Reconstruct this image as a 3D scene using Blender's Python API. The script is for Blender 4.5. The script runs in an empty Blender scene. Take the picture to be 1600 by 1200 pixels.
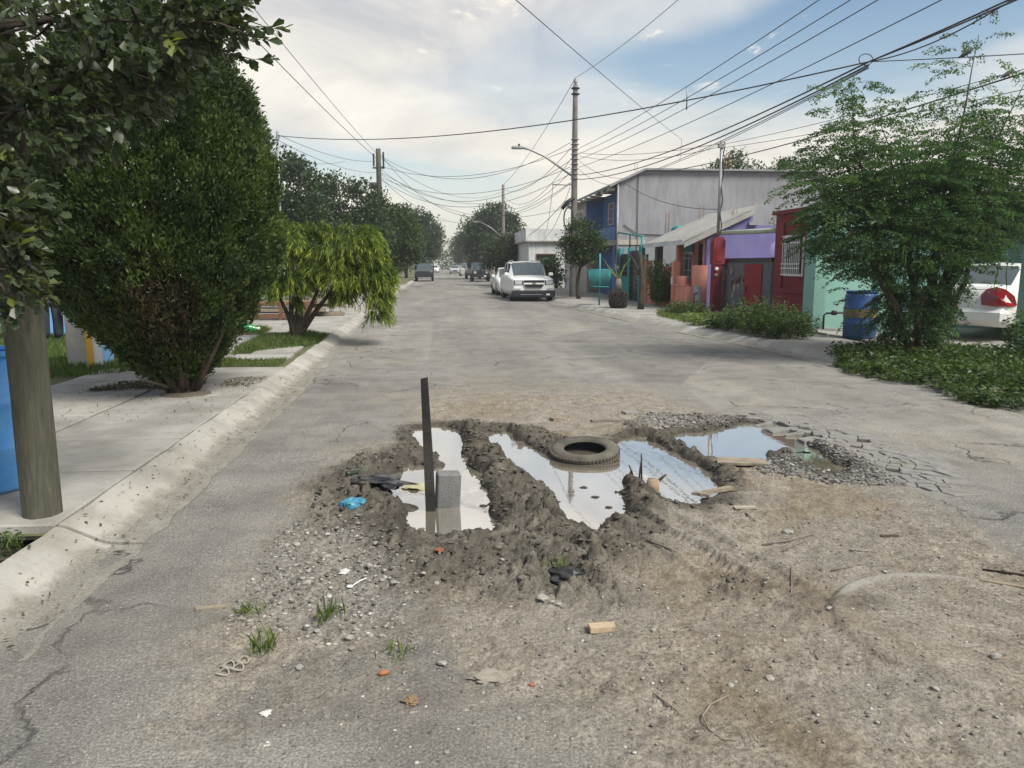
import bpy, bmesh, math, random
import numpy as np
from mathutils import Vector, Matrix

# ------------------------------------------------------------------ camera, sky, sun, exposure
sc = bpy.context.scene
C = sc.collection
R = math.radians
PI = math.pi
cam_d = bpy.data.cameras.new('camera')
cam = bpy.data.objects.new('camera', cam_d)
C.objects.link(cam)
cam.location = (0, 0, 1.65)
cam.rotation_euler = (R(90 - 8.857), 0, R(-5.409))
cam_d.sensor_width = 36
cam_d.lens = 27
cam_d.clip_end = 5000
cam_d.clip_start = 0.05
sc.camera = cam

CLOUD_A, CLOUD_B, CLOUD_C = (5.6, 2.0, 0.0), (11.2, 0.4, 0.0), (12.6, 4.2, 0.0)
SUN_EL, SUN_AZ = 50.0, 138.0          # azimuth from the street direction (+Y), negative = left
w = bpy.data.worlds.new('World'); sc.world = w; w.use_nodes = True
nt = w.node_tree; nt.nodes.clear()
def N(tree, t, **kw):
    n = tree.nodes.new(t)
    for k, v in kw.items(): setattr(n, k, v)
    return n
def L(tree, a, b): tree.links.new(a, b)
wo = N(nt, 'ShaderNodeOutputWorld'); bg = N(nt, 'ShaderNodeBackground'); bg.inputs['Strength'].default_value = 0.1
L(nt, bg.outputs[0], wo.inputs[0])
sky = N(nt, 'ShaderNodeTexSky', sky_type='NISHITA')
sky.sun_disc = False; sky.sun_elevation = R(SUN_EL); sky.sun_rotation = R(SUN_AZ)
sky.air_density = 1.0; sky.dust_density = 1.0; sky.ozone_density = 1.5
tc = N(nt, 'ShaderNodeTexCoord')
sep = N(nt, 'ShaderNodeSeparateXYZ'); L(nt, tc.outputs['Generated'], sep.inputs[0])
def M_(tree, op, a=None, b=None, c=None, clamp=False):
    n = tree.nodes.new('ShaderNodeMath'); n.operation = op; n.use_clamp = clamp
    for i, v in enumerate((a, b, c)):
        if v is None: continue
        if isinstance(v, (int, float)): n.inputs[i].default_value = v
        else: tree.links.new(v, n.inputs[i])
    return n.outputs[0]
def ramp(tree, fac, stops, interp='LINEAR'):
    n = tree.nodes.new('ShaderNodeValToRGB'); cr = n.color_ramp; cr.interpolation = interp
    while len(cr.elements) < len(stops): cr.elements.new(0.5)
    for e, (p, c) in zip(cr.elements, stops):
        e.position = p
        e.color = c if len(c) == 4 else (*c, 1)
    tree.links.new(fac, n.inputs[0]); return n.outputs[0]
def mixc(tree, fac, a, b, blend='MIX'):
    n = tree.nodes.new('ShaderNodeMix'); n.data_type = 'RGBA'; n.blend_type = blend
    if isinstance(fac, (int, float)): n.inputs[0].default_value = fac
    else: tree.links.new(fac, n.inputs[0])
    for i, v in ((6, a), (7, b)):
        if isinstance(v, tuple): n.inputs[i].default_value = v if len(v) == 4 else (*v, 1)
        else: tree.links.new(v, n.inputs[i])
    return n.outputs[2]
zc = M_(nt, 'MAXIMUM', sep.outputs[2], 0.0)
den = M_(nt, 'ADD', zc, 0.10)
px = M_(nt, 'DIVIDE', sep.outputs[0], den); py = M_(nt, 'DIVIDE', sep.outputs[1], den)
comb = N(nt, 'ShaderNodeCombineXYZ'); L(nt, px, comb.inputs[0]); L(nt, py, comb.inputs[1])
def cloud_noise(scale, loc, scl, detail=7, rough=0.5, dist=0.5):
    m_ = N(nt, 'ShaderNodeMapping'); m_.inputs['Location'].default_value = loc; m_.inputs['Scale'].default_value = scl
    n_ = N(nt, 'ShaderNodeTexNoise'); n_.inputs['Scale'].default_value = scale; n_.inputs['Detail'].default_value = detail; n_.inputs['Roughness'].default_value = rough; n_.inputs['Distortion'].default_value = dist
    L(nt, comb.outputs[0], m_.inputs[0]); L(nt, m_.outputs[0], n_.inputs['Vector']); return n_.outputs[0]
# broad veil of high cloud, its ragged sheets, and small puffs
veil = cloud_noise(0.42, CLOUD_A, (1, 0.8, 1), 5, 0.45, 0.4)
shade = cloud_noise(1.1, CLOUD_B, (1, 0.75, 1), 8, 0.58, 1.0)
puffs = cloud_noise(3.0, CLOUD_C, (1.15, 0.75, 1), 10, 0.68, 0.5)
clf = ramp(nt, veil, [(0.40, (0, 0, 0)), (0.47, (0.55, 0.55, 0.55)), (0.55, (1, 1, 1))], 'EASE')
ccol = ramp(nt, shade, [(0.32, (3.5, 3.5, 3.6)), (0.45, (4.9, 4.62, 4.3)), (0.54, (5.5, 5.2, 4.75)), (0.66, (6.5, 6.1, 5.35))])
skyc = mixc(nt, 1.0, sky.outputs[0], (0.60, 0.735, 0.745), 'MULTIPLY')
c1 = mixc(nt, M_(nt, 'MULTIPLY', clf, 0.9), skyc, ccol)
pf = M_(nt, 'MULTIPLY', ramp(nt, puffs, [(0.60, (0, 0, 0)), (0.70, (1, 1, 1))], 'EASE'), 0.7)
c1b = mixc(nt, pf, c1, (6.4, 6.0, 5.2))
# pale warm air low over the horizon
hz = ramp(nt, sep.outputs[2], [(0.0, (1, 1, 1)), (0.07, (0.82, 0.82, 0.82)), (0.17, (0.35, 0.35, 0.35)), (0.30, (0.06, 0.06, 0.06)), (0.5, (0, 0, 0))])
c2 = mixc(nt, M_(nt, 'MULTIPLY', hz, 0.85), c1b, (5.4, 5.05, 4.35))
L(nt, c2, bg.inputs['Color'])

sd = (math.sin(R(SUN_AZ)) * math.cos(R(SUN_EL)), math.cos(R(SUN_AZ)) * math.cos(R(SUN_EL)), math.sin(R(SUN_EL)))
sl = bpy.data.lights.new('sun', 'SUN'); sl.energy = 2.75; sl.angle = R(24); sl.color = (1.0, 0.95, 0.86)
so = bpy.data.objects.new('sun', sl); C.objects.link(so)
so.rotation_euler = Vector(sd).to_track_quat('Z', 'Y').to_euler()
so.location = (-10, 20, 20)
vs = sc.view_settings
vs.view_transform = 'Standard'; vs.look = 'None'; vs.gamma = 1; vs.exposure = 0.86; vs.use_curve_mapping = False
sc.cycles.max_bounces = 6; sc.cycles.transparent_max_bounces = 8
sc.cycles.caustics_reflective = False; sc.cycles.caustics_refractive = False

rng = np.random.default_rng(7)
rnd = random.Random(7)
HAZE = 0.0010

# ------------------------------------------------------------------ helpers
def tag(o, label=None, cat=None, group=None, kind=None):
    if label: o['label'] = label
    if cat: o['category'] = cat
    if group: o['group'] = group
    if kind: o['kind'] = kind
    return o
def empty(name, loc=(0, 0, 0), rz=0.0, label=None, cat=None, group=None):
    o = bpy.data.objects.new(name, None); C.objects.link(o)
    o.location = loc; o.rotation_euler = (0, 0, rz); o.empty_display_size = 0.2
    return tag(o, label, cat, group)
def wloc(o):
    v = Vector((0, 0, 0))
    while o is not None:
        v += o.location; o = o.parent
    return v
def link(name, me, parent=None, mat=None):
    o = bpy.data.objects.new(name, me); C.objects.link(o)
    if parent is not None: o.parent = parent
    if mat is not None: me.materials.append(mat)
    return o
def npmesh(name, V, F, mat=None, parent=None, smooth=False, attrs=None, off=None):
    """V (n,3), F (m,k) array of equal-sided faces, or list of such arrays"""
    me = bpy.data.meshes.new(name)
    V = np.asarray(V, dtype=np.float32)
    if off is not None: V = V - np.asarray(off, dtype=np.float32)
    if not isinstance(F, list): F = [F]
    F = [np.asarray(f, dtype=np.int32) for f in F if len(f)]
    me.vertices.add(len(V)); me.vertices.foreach_set('co', V.ravel())
    nl = sum(f.size for f in F); nf = sum(len(f) for f in F)
    me.loops.add(nl); me.polygons.add(nf)
    me.loops.foreach_set('vertex_index', np.concatenate([f.ravel() for f in F]))
    st = []; b = 0
    for f in F:
        st.append(b + np.arange(len(f)) * f.shape[1]); b += f.size
    me.polygons.foreach_set('loop_start', np.concatenate(st).astype(np.int32))
    if smooth: me.polygons.foreach_set('use_smooth', np.ones(nf, dtype=bool))
    for k, a in (attrs or {}).items():
        at = me.attributes.new(k, 'FLOAT', 'POINT'); at.data.foreach_set('value', np.asarray(a, dtype=np.float32))
    me.update(calc_edges=True); me.validate()
    return link(name, me, parent, mat)
class MB:
    """collects shapes, then build() links them as ONE mesh object"""
    def __init__(s): s.v = []; s.f = []; s.sm = []
    def add(s, V, F, smooth=False):
        b = len(s.v); s.v += [tuple(p) for p in V]; s.f += [tuple(i + b for i in f) for f in F]; s.sm += [smooth] * len(F); return s
    def box(s, x0, x1, y0, y1, z0, z1, bev=0.0, rot=None):
        if bev <= 0:
            V = [(x, y, z) for z in (z0, z1) for y in (y0, y1) for x in (x0, x1)]
            F = [(0, 2, 3, 1), (4, 5, 7, 6), (0, 1, 5, 4), (2, 6, 7, 3), (0, 4, 6, 2), (1, 3, 7, 5)]
        else:
            bm = bmesh.new(); bmesh.ops.create_cube(bm, size=1)
            for v in bm.verts:
                v.co = Vector(((x0 + x1) / 2 + v.co.x * (x1 - x0), (y0 + y1) / 2 + v.co.y * (y1 - y0), (z0 + z1) / 2 + v.co.z * (z1 - z0)))
            bmesh.ops.bevel(bm, geom=bm.edges[:], offset=bev, segments=1, affect='EDGES')
            bm.verts.index_update()
            V = [v.co.copy() for v in bm.verts]; F = [[v.index for v in f.verts] for f in bm.faces]; bm.free()
        if rot is not None:
            c = Vector(((x0 + x1) / 2, (y0 + y1) / 2, (z0 + z1) / 2)); V = [c + rot @ (Vector(p) - c) for p in V]
        return s.add(V, F)
    def prism(s, poly, a0, a1, axis='x'):
        """2-D polygon extruded along an axis"""
        n = len(poly)
        def P(p, a): return {'x': (a, p[0], p[1]), 'y': (p[0], a, p[1]), 'z': (p[0], p[1], a)}[axis]
        V = [P(p, a0) for p in poly] + [P(p, a1) for p in poly]
        F = [tuple(range(n))[::-1], tuple(range(n, 2 * n))] + [(i, (i + 1) % n, (i + 1) % n + n, i + n) for i in range(n)]
        return s.add(V, F)
    def tube(s, pts, rad, seg=8, cap=True, smooth=True):
        pts = [Vector(p) for p in pts]; n = len(pts)
        if not hasattr(rad, '__len__'): rad = [rad] * n
        V = []; F = []; prev = None
        for i, p in enumerate(pts):
            t = (pts[min(i + 1, n - 1)] - pts[max(i - 1, 0)])
            t = t.normalized() if t.length > 1e-9 else Vector((0, 0, 1))
            if prev is None:
                a = Vector((0, 0, 1)) if abs(t.z) < 0.9 else Vector((1, 0, 0))
                u = t.cross(a).normalized()
            else:
                u = (prev - t * prev.dot(t)); u = u.normalized() if u.length > 1e-6 else t.orthogonal().normalized()
            prev = u; v = t.cross(u)
            for k in range(seg):
                a = 2 * PI * k / seg; V.append(p + (u * math.cos(a) + v * math.sin(a)) * rad[i])
        for i in range(n - 1):
            for k in range(seg):
                F.append((i * seg + k, i * seg + (k + 1) % seg, (i + 1) * seg + (k + 1) % seg, (i + 1) * seg + k))
        if cap:
            F.append(tuple(range(seg))[::-1]); F.append(tuple((n - 1) * seg + k for k in range(seg)))
        return s.add(V, F, smooth)
    def lathe(s, prof, c=(0, 0, 0), seg=24, axis='z', close=False, smooth=True):
        V = []; F = []; n = len(prof)
        for k in range(seg):
            a = 2 * PI * k / seg
            for (r, h) in prof:
                p = {'z': (r * math.cos(a), r * math.sin(a), h), 'x': (h, r * math.cos(a), r * math.sin(a)), 'y': (r * math.sin(a), h, r * math.cos(a))}[axis]
                V.append((p[0] + c[0], p[1] + c[1], p[2] + c[2]))
        m = n if close else n - 1
        for k in range(seg):
            k2 = (k + 1) % seg
            for i in range(m):
                j = (i + 1) % n
                F.append((k * n + i, k2 * n + i, k2 * n + j, k * n + j))
        return s.add(V, F, smooth)
    def quad(s, a, b, c, d): return s.add([a, b, c, d], [(0, 1, 2, 3)])
    def build(s, name, mat, parent=None, local=False):
        me = bpy.data.meshes.new(name)
        V = s.v
        if parent is not None and not local:
            o = wloc(parent); V = [(p[0] - o.x, p[1] - o.y, p[2] - o.z) for p in V]
        me.from_pydata([tuple(p) for p in V], [], s.f)
        me.polygons.foreach_set('use_smooth', s.sm); me.update()
        return link(name, me, parent, mat)
def box(name, mat, parent, *a, bev=0.0, local=False, rot=None): return MB().box(*a, bev=bev, rot=rot).build(name, mat, parent, local)
def kids(o): return [c for c in bpy.data.objects if c.parent == o]
def copy_tree(o, parent=None, cache={}):
    c = o.copy(); C.objects.link(c); c.parent = parent
    for ch in list(o.children): copy_tree(ch, c)
    return c

# ------------------------------------------------------------------ materials
def srgb(r, g, b):
    f = lambda c: (c / 255 / 12.92) if c / 255 <= 0.04045 else ((c / 255 + 0.055) / 1.055) ** 2.4
    return (f(r), f(g), f(b))
def newmat(name):
    m = bpy.data.materials.new(name); m.use_nodes = True; t = m.node_tree; t.nodes.clear()
    o = N(t, 'ShaderNodeOutputMaterial'); p = N(t, 'ShaderNodeBsdfPrincipled'); L(t, p.outputs[0], o.inputs[0])
    return m, t, p, o
def noise(t, scale, detail=4, vec=None, rough=0.55, dist=0.0):
    n = N(t, 'ShaderNodeTexNoise'); n.inputs['Scale'].default_value = scale; n.inputs['Detail'].default_value = detail
    n.inputs['Roughness'].default_value = rough; n.inputs['Distortion'].default_value = dist
    if vec is not None: L(t, vec, n.inputs['Vector'])
    return n.outputs[0]
def mat(name, col, rough=0.8, var=0.25, scale=1.5, fine=18, bump=0.15, bscale=60, metallic=0.0, dirt=None, dirt_amt=0.35, streak=False, spec=0.4):
    """painted / weathered surface: two scales of colour variation, stains, fine relief"""
    m, t, p, o = newmat(name)
    g = N(t, 'ShaderNodeNewGeometry'); pos = g.outputs['Position']
    a = noise(t, scale, 5, pos); b = noise(t, fine, 4, pos)
    c = (*col, 1)
    dk = tuple(max(0, x * (1 - var)) for x in col); lt = tuple(min(1, x * (1 + var * 0.7)) for x in col)
    base = ramp(t, a, [(0.25, dk), (0.5, col), (0.75, lt)])
    fm = M_(t, 'MULTIPLY_ADD', b, var * 0.9, 1 - var * 0.45)
    rgb = N(t, 'ShaderNodeCombineColor'); [L(t, fm, rgb.inputs[i]) for i in range(3)]
    base = mixc(t, 1.0, base, rgb.outputs[0], 'MULTIPLY')
    if dirt is not None:
        mpn = N(t, 'ShaderNodeMapping'); mpn.inputs['Scale'].default_value = (1.8, 1.8, 0.35) if streak else (1, 1, 1); L(t, pos, mpn.inputs[0])
        d = noise(t, 1.9, 7, mpn.outputs[0], 0.65)
        df = ramp(t, d, [(0.46, (0, 0, 0)), (0.68, (1, 1, 1))])
        base = mixc(t, M_(t, 'MULTIPLY', df, dirt_amt), base, dirt)
    L(t, base, p.inputs['Base Color'])
    rr = M_(t, 'MULTIPLY_ADD', b, 0.25, rough - 0.12, clamp=True); L(t, rr, p.inputs['Roughness'])
    p.inputs['Metallic'].default_value = metallic; p.inputs['Specular IOR Level'].default_value = spec
    if bump > 0:
        bn = N(t, 'ShaderNodeBump'); bn.inputs['Strength'].default_value = bump; bn.inputs['Distance'].default_value = 0.02
        L(t, noise(t, bscale, 5, pos, 0.6), bn.inputs['Height']); L(t, bn.outputs[0], p.inputs['Normal'])
    return m
def leafmat(name, dark, light, trans=0.35, rough=0.5, spec=0.4, alt=None, back=None):
    """foliage: colour by the per-leaf attribute tint, some light passes through"""
    m, t, p, o = newmat(name)
    at = N(t, 'ShaderNodeAttribute', attribute_name='tint')
    st = [(0.0, dark), (0.6, tuple((a + b) / 2 for a, b in zip(dark, light))), (0.9, light)]
    if alt: st.append((1.0, alt))
    col = ramp(t, at.outputs['Fac'], st)
    if back is not None:
        g = N(t, 'ShaderNodeNewGeometry'); col = mixc(t, M_(t, 'MULTIPLY', g.outputs['Backfacing'], 0.7), col, back)
    L(t, col, p.inputs['Base Color']); p.inputs['Roughness'].default_value = rough; p.inputs['Specular IOR Level'].default_value = spec
    tr = N(t, 'ShaderNodeBsdfTranslucent'); tcol = mixc(t, 1.0, col, (1.5, 1.7, 0.7), 'MULTIPLY'); L(t, tcol, tr.inputs[0])
    mx = N(t, 'ShaderNodeMixShader'); mx.inputs[0].default_value = trans
    L(t, p.outputs[0], mx.inputs[1]); L(t, tr.outputs[0], mx.inputs[2]); L(t, mx.outputs[0], o.inputs[0])
    return m
def simple(name, col, rough=0.5, metallic=0.0, spec=0.5, coat=0.0):
    m, t, p, o = newmat(name)
    g = N(t, 'ShaderNodeNewGeometry')
    b = noise(t, 25, 4, g.outputs['Position'])
    L(t, mixc(t, M_(t, 'MULTIPLY', b, 0.35), (*col, 1), tuple(c * 0.72 for c in col)), p.inputs['Base Color'])
    L(t, M_(t, 'MULTIPLY_ADD', b, 0.2, rough - 0.1, clamp=True), p.inputs['Roughness'])
    p.inputs['Metallic'].default_value = metallic; p.inputs['Specular IOR Level'].default_value = spec; p.inputs['Coat Weight'].default_value = coat
    return m
MT = {}
MT['concrete'] = mat('concrete', (0.32, 0.305, 0.275), 0.9, 0.32, 1.7, 30, 0.35, 90, dirt=(0.2, 0.18, 0.15), dirt_amt=0.7)
def kerb_material():
    m = mat('kerb_concrete', (0.36, 0.345, 0.31), 0.9, 0.3, 1.6, 35, 0.4, 80, dirt=(0.2, 0.18, 0.14), dirt_amt=0.65)
    t = m.node_tree; p = next(n for n in t.nodes if n.type == 'BSDF_PRINCIPLED'); src = p.inputs['Base Color'].links[0].from_socket
    g = N(t, 'ShaderNodeNewGeometry'); sx = N(t, 'ShaderNodeSeparateXYZ'); L(t, g.outputs['Position'], sx.inputs[0])
    # silt washed into the gutter
    lv = M_(t, 'MULTIPLY_ADD', noise(t, 5, 6, g.outputs['Position'], 0.7), 0.16, sx.outputs[2])
    f = ramp(t, lv, [(0.085, (0.85, 0.85, 0.85)), (0.105, (0.5, 0.5, 0.5)), (0.125, (0, 0, 0))])
    silt = ramp(t, noise(t, 60, 4, g.outputs['Position'], 0.7), [(0.3, (0.11, 0.098, 0.078)), (0.5, (0.2, 0.185, 0.155)), (0.7, (0.3, 0.28, 0.24))])
    L(t, mixc(t, f, src, silt), p.inputs['Base Color']); return m
MT['kerb'] = kerb_material()
MT['soil'] = mat('soil', (0.13, 0.11, 0.085), 0.95, 0.4, 2.5, 30, 0.6, 45, dirt=(0.08, 0.09, 0.04), dirt_amt=0.6)
MT['lawn'] = mat('lawn_soil', (0.11, 0.115, 0.05), 0.95, 0.4, 2.0, 30, 0.6, 45, dirt=(0.2, 0.17, 0.12), dirt_amt=0.6)
MT['ground'] = mat('ground', (0.16, 0.15, 0.12), 0.95, 0.3, 0.2, 3, 0.2, 20)
MT['bark'] = mat('bark', (0.065, 0.05, 0.038), 0.95, 0.45, 6, 50, 0.8, 40)
MT['bark_pale'] = mat('bark_pale', (0.2, 0.17, 0.14), 0.95, 0.4, 6, 50, 0.7, 40)
MT['metal'] = mat('galvanised', (0.32, 0.33, 0.34), 0.5, 0.2, 4, 30, 0.1, 60, metallic=0.6, dirt=(0.2, 0.13, 0.09))
MT['black_metal'] = mat('black_metal', (0.025, 0.026, 0.028), 0.5, 0.3, 6, 40, 0.1, 60)
MT['white_metal'] = mat('white_metal', (0.72, 0.7, 0.66), 0.5, 0.1, 6, 40, 0.05, 60)
MT['wire'] = simple('wire_rubber', (0.035, 0.036, 0.04), 0.6)
# ------------------------------------------------------------------ lattice noise (numpy)
def _h(ix, iy, s):
    n = (ix.astype(np.int64) * 374761393 + iy.astype(np.int64) * 668265263 + s * 974634533) & 0x7fffffff
    n = ((n ^ (n >> 13)) * 1274126177) & 0x7fffffff
    n = (n ^ (n >> 16)) & 0x7fffffff
    return n / 0x7fffffff
def vn(x, y, s=0):
    ix = np.floor(x); iy = np.floor(y); fx = x - ix; fy = y - iy
    fx = fx * fx * (3 - 2 * fx); fy = fy * fy * (3 - 2 * fy)
    a = _h(ix, iy, s); b = _h(ix + 1, iy, s); c = _h(ix, iy + 1, s); d = _h(ix + 1, iy + 1, s)
    return (a * (1 - fx) + b * fx) * (1 - fy) + (c * (1 - fx) + d * fx) * fy
def fbm(x, y, f, o=4, s=0, g=0.5):
    r = 0; a = 1; t = 0
    for k in range(o):
        r = r + a * vn(x * f + 17.3 * k, y * f + 9.1 * k, s + k); t += a; a *= g; f *= 2.03
    return r / t
def worley(x, y, f, s=0):
    x = x * f; y = y * f; ix = np.floor(x); iy = np.floor(y)
    d1 = np.full(x.shape, 9.0); d2 = np.full(x.shape, 9.0); idv = np.zeros(x.shape)
    for i in (-1, 0, 1):
        for j in (-1, 0, 1):
            cx = ix + i; cy = iy + j
            dx = cx + _h(cx, cy, s) - x; dy = cy + _h(cx, cy, s + 50) - y
            d = np.sqrt(dx * dx + dy * dy)
            n = d < d1
            d2 = np.where(n, d1, np.minimum(d2, d)); idv = np.where(n, _h(cx, cy, s + 99), idv); d1 = np.where(n, d, d1)
    return d1, d2, idv
def sstep(a, b, x):
    t = np.clip((x - a) / (b - a), 0, 1); return t * t * (3 - 2 * t)
def sdpoly(x, y, P):
    """signed distance, negative inside"""
    d = np.full(x.shape, 1e9); ins = np.zeros(x.shape, dtype=bool); n = len(P)
    for i in range(n):
        ax, ay = P[i]; bx, by = P[(i + 1) % n]; ex, ey = bx - ax, by - ay
        t = np.clip(((x - ax) * ex + (y - ay) * ey) / (ex * ex + ey * ey), 0, 1)
        d = np.minimum(d, np.hypot(x - ax - t * ex, y - ay - t * ey))
        c = ((ay > y) != (by > y)); xx = (bx - ax) * (y - ay) / (by - ay if by != ay else 1e-9) + ax
        ins ^= c & (x < xx)
    return np.where(ins, -d, d)
def dpath(x, y, P):
    d = np.full(x.shape, 1e9); s = np.zeros(x.shape); acc = 0.0
    for (ax, ay), (bx, by) in zip(P[:-1], P[1:]):
        ex, ey = bx - ax, by - ay; l = math.hypot(ex, ey)
        t = np.clip(((x - ax) * ex + (y - ay) * ey) / (l * l), 0, 1)
        dd = np.hypot(x - ax - t * ex, y - ay - t * ey); m = dd < d
        d = np.where(m, dd, d); s = np.where(m, acc + t * l, s); acc += l
    return d, s

# ------------------------------------------------------------------ plan of the broken street (metres, camera stands at 0,0)
PUD = {
 'A': [(-0.27,7.76),(0.0,7.96),(0.17,7.84),(0.2,7.08),(0.25,6.46),(0.3,6.04),(0.34,5.58),(0.37,5.26),(0.35,4.91),(0.31,4.62),(0.18,4.72),(0.14,4.71),(-0.08,4.58),(-0.24,4.58),(-0.21,4.83),(-0.25,5.1),(-0.23,5.24),(-0.36,5.4),(-0.46,5.79),(-0.42,6.1),(-0.24,6.38),(-0.05,6.28),(0.02,6.55),(-0.14,6.85),(-0.25,7.25)],
 'S': [(0.26,6.7),(0.48,6.48),(0.46,6.30),(0.28,6.40)],
 'B': [(0.39,7.57),(0.66,7.67),(0.77,7.16),(0.86,6.88),(1.0,6.6),(1.15,6.99),(1.63,6.94),(1.87,7.31),(2.0,7.18),(2.09,6.64),(2.15,6.28),(2.15,5.81),(2.08,5.42),(1.95,5.18),(1.86,5.2),(1.7,5.01),(1.56,5.38),(1.48,5.74),(1.3,5.32),(1.19,4.89),(0.98,4.59),(0.89,4.73),(0.79,5.07),(0.79,5.54),(0.72,6.0),(0.6,6.32),(0.5,6.79),(0.41,7.33)],
 'C': [(2.19,7.16),(2.45,7.38),(2.88,7.46),(3.2,7.85),(3.5,7.7),(3.54,7.0),(3.34,6.45),(3.07,6.55),(2.66,6.13),(2.31,6.34),(2.26,6.63)],
 'D': [(3.02,6.47),(3.31,6.55),(3.36,6.24),(3.33,5.86),(3.15,5.77),(3.04,5.92)]}
WATER = -0.035
DIRT = [(-0.93,2.66),(-1.02,3.37),(-1.07,4.0),(-1.04,4.7),(-1.0,5.7),(-0.92,6.93),(-0.32,7.08),(-0.36,8.75),(-0.2,10.2),(1.0,11.5),(2.6,10.4),(3.0,8.4),(3.42,7.6),(3.45,6.6),(3.4,5.5),(3.45,4.7),(3.22,4.0),(3.25,3.6),(4.2,1.0),(4.2,-1.0),(0.9,-1.0),(0.6,2.62),(0.0,2.66)]
RIDGES = [  # path, height, half width
 ([(0.24,7.75),(0.34,6.75),(0.42,6.2),(0.52,5.7),(0.6,5.2),(0.66,4.8),(0.75,4.4)], 0.066, 0.15),
 ([(0.55,5.35),(0.62,4.85),(0.72,4.35),(0.95,4.15)], 0.04, 0.17),
 ([(-0.28,6.75),(-0.5,6.4),(-0.66,5.9),(-0.58,5.4),(-0.36,5.05),(-0.33,4.65)], 0.055, 0.16),
 ([(-0.30,5.62),(-0.48,5.52),(-0.62,5.7)], 0.035, 0.11),
 ([(-0.32,4.5),(-0.1,4.28),(0.2,4.3),(0.45,4.34),(0.62,4.25)], 0.04, 0.14),
 ([(-0.2,4.15),(0.05,4.0),(0.25,3.9)], 0.025, 0.12),
 ([(1.98,7.6),(2.1,6.95),(2.2,6.4),(2.22,6.0),(2.25,5.5)], 0.045, 0.075),
 ([(1.47,5.72),(1.33,5.3),(1.22,4.9),(1.06,4.55),(1.25,4.55),(1.45,4.95)], 0.05, 0.1),
 ([(0.8,7.55),(1.0,7.1),(1.02,6.85)], 0.055, 0.13),
 ([(0.72,3.98),(0.85,3.9),(0.8,3.75)], 0.03, 0.1),
 ([(-0.05,4.05),(0.3,4.05),(0.7,4.1),(1.0,4.3)], 0.035, 0.24),
 ([(-0.75,6.2),(-0.85,5.7),(-0.7,5.2),(-0.55,4.8)], 0.03, 0.16),
 ([(0.25,3.7),(0.5,3.72),(0.8,3.6)], 0.022, 0.16),
 ([(1.45,3.72),(1.75,3.5),(2.05,3.38)], 0.02, 0.08),
 ([(1.4,3.55),(1.6,3.42),(1.75,3.3)], 0.014, 0.06),
]
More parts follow.
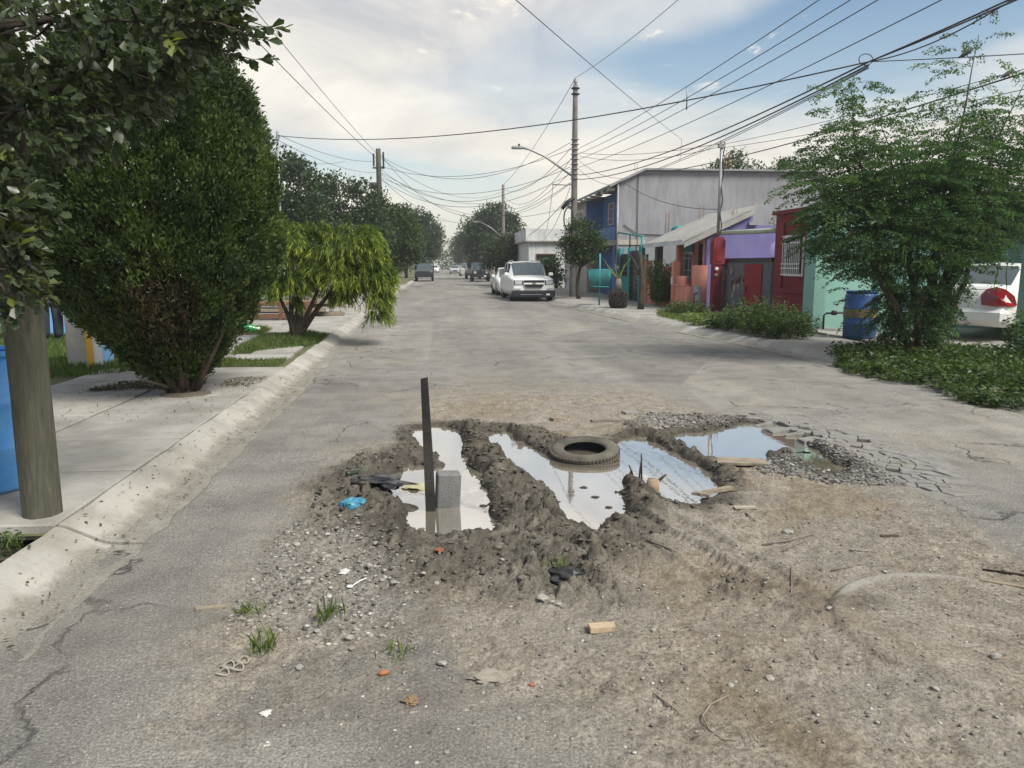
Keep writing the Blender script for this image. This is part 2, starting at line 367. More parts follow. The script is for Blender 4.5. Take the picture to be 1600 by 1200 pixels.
def ground_height(x, y):
    """height and surface masks of the street"""
    fade = 1 - sstep(12.5, 13.9, y)
    wob = (fbm(x, y, 2.2, 4, 3) - 0.5) * 0.35
    dirt = 1 - sstep(-0.22, 0.30, sdpoly(x, y, DIRT) + wob * 1.1 + 0.25 * (fbm(x, y, 18, 3, 83) - 0.5))
    dirt = dirt * (0.72 + 0.28 * sstep(0.35, 0.6, fbm(x, y, 3.1, 4, 84)))
    dirt = dirt * (1 - 0.65 * sstep(8.6, 11.0, y))
    d1, d2, cid = worley(x + 0.07 * vn(x * 8, y * 8, 5) + 0.02 * vn(x * 30, y * 30, 7), y + 0.07 * vn(x * 8, y * 8, 6), 11.0, 11)
    clod = sstep(0.0, 0.32, d2 - d1) * (0.2 + 0.8 * cid) * (1 - 0.35 * d1)
    e1, e2, _ = worley(x + 0.03 * vn(x * 21, y * 21, 15), y + 0.03 * vn(x * 21, y * 21, 16), 33.0, 23)
    clod2 = sstep(0.0, 0.4, e2 - e1) * (1 - 0.4 * e1)
    c3, _, _ = worley(x + 0.02 * vn(x * 20, y * 20, 8), y, 62.0, 29)
    h = (fbm(x, y, 0.9, 3, 1) - 0.5) * 0.02 + (fbm(x, y, 9, 4, 2) - 0.5) * 0.004
    h = h + (1 - dirt) * (fbm(x, y, 55, 2, 19) - 0.5) * 0.005
    h = h + dirt * ((fbm(x, y, 2.6, 4, 4) - 0.5) * 0.05 + (fbm(x, y, 12, 5, 9, 0.68) - 0.5) * 0.05 + (clod2 - 0.4) * 0.004 + (np.clip(1 - c3 * 1.3, 0, 1)) * 0.004)
    mud = np.zeros(x.shape); brk = 0.35 + 1.3 * sstep(0.28, 0.72, fbm(x, y, 2.6, 3, 141))
    for P, H, W in RIDGES:
        d, s = dpath(x + 0.14 * (vn(x * 6, y * 6, 31) - 0.5), y + 0.14 * (vn(x * 6, y * 6, 37) - 0.5), P)
        a = np.exp(-(d / W) ** 2)
        h = h + brk * 0.66 * H * a * (0.45 + 0.55 * clod + 0.10 * clod2 + 0.8 * (fbm(x, y, 5, 3, 41) - 0.5))
        mud = np.maximum(mud, np.exp(-(d / (W * 1.5)) ** 2) * min(1.0, H / 0.05))
    # strewn clods round the ridges
    sp = sstep(0.04, 0.5, mud) * sstep(0.52, 0.75, vn(x * 7, y * 7, 71))
    h = h + sp * clod * 0.045 + sstep(0.03, 0.3, mud) * (clod2 * 0.010 + (fbm(x, y, 9, 4, 77, 0.5) - 0.5) * 0.045)
    # puddle basins
    sdm = np.full(x.shape, 9.0)
    for P in PUD.values(): sdm = np.minimum(sdm, sdpoly(x, y, P))
    sdn = sdm + (fbm(x, y, 5.5, 4, 61, 0.6) - 0.5) * 0.26 - 0.018
    k = sstep(-0.09, 0.05, sdn)
    land = np.maximum(h, -0.022 + 0.01 * clod2)
    bas = -0.105 + 0.05 * (fbm(x, y, 6, 3, 66) - 0.5) + sstep(0.62, 0.8, fbm(x, y, 5, 2, 91)) * clod * 0.055 * sstep(-0.25, -0.02, sdm)
    near = sstep(0.6, 0.0, sdm)
    h = np.where(sdm < 1.2, land * k + bas * (1 - k), h)
    wet = np.clip(1 - sstep(-0.02, 0.22, sdn + 0.04 * fbm(x, y, 8, 2, 88)), 0, 1)
    mud = np.clip(np.maximum(mud, 0.85 * (1 - sstep(0.0, 0.3, sdn))), 0, 1)
    # burnt / dug hole with a low rim
    hd = np.hypot(x - 0.64, (y - 3.84) * 0.9) + 0.05 * (fbm(x, y, 9, 2, 15) - 0.5)
    h = h - 0.09 * (1 - sstep(0.03, 0.19, hd)) + 0.04 * np.exp(-((hd - 0.24) / 0.07) ** 2) * clod
    mud = np.maximum(mud, 0.9 * (1 - sstep(0.1, 0.3, hd)))
    # tyre tread printed into the clay
    d, s = dpath(x, y, [(1.22,4.85),(1.30,4.5),(1.42,4.15),(1.52,3.85),(1.56,3.6)])
    tr = (1 - sstep(0.07, 0.11, d))
    h = h + tr * (0.010 * np.sin(s * 2 * PI / 0.055 + d * 40) - 0.012) + 0.018 * np.exp(-((d - 0.125) / 0.03) ** 2)
    d, s = dpath(x, y, [(1.48,4.75),(1.62,4.3),(1.75,3.9),(1.8,3.6)])
    h = h - 0.02 * (1 - sstep(0.05, 0.1, d)) + 0.012 * np.exp(-((d - 0.12) / 0.03) ** 2)
    # patch of dark sealed surface and its step at the trench edge
    pd = sdpoly(x, y, [(-0.85,2.69),(-0.55,2.69),(-0.05,2.68),(0.1,2.85),(-0.02,3.1),(0.02,3.5),(-0.2,3.55),(-0.4,3.2),(-0.75,3.0)]) + 0.12 * (fbm(x, y, 6, 3, 45) - 0.5)
    dark = (1 - sstep(-0.12, 0.16, pd + 0.2 * (fbm(x, y, 14, 3, 46) - 0.5))) * (0.5 + 0.5 * sstep(0.35, 0.6, fbm(x, y, 5, 3, 47)))
    h = h * (1 - 0.6 * dark)
    h = h - 0.016 * (1 - sstep(0.0, 0.02, -(y - 2.66 - 0.01 * np.sin(x * 9)))) * sstep(-0.95, -0.9, x) * (1 - sstep(0.3, 0.75, x)) * (y < 4) * (1 - sstep(2.9, 3.6, y))
    # concrete manhole collar half buried under dirt
    r = np.hypot(x - 2.42, y - 3.08)
    col = (1 - sstep(0.60, 0.64, r + 0.01 * fbm(x, y, 9, 2, 5)))
    h = np.where(col > 0, h * (1 - 0.8 * col) + 0.022 * col, h)
    conc = (np.exp(-((r - 0.575) / 0.035) ** 2)) * sstep(0.35, 0.62, fbm(x, y, 2.5, 3, 52)) * sstep(-0.1, 0.2, (y - 3.08))
    conc = np.clip(conc, 0, 1)
    h = h + 0.006 * np.exp(-((r - 0.575) / 0.04) ** 2)
    # gravel shoulder of the right puddle and rubble on the left
    gp = sdpoly(x, y, [(3.42,7.0),(3.62,6.6),(3.62,5.9),(3.4,5.4),(3.0,5.55),(2.6,5.75),(2.7,6.0),(3.0,6.35),(3.2,6.55)])
    gp2 = sdpoly(x, y, [(2.0,7.7),(2.3,8.3),(2.9,8.2),(3.3,7.9),(2.9,7.55),(2.4,7.45)])
    gl = sdpoly(x, y, [(-1.0,4.9),(-0.6,4.95),(-0.3,4.4),(-0.1,3.9),(-0.2,3.5),(-0.6,3.35),(-1.0,3.7)])
    gn = 0.15 * (fbm(x, y, 5, 3, 33) - 0.5)
    grav = np.maximum(1 - sstep(-0.08, 0.1, np.minimum(gp, gp2) + gn), 0.85 * (1 - sstep(-0.1, 0.15, gl + gn)))
    g1, g2, gid = worley(x, y, 27.0, 77)
    h = h + grav * k * np.clip(1 - g1 * 1.4, 0, 1) * 0.016 * (0.4 + gid)
    # sunken bed under the broken asphalt plates
    cp = sdpoly(x, y, CRACK)
    h = h - 0.03 * (1 - sstep(-0.06, 0.03, cp)) * k
    tint = np.clip(sstep(0.5, 0.75, fbm(x, y, 1.7, 4, 57)) * dirt, 0, 1)
    return h * fade, dirt, mud, wet, grav, conc, dark, tint
CRACK = [(3.2,8.35),(3.52,8.25),(3.95,7.4),(4.12,6.7),(4.1,5.9),(3.85,5.25),(3.5,5.1),(3.55,5.6),(3.66,6.1),(3.66,6.7),(3.52,7.25),(3.42,7.75)]

# ------------------------------------------------------------------ street surface material
def road_material():
    m, t, p, o = newmat('street_surface')
    g = N(t, 'ShaderNodeNewGeometry'); pos = g.outputs['Position']
    A = {k: N(t, 'ShaderNodeAttribute', attribute_name=k).outputs['Fac'] for k in ('dirt', 'mud', 'wet', 'grav', 'conc', 'dark', 'tint')}
    fine = noise(t, 85, 5, pos, 0.8); sp = noise(t, 42, 5, pos, 0.75); mid = noise(t, 7, 5, pos, 0.6); big = noise(t, 0.7, 5, pos, 0.6)
    mps = N(t, 'ShaderNodeMapping'); mps.inputs['Scale'].default_value = (0.9, 0.12, 1); L(t, pos, mps.inputs[0])
    streak = noise(t, 1.0, 5, mps.outputs[0], 0.6)
    mpx = N(t, 'ShaderNodeMapping'); mpx.inputs['Scale'].default_value = (0.12, 0.8, 1); L(t, pos, mpx.inputs[0])
    cross = noise(t, 1.0, 5, mpx.outputs[0], 0.65)
    # old asphalt, dusty
    asp = ramp(t, fine, [(0.34, (0.075, 0.073, 0.07)), (0.47, (0.195, 0.19, 0.18)), (0.56, (0.28, 0.273, 0.258)), (0.66, (0.48, 0.47, 0.44))])
    bl = ramp(t, streak, [(0.3, (0.76, 0.76, 0.77)), (0.7, (1.25, 1.23, 1.2))]); asp = mixc(t, 1.0, asp, bl, 'MULTIPLY')
    bl2 = ramp(t, cross, [(0.33, (0.86, 0.86, 0.87)), (0.66, (1.1, 1.1, 1.08))]); asp = mixc(t, 1.0, asp, bl2, 'MULTIPLY')
    dust = ramp(t, big, [(0.38, (0, 0, 0)), (0.66, (1, 1, 1))])
    asp = mixc(t, M_(t, 'MULTIPLY', dust, 0.35), asp, (0.25, 0.215, 0.165))
    # resurfaced patches of slightly different age
    vp = N(t, 'ShaderNodeTexVoronoi', feature='F1'); vp.inputs['Scale'].default_value = 0.33; mpp = N(t, 'ShaderNodeMapping'); mpp.inputs['Scale'].default_value = (1, 0.4, 1)
    L(t, pos, mpp.inputs[0]); L(t, mpp.outputs[0], vp.inputs['Vector']); pv_ = N(t, 'ShaderNodeSeparateColor'); L(t, vp.outputs['Color'], pv_.inputs[0])
    asp = mixc(t, 1.0, asp, ramp(t, pv_.outputs[0], [(0.0, (0.84, 0.84, 0.85)), (1.0, (1.12, 1.11, 1.09))]), 'MULTIPLY')
    blot = ramp(t, noise(t, 2.3, 6, pos, 0.7), [(0.40, (0.84, 0.84, 0.84)), (0.52, (1.02, 1.02, 1.02)), (0.7, (1.16, 1.14, 1.1))]); asp = mixc(t, 1.0, asp, blot, 'MULTIPLY')
    # cracks in the asphalt
    mpv = N(t, 'ShaderNodeMapping'); mpv.inputs['Scale'].default_value = (0.8, 0.45, 1)
    dv = N(t, 'ShaderNodeVectorMath', operation='ADD'); nz = N(t, 'ShaderNodeTexNoise'); nz.inputs['Scale'].default_value = 1.6; nz.inputs['Detail'].default_value = 5
    L(t, pos, nz.inputs['Vector']); L(t, pos, dv.inputs[0]); L(t, nz.outputs['Color'], dv.inputs[1]); L(t, dv.outputs[0], mpv.inputs[0])
    vo = N(t, 'ShaderNodeTexVoronoi', feature='DISTANCE_TO_EDGE'); vo.inputs['Scale'].default_value = 1.0; L(t, mpv.outputs[0], vo.inputs['Vector'])
    ck = ramp(t, vo.outputs['Distance'], [(0.0, (1, 1, 1)), (0.018, (0, 0, 0))])
    ckm = M_(t, 'MULTIPLY', ck, ramp(t, noise(t, 0.9, 3, pos), [(0.49, (0, 0, 0)), (0.6, (1, 1, 1))]))
    ckm = M_(t, 'MULTIPLY', ckm, M_(t, 'SUBTRACT', 1.0, A['dirt'], clamp=True))
    asp = mixc(t, M_(t, 'MULTIPLY', ckm, 0.75), asp, (0.05, 0.048, 0.045))
    # dry dirt, clay
    dr = ramp(t, mid, [(0.28, (0.17, 0.146, 0.115)), (0.52, (0.265, 0.234, 0.19)), (0.75, (0.34, 0.308, 0.255))])
    spk = ramp(t, sp, [(0.34, (0.45, 0.44, 0.43)), (0.47, (0.95, 0.95, 0.95)), (0.68, (1.45, 1.44, 1.4))]); dr = mixc(t, 1.0, dr, spk, 'MULTIPLY')
    spk2 = ramp(t, fine, [(0.34, (0.55, 0.55, 0.55)), (0.48, (1, 1, 1)), (0.66, (1.3, 1.3, 1.3))]); dr = mixc(t, 1.0, dr, spk2, 'MULTIPLY')
    dr = mixc(t, M_(t, 'MULTIPLY', A['tint'], 0.45), dr, (0.17, 0.125, 0.07))
    # drying cracks in clay
    vo2 = N(t, 'ShaderNodeTexVoronoi', feature='DISTANCE_TO_EDGE'); vo2.inputs['Scale'].default_value = 11; L(t, dv.outputs[0], vo2.inputs['Vector'])
    ck2 = ramp(t, vo2.outputs['Distance'], [(0.0, (1, 1, 1)), (0.05, (0, 0, 0))])
    ck2 = M_(t, 'MULTIPLY', ck2, ramp(t, noise(t, 1.3, 3, pos), [(0.5, (0, 0, 0)), (0.62, (1, 1, 1))]))
    ck2 = M_(t, 'MULTIPLY', ck2, M_(t, 'MULTIPLY', A['dirt'], A['dirt']))
    dr = mixc(t, M_(t, 'MULTIPLY', ck2, 0.28), dr, (0.08, 0.065, 0.05))
    md = ramp(t, mid, [(0.3, (0.055, 0.048, 0.039)), (0.52, (0.098, 0.086, 0.069)), (0.70, (0.175, 0.156, 0.128))]); md = mixc(t, 1.0, md, spk2, 'MULTIPLY')
    c = mixc(t, A['dirt'], asp, dr)
    dn = M_(t, 'MULTIPLY', A['dark'], 0.85); c = mixc(t, dn, c, mixc(t, 1.0, asp, (0.66, 0.66, 0.67), 'MULTIPLY'))
    gr = ramp(t, sp, [(0.35, (0.10, 0.095, 0.09)), (0.5, (0.2, 0.19, 0.175)), (0.65, (0.36, 0.345, 0.32))])
    c = mixc(t, M_(t, 'MULTIPLY', A['grav'], 0.6), c, gr)
    c = mixc(t, M_(t, 'MULTIPLY', ramp(t, M_(t, 'MULTIPLY_ADD', mid, 0.5, M_(t, 'SUBTRACT', A['mud'], 0.25)), [(0.12, (0, 0, 0)), (0.62, (1, 1, 1))]), 0.85), c, md)
    c = mixc(t, A['conc'], c, (0.36, 0.34, 0.30))
    wf = M_(t, 'MULTIPLY', A['wet'], 0.85)
    c = mixc(t, wf, c, mixc(t, 1.0, c, (0.45, 0.43, 0.4), 'MULTIPLY'))
    L(t, c, p.inputs['Base Color'])
    L(t, M_(t, 'MULTIPLY_ADD', A['wet'], -0.42, 0.92), p.inputs['Roughness']); p.inputs['Specular IOR Level'].default_value = 0.3
    hh = M_(t, 'ADD', M_(t, 'MULTIPLY', fine, 0.5), M_(t, 'MULTIPLY', sp, 0.9))
    hh = M_(t, 'SUBTRACT', hh, M_(t, 'MULTIPLY', ckm, 1.2)); hh = M_(t, 'SUBTRACT', hh, M_(t, 'MULTIPLY', ck2, 0.2))
    b = N(t, 'ShaderNodeBump'); b.inputs['Strength'].default_value = 0.9; b.inputs['Distance'].default_value = 0.016
    L(t, hh, b.inputs['Height']); L(t, b.outputs[0], p.inputs['Normal'])
    return m
MT['road'] = road_material()

# ------------------------------------------------------------------ ground and street
npmesh('ground', [(-300, -40, -0.3), (300, -40, -0.3), (300, 440, -0.3), (-300, 440, -0.3)], np.array([[0, 1, 2, 3]]), MT['ground'])['kind'] = 'structure'
xs = np.concatenate([np.arange(-2.1, 3.4, 0.0115), np.arange(3.4, 4.4, 0.016), np.arange(4.4, 6.95, 0.03)])
ys = [1.3]
while ys[-1] < 14: ys.append(ys[-1] + max(0.007, 0.0030 * ys[-1] if ys[-1] < 8 else 0.0045 * ys[-1]))
ys[-1] = 14.0; ys = np.array(ys)
GX, GY = np.meshgrid(xs, ys)
HZ, a_d, a_m, a_w, a_g, a_c, a_k, a_t = ground_height(GX, GY)
nx, ny = len(xs), len(ys)
ii = (np.arange(ny - 1)[:, None] * nx + np.arange(nx - 1)[None, :]).ravel()
road = npmesh('road', np.stack([GX.ravel(), GY.ravel(), HZ.ravel()], 1), np.stack([ii, ii + 1, ii + nx + 1, ii + nx], 1), MT['road'], smooth=True,
       attrs=dict(dirt=a_d.ravel(), mud=a_m.ravel(), wet=a_w.ravel(), grav=a_g.ravel(), conc=a_c.ravel(), dark=a_k.ravel(), tint=a_t.ravel()))
road['kind'] = 'structure'; tag(road, 'broken dusty street with a muddy dug-up stretch')
def H(x, y):
    i = min(max(int(np.searchsorted(xs, x)), 0), nx - 1); j = min(max(int(np.searchsorted(ys, y)), 0), ny - 1)
    return float(HZ[j, i])
def HV(x, y):
    i = np.clip(np.searchsorted(xs, x), 0, nx - 1); j = np.clip(np.searchsorted(ys, y), 0, ny - 1); return HZ[j, i]
def strip(name, y0, y1, step, x0=-2.6, x1=7.0, parent=None, m=None, cols=24):
    yy = np.arange(y0, y1 + 1e-6, step); xx = np.linspace(x0, x1, cols); X, Y = np.meshgrid(xx, yy)
    Z = (fbm(X, Y, 0.35, 3, 5) - 0.5) * 0.05 * sstep(14, 18, Y)
    n = len(xx); q = (np.arange(len(yy) - 1)[:, None] * n + np.arange(n - 1)[None, :]).ravel()
    z0 = np.zeros(X.size)
    return npmesh(name, np.stack([X.ravel(), Y.ravel(), Z.ravel()], 1), np.stack([q, q + 1, q + n + 1, q + n], 1), m or MT['road'], parent, smooth=True)
strip('road_surface', 14.0, 330.0, 1.0, parent=road)
strip('road_surface', -5.7, 1.3, 0.5, parent=road)

# water
def water_material():
    m, t, p, o = newmat('muddy_water')
    g = N(t, 'ShaderNodeNewGeometry')
    n = noise(t, 3.0, 4, g.outputs['Position'])
    L(t, ramp(t, n, [(0.3, (0.25, 0.215, 0.155)), (0.7, (0.36, 0.315, 0.235))]), p.inputs['Base Color'])
    p.inputs['Roughness'].default_value = 0.6
    gl = N(t, 'ShaderNodeBsdfGlossy'); gl.inputs['Roughness'].default_value = 0.015; gl.inputs['Color'].default_value = (0.97, 0.97, 0.97, 1)
    lw = N(t, 'ShaderNodeFresnel'); lw.inputs['IOR'].default_value = 2.3
    b = N(t, 'ShaderNodeBump'); b.inputs['Strength'].default_value = 0.02; b.inputs['Distance'].default_value = 0.01
    L(t, noise(t, 14, 2, g.outputs['Position']), b.inputs['Height']); L(t, b.outputs[0], gl.inputs['Normal'])
    mx = N(t, 'ShaderNodeMixShader'); f = M_(t, 'MULTIPLY_ADD', lw.outputs[0], 0.30, 0.64, clamp=True); L(t, f, mx.inputs[0])
    L(t, p.outputs[0], mx.inputs[1]); L(t, gl.outputs[0], mx.inputs[2]); L(t, mx.outputs[0], o.inputs[0])
    return m
MT['water'] = water_material()
PLAB = {'A': 'long narrow puddle round the black stake', 'S': 'tiny puddle in the churned mud ridge', 'B': 'wide puddle round the old tyre', 'C': 'puddle below the broken asphalt edge', 'D': 'shallow brown puddle in gravel'}
for k, P in PUD.items():
    cx = sum(p[0] for p in P) / len(P); cy = sum(p[1] for p in P) / len(P)
    x0, x1 = min(p[0] for p in P) - 0.09, max(p[0] for p in P) + 0.09; y0, y1 = min(p[1] for p in P) - 0.09, max(p[1] for p in P) + 0.09
    xx = np.arange(x0, x1, 0.03); yy = np.arange(y0, y1, 0.03)
    QX, QY = np.meshgrid(xx, yy); S = sdpoly(QX + 0.015, QY + 0.015, P) < 0.085
    if k == 'D': S &= sdpoly(QX + 0.015, QY + 0.015, PUD['C']) > 0.0
    if k == 'C': S &= ~((sdpoly(QX + 0.015, QY + 0.015, PUD['D']) < 0.0))
    idx = -np.ones((len(yy) + 1, len(xx) + 1), dtype=int); V = []; F = []
    for j, i in zip(*np.nonzero(S)):
        q = []
        for (b, a) in ((0, 0), (0, 1), (1, 1), (1, 0)):
            if idx[j + b, i + a] < 0:
                idx[j + b, i + a] = len(V); V.append((x0 + (i + a) * 0.03, y0 + (j + b) * 0.03, WATER + (0.0004 if k in 'SD' else 0)))
            q.append(idx[j + b, i + a])
        F.append(q)
    tag(npmesh('puddle', V, np.array(F), MT['water'], smooth=True), PLAB[k], kind='structure')

# broken plates of asphalt: clipped Voronoi cells, each a piece of its own
def clip(poly, px, py, nx_, ny_):
    out = []; n = len(poly)
    for i in range(n):
        a, b = poly[i], poly[(i + 1) % n]
        da = (a[0] - px) * nx_ + (a[1] - py) * ny_; db = (b[0] - px) * nx_ + (b[1] - py) * ny_
        if da <= 0: out.append(a)
        if da * db < 0:
            t = da / (da - db); out.append((a[0] + t * (b[0] - a[0]), a[1] + t * (b[1] - a[1])))
    return out
seeds = []
tries = 0
while tries < 9000 and len(seeds) < 240:
    tries += 1
    x, y = rnd.uniform(3.15, 4.2), rnd.uniform(5.0, 8.4)
    if float(sdpoly(np.array([x]), np.array([y]), CRACK)[0]) > 0.03: continue
    md = 0.06 + 0.13 * rnd.random() ** 1.6 + 0.06 * max(0, x - 3.7)
    if all((x - a) ** 2 + ((y - b) * 0.8) ** 2 > md * md for a, b in seeds): seeds.append((x, y))
MT['plate'] = mat('asphalt_plate', (0.235, 0.228, 0.213), 0.92, 0.35, 9, 120, 0.5, 110, dirt=(0.22, 0.19, 0.15), dirt_amt=0.5)
for (x, y) in seeds:
    poly = [(x - 0.16, y - 0.16), (x + 0.16, y - 0.16), (x + 0.16, y + 0.16), (x - 0.16, y + 0.16)]
    for (a, b) in seeds:
        d2 = (a - x) ** 2 + (b - y) ** 2
        if 0 < d2 < 0.25:
            l = math.sqrt(d2); g_ = 0.5 - 0.0045 / l
            poly = clip(poly, x + (a - x) * g_, y + (b - y) * g_, (a - x) / l, (b - y) / l)
    if len(poly) < 3 or rnd.random() < 0.12 + (0.25 if x < 3.55 else 0): continue
    base = 0.004 + rnd.uniform(-0.006, 0.004); tx, ty = rnd.gauss(0, 0.035), rnd.gauss(0, 0.035)
    if x < 3.62: base -= 0.008; tx -= 0.05
    ins = [(x + (p[0] - x) * 0.93, y + (p[1] - y) * 0.93) for p in poly]; n = len(poly)
    zf = lambda p: base + (p[0] - x) * -tx + (p[1] - y) * ty
    V = [(p[0] - x, p[1] - y, -0.05) for p in poly] + [(p[0] - x, p[1] - y, zf(p) - 0.006) for p in poly] + [(p[0] - x, p[1] - y, zf(p)) for p in ins]
    F = [tuple(range(2 * n, 3 * n))]
    for i in range(n):
        j = (i + 1) % n; F += [(i, j, n + j, n + i), (n + i, n + j, 2 * n + j, 2 * n + i)]
    o = MB().add(V, F).build('asphalt_piece', MT['plate'], road, local=True); o.location = (x, y, 0)

# ------------------------------------------------------------------ kerbs (rolled concrete kerb with gutter) and pavements
def kxl(y): return float(np.interp(y, [0, 9, 23, 44, 330], [-1.77, -1.78, -1.98, -2.12, -2.3]))
def kxr(y): return float(np.interp(y, [0, 8, 11.5, 15, 21, 32, 75, 330], [6.45, 6.45, 6.38, 6.2, 5.55, 4.85, 4.95, 4.9]))
KP = [(0.0, -0.05), (0.0, 0.006), (0.10, 0.003), (0.20, 0.006), (0.27, 0.03), (0.36, 0.085), (0.44, 0.118), (0.49, 0.128), (0.49, -0.05)]
def kerb(name, fx, sgn, y0, seg_list, far):
    root = empty(name, (0, 0, 0)); root['kind'] = 'structure'
    y = y0
    for Ls in seg_list + [far]:
        a, b = y + 0.011, y + Ls - 0.011; y += Ls
        n = max(2, int((b - a) / 0.14)) if a < 30 else max(2, int((b - a) / 2))
        yy = np.linspace(a, b, n + 1); V = []; F = []; m = len(KP)
        dz = rnd.uniform(-0.006, 0.006); dx = rnd.uniform(-0.012, 0.012)
        for q in yy:
            for k, (d, z) in enumerate(KP):
                e = 0.0
                if k in (0, 1): e = (float(vn(np.array([q * 4.3]), np.array([sgn * 5.0]), 3)[0]) - 0.5) * 0.06 * (1 if q < 30 else 0)
                zz = z + dz + (float(vn(np.array([q * 5.0]), np.array([k * 1.7]), 8)[0]) - 0.5) * 0.018 * (1 if 1 < k < 8 else 0)
                V.append((fx(q) + sgn * (d + e) + dx, q, zz))
        for i in range(n):
            for k in range(m - 1):
                f = (i * m + k, (i + 1) * m + k, (i + 1) * m + k + 1, i * m + k + 1); F.append(f if sgn < 0 else f[::-1])
        F.append(tuple(range(m)) if sgn > 0 else tuple(range(m))[::-1]); F.append(tuple(n * m + k for k in range(m))[::-1] if sgn > 0 else tuple(n * m + k for k in range(m)))
        MB().add(V, F).build('kerb_segment', MT['kerb'], root)
    return root
kerb('kerb_left', kxl, -1, -1.4, [3.0, 2.97] + [2.6] * 12, 270)
kerb('kerb_right', kxr, 1, 0.0, [3.0] * 12, 270)
def verge(name, fx, sgn, off, width, z, y0, y1, m, step=1.0):
    yy = np.arange(y0, y1 + 1e-6, step); xx = np.linspace(0, 1, 14) ** 1.6 * width; V = []
    for q in yy:
        for d in xx:
            X = fx(q) + sgn * (off + d)
            V.append((X, q, z + (float(vn(np.array([X * 1.3]), np.array([q * 1.3]), 4)[0]) - 0.5) * 0.05))
    n = len(xx); q = (np.arange(len(yy) - 1)[:, None] * n + np.arange(n - 1)[None, :]).ravel()
    f = np.stack([q, q + 1, q + n + 1, q + n], 1); f = f if sgn > 0 else f[:, ::-1]
    npmesh(name, V, f, m, smooth=True)['kind'] = 'structure'
verge('verge_left', kxl, -1, 0.485, 40, 0.075, 4.6, 200, MT['lawn'], 0.6)
verge('tree_pit', kxl, -1, 0.47, 3.0, 0.0, -1, 4.66, MT['soil'], 0.2)
verge('verge_right', kxr, 1, 0.485, 40, 0.075, 0, 200, MT['soil'], 0.8)
side_l = empty('sidewalk_left'); side_l['kind'] = 'structure'
side_r = empty('sidewalk_right'); side_r['kind'] = 'structure'
def slab(parent, c, top=0.125, mtl=None, th=0.1):
    """c: four plan corners in order; a slab with softened upper edges"""
    cx = sum(p[0] for p in c) / 4; cy = sum(p[1] for p in c) / 4
    def ins(p, d):
        dx, dy = cx - p[0], cy - p[1]; l = math.hypot(dx, dy); return (p[0] + dx / l * d, p[1] + dy / l * d)
    t = [rnd.uniform(-0.006, 0.006) for _ in range(4)]
    V = [(*ins(p, 0.024), top - th) for p in c] + [(*ins(p, 0.024), top - 0.012 + q) for p, q in zip(c, t)] + [(*ins(p, 0.042), top + q) for p, q in zip(c, t)]
    F = [(8, 9, 10, 11)] + [(i, (i + 1) % 4, 4 + (i + 1) % 4, 4 + i) for i in range(4)] + [(4 + i, 4 + (i + 1) % 4, 8 + (i + 1) % 4, 8 + i) for i in range(4)]
    return MB().add(V, F).build('slab', mtl or MT['concrete'], parent)
ry = [4.62, 5.85, 6.95, 8.08, 9.19, 10.5, 11.8]
for j in range(6):
    for (a, b) in ((2.27, 3.54), (3.54, 4.95), (4.95, 6.4)):
        if b > 6 and j > 3: continue
        slab(side_l, [(-b, ry[j]), (-a if a > 2.3 else kxl(ry[j]) - 0.51, ry[j]), (-a if a > 2.3 else kxl(ry[j + 1]) - 0.51, ry[j + 1]), (-b, ry[j + 1])])
for (a, b, y0, y1) in ((2.5, 3.5, 12.6, 13.6), (3.5, 4.9, 12.5, 13.5), (2.55, 3.3, 13.7, 14.8), (3.7, 4.9, 14.3, 15.6), (3.9, 5.2, 15.7, 17.3)):
    slab(side_l, [(-b, y0), (-a, y0), (-a, y1), (-b, y1)], 0.118)
yq = 17.6
while yq < 60:
    for (a, b) in ((2.52, 4.0), (4.0, 5.5), (5.5, 7.2)):
        if yq > 27 and a > 3: continue
        k0, k1 = kxl(yq) - 0.5, kxl(yq + 2.2) - 0.5
        slab(side_l, [(-b, yq), (-a if a > 2.6 else k0, yq), (-a if a > 2.6 else k1, yq + 2.2), (-b, yq + 2.2)])
    yq += 2.2
yq = 3.0
while yq < 62:
    st = 1.9
    for k in range(3):
        if 9.2 < yq + 0.9 < 13.0 and k == 0: continue
        x0 = kxr(yq) + 0.5; x1 = kxr(yq + st) + 0.5; e0, e1 = 9.2, 9.2
        if 10.4 < yq < 19 and k == 2: e0 = e1 = 9.6
        f0, f1 = k / 3, (k + 1) / 3
        slab(side_r, [(x0 + (e0 - x0) * f0, yq), (x0 + (e0 - x0) * f1, yq), (x1 + (e1 - x1) * f1, yq + st), (x1 + (e1 - x1) * f0, yq + st)])
    yq += st
slab(side_r, [(9.62, 11.6), (16.5, 11.6), (16.5, 17.7), (9.62, 17.7)], 0.13)
# ------------------------------------------------------------------ houses on the right
GL = simple('dark_glass', (0.02, 0.024, 0.028), 0.08, spec=0.8)
def paint(name, col, dirt=(0.2, 0.18, 0.15), amt=0.35, var=0.16): return mat(name, col, 0.85, var, 0.9, 14, 0.12, 50, dirt=dirt, dirt_amt=amt, streak=True)
MT['grey_render'] = mat('grey_render', (0.275, 0.275, 0.295), 0.9, 0.2, 0.5, 9, 0.2, 40, dirt=(0.17, 0.17, 0.18), dirt_amt=0.6, streak=True)
MT['blue'] = paint('blue_paint', (0.10, 0.20, 0.44)); MT['dblue'] = paint('deep_blue_paint', (0.04, 0.085, 0.25))
MT['cream'] = paint('cream_paint', (0.42, 0.39, 0.33)); MT['white'] = paint('white_paint', (0.6, 0.6, 0.6), (0.3, 0.3, 0.3), 0.4)
MT['teal'] = paint('teal_paint', (0.03, 0.27, 0.27)); MT['peach'] = paint('peach_paint', (0.66, 0.27, 0.2), (0.4, 0.22, 0.17), 0.3)
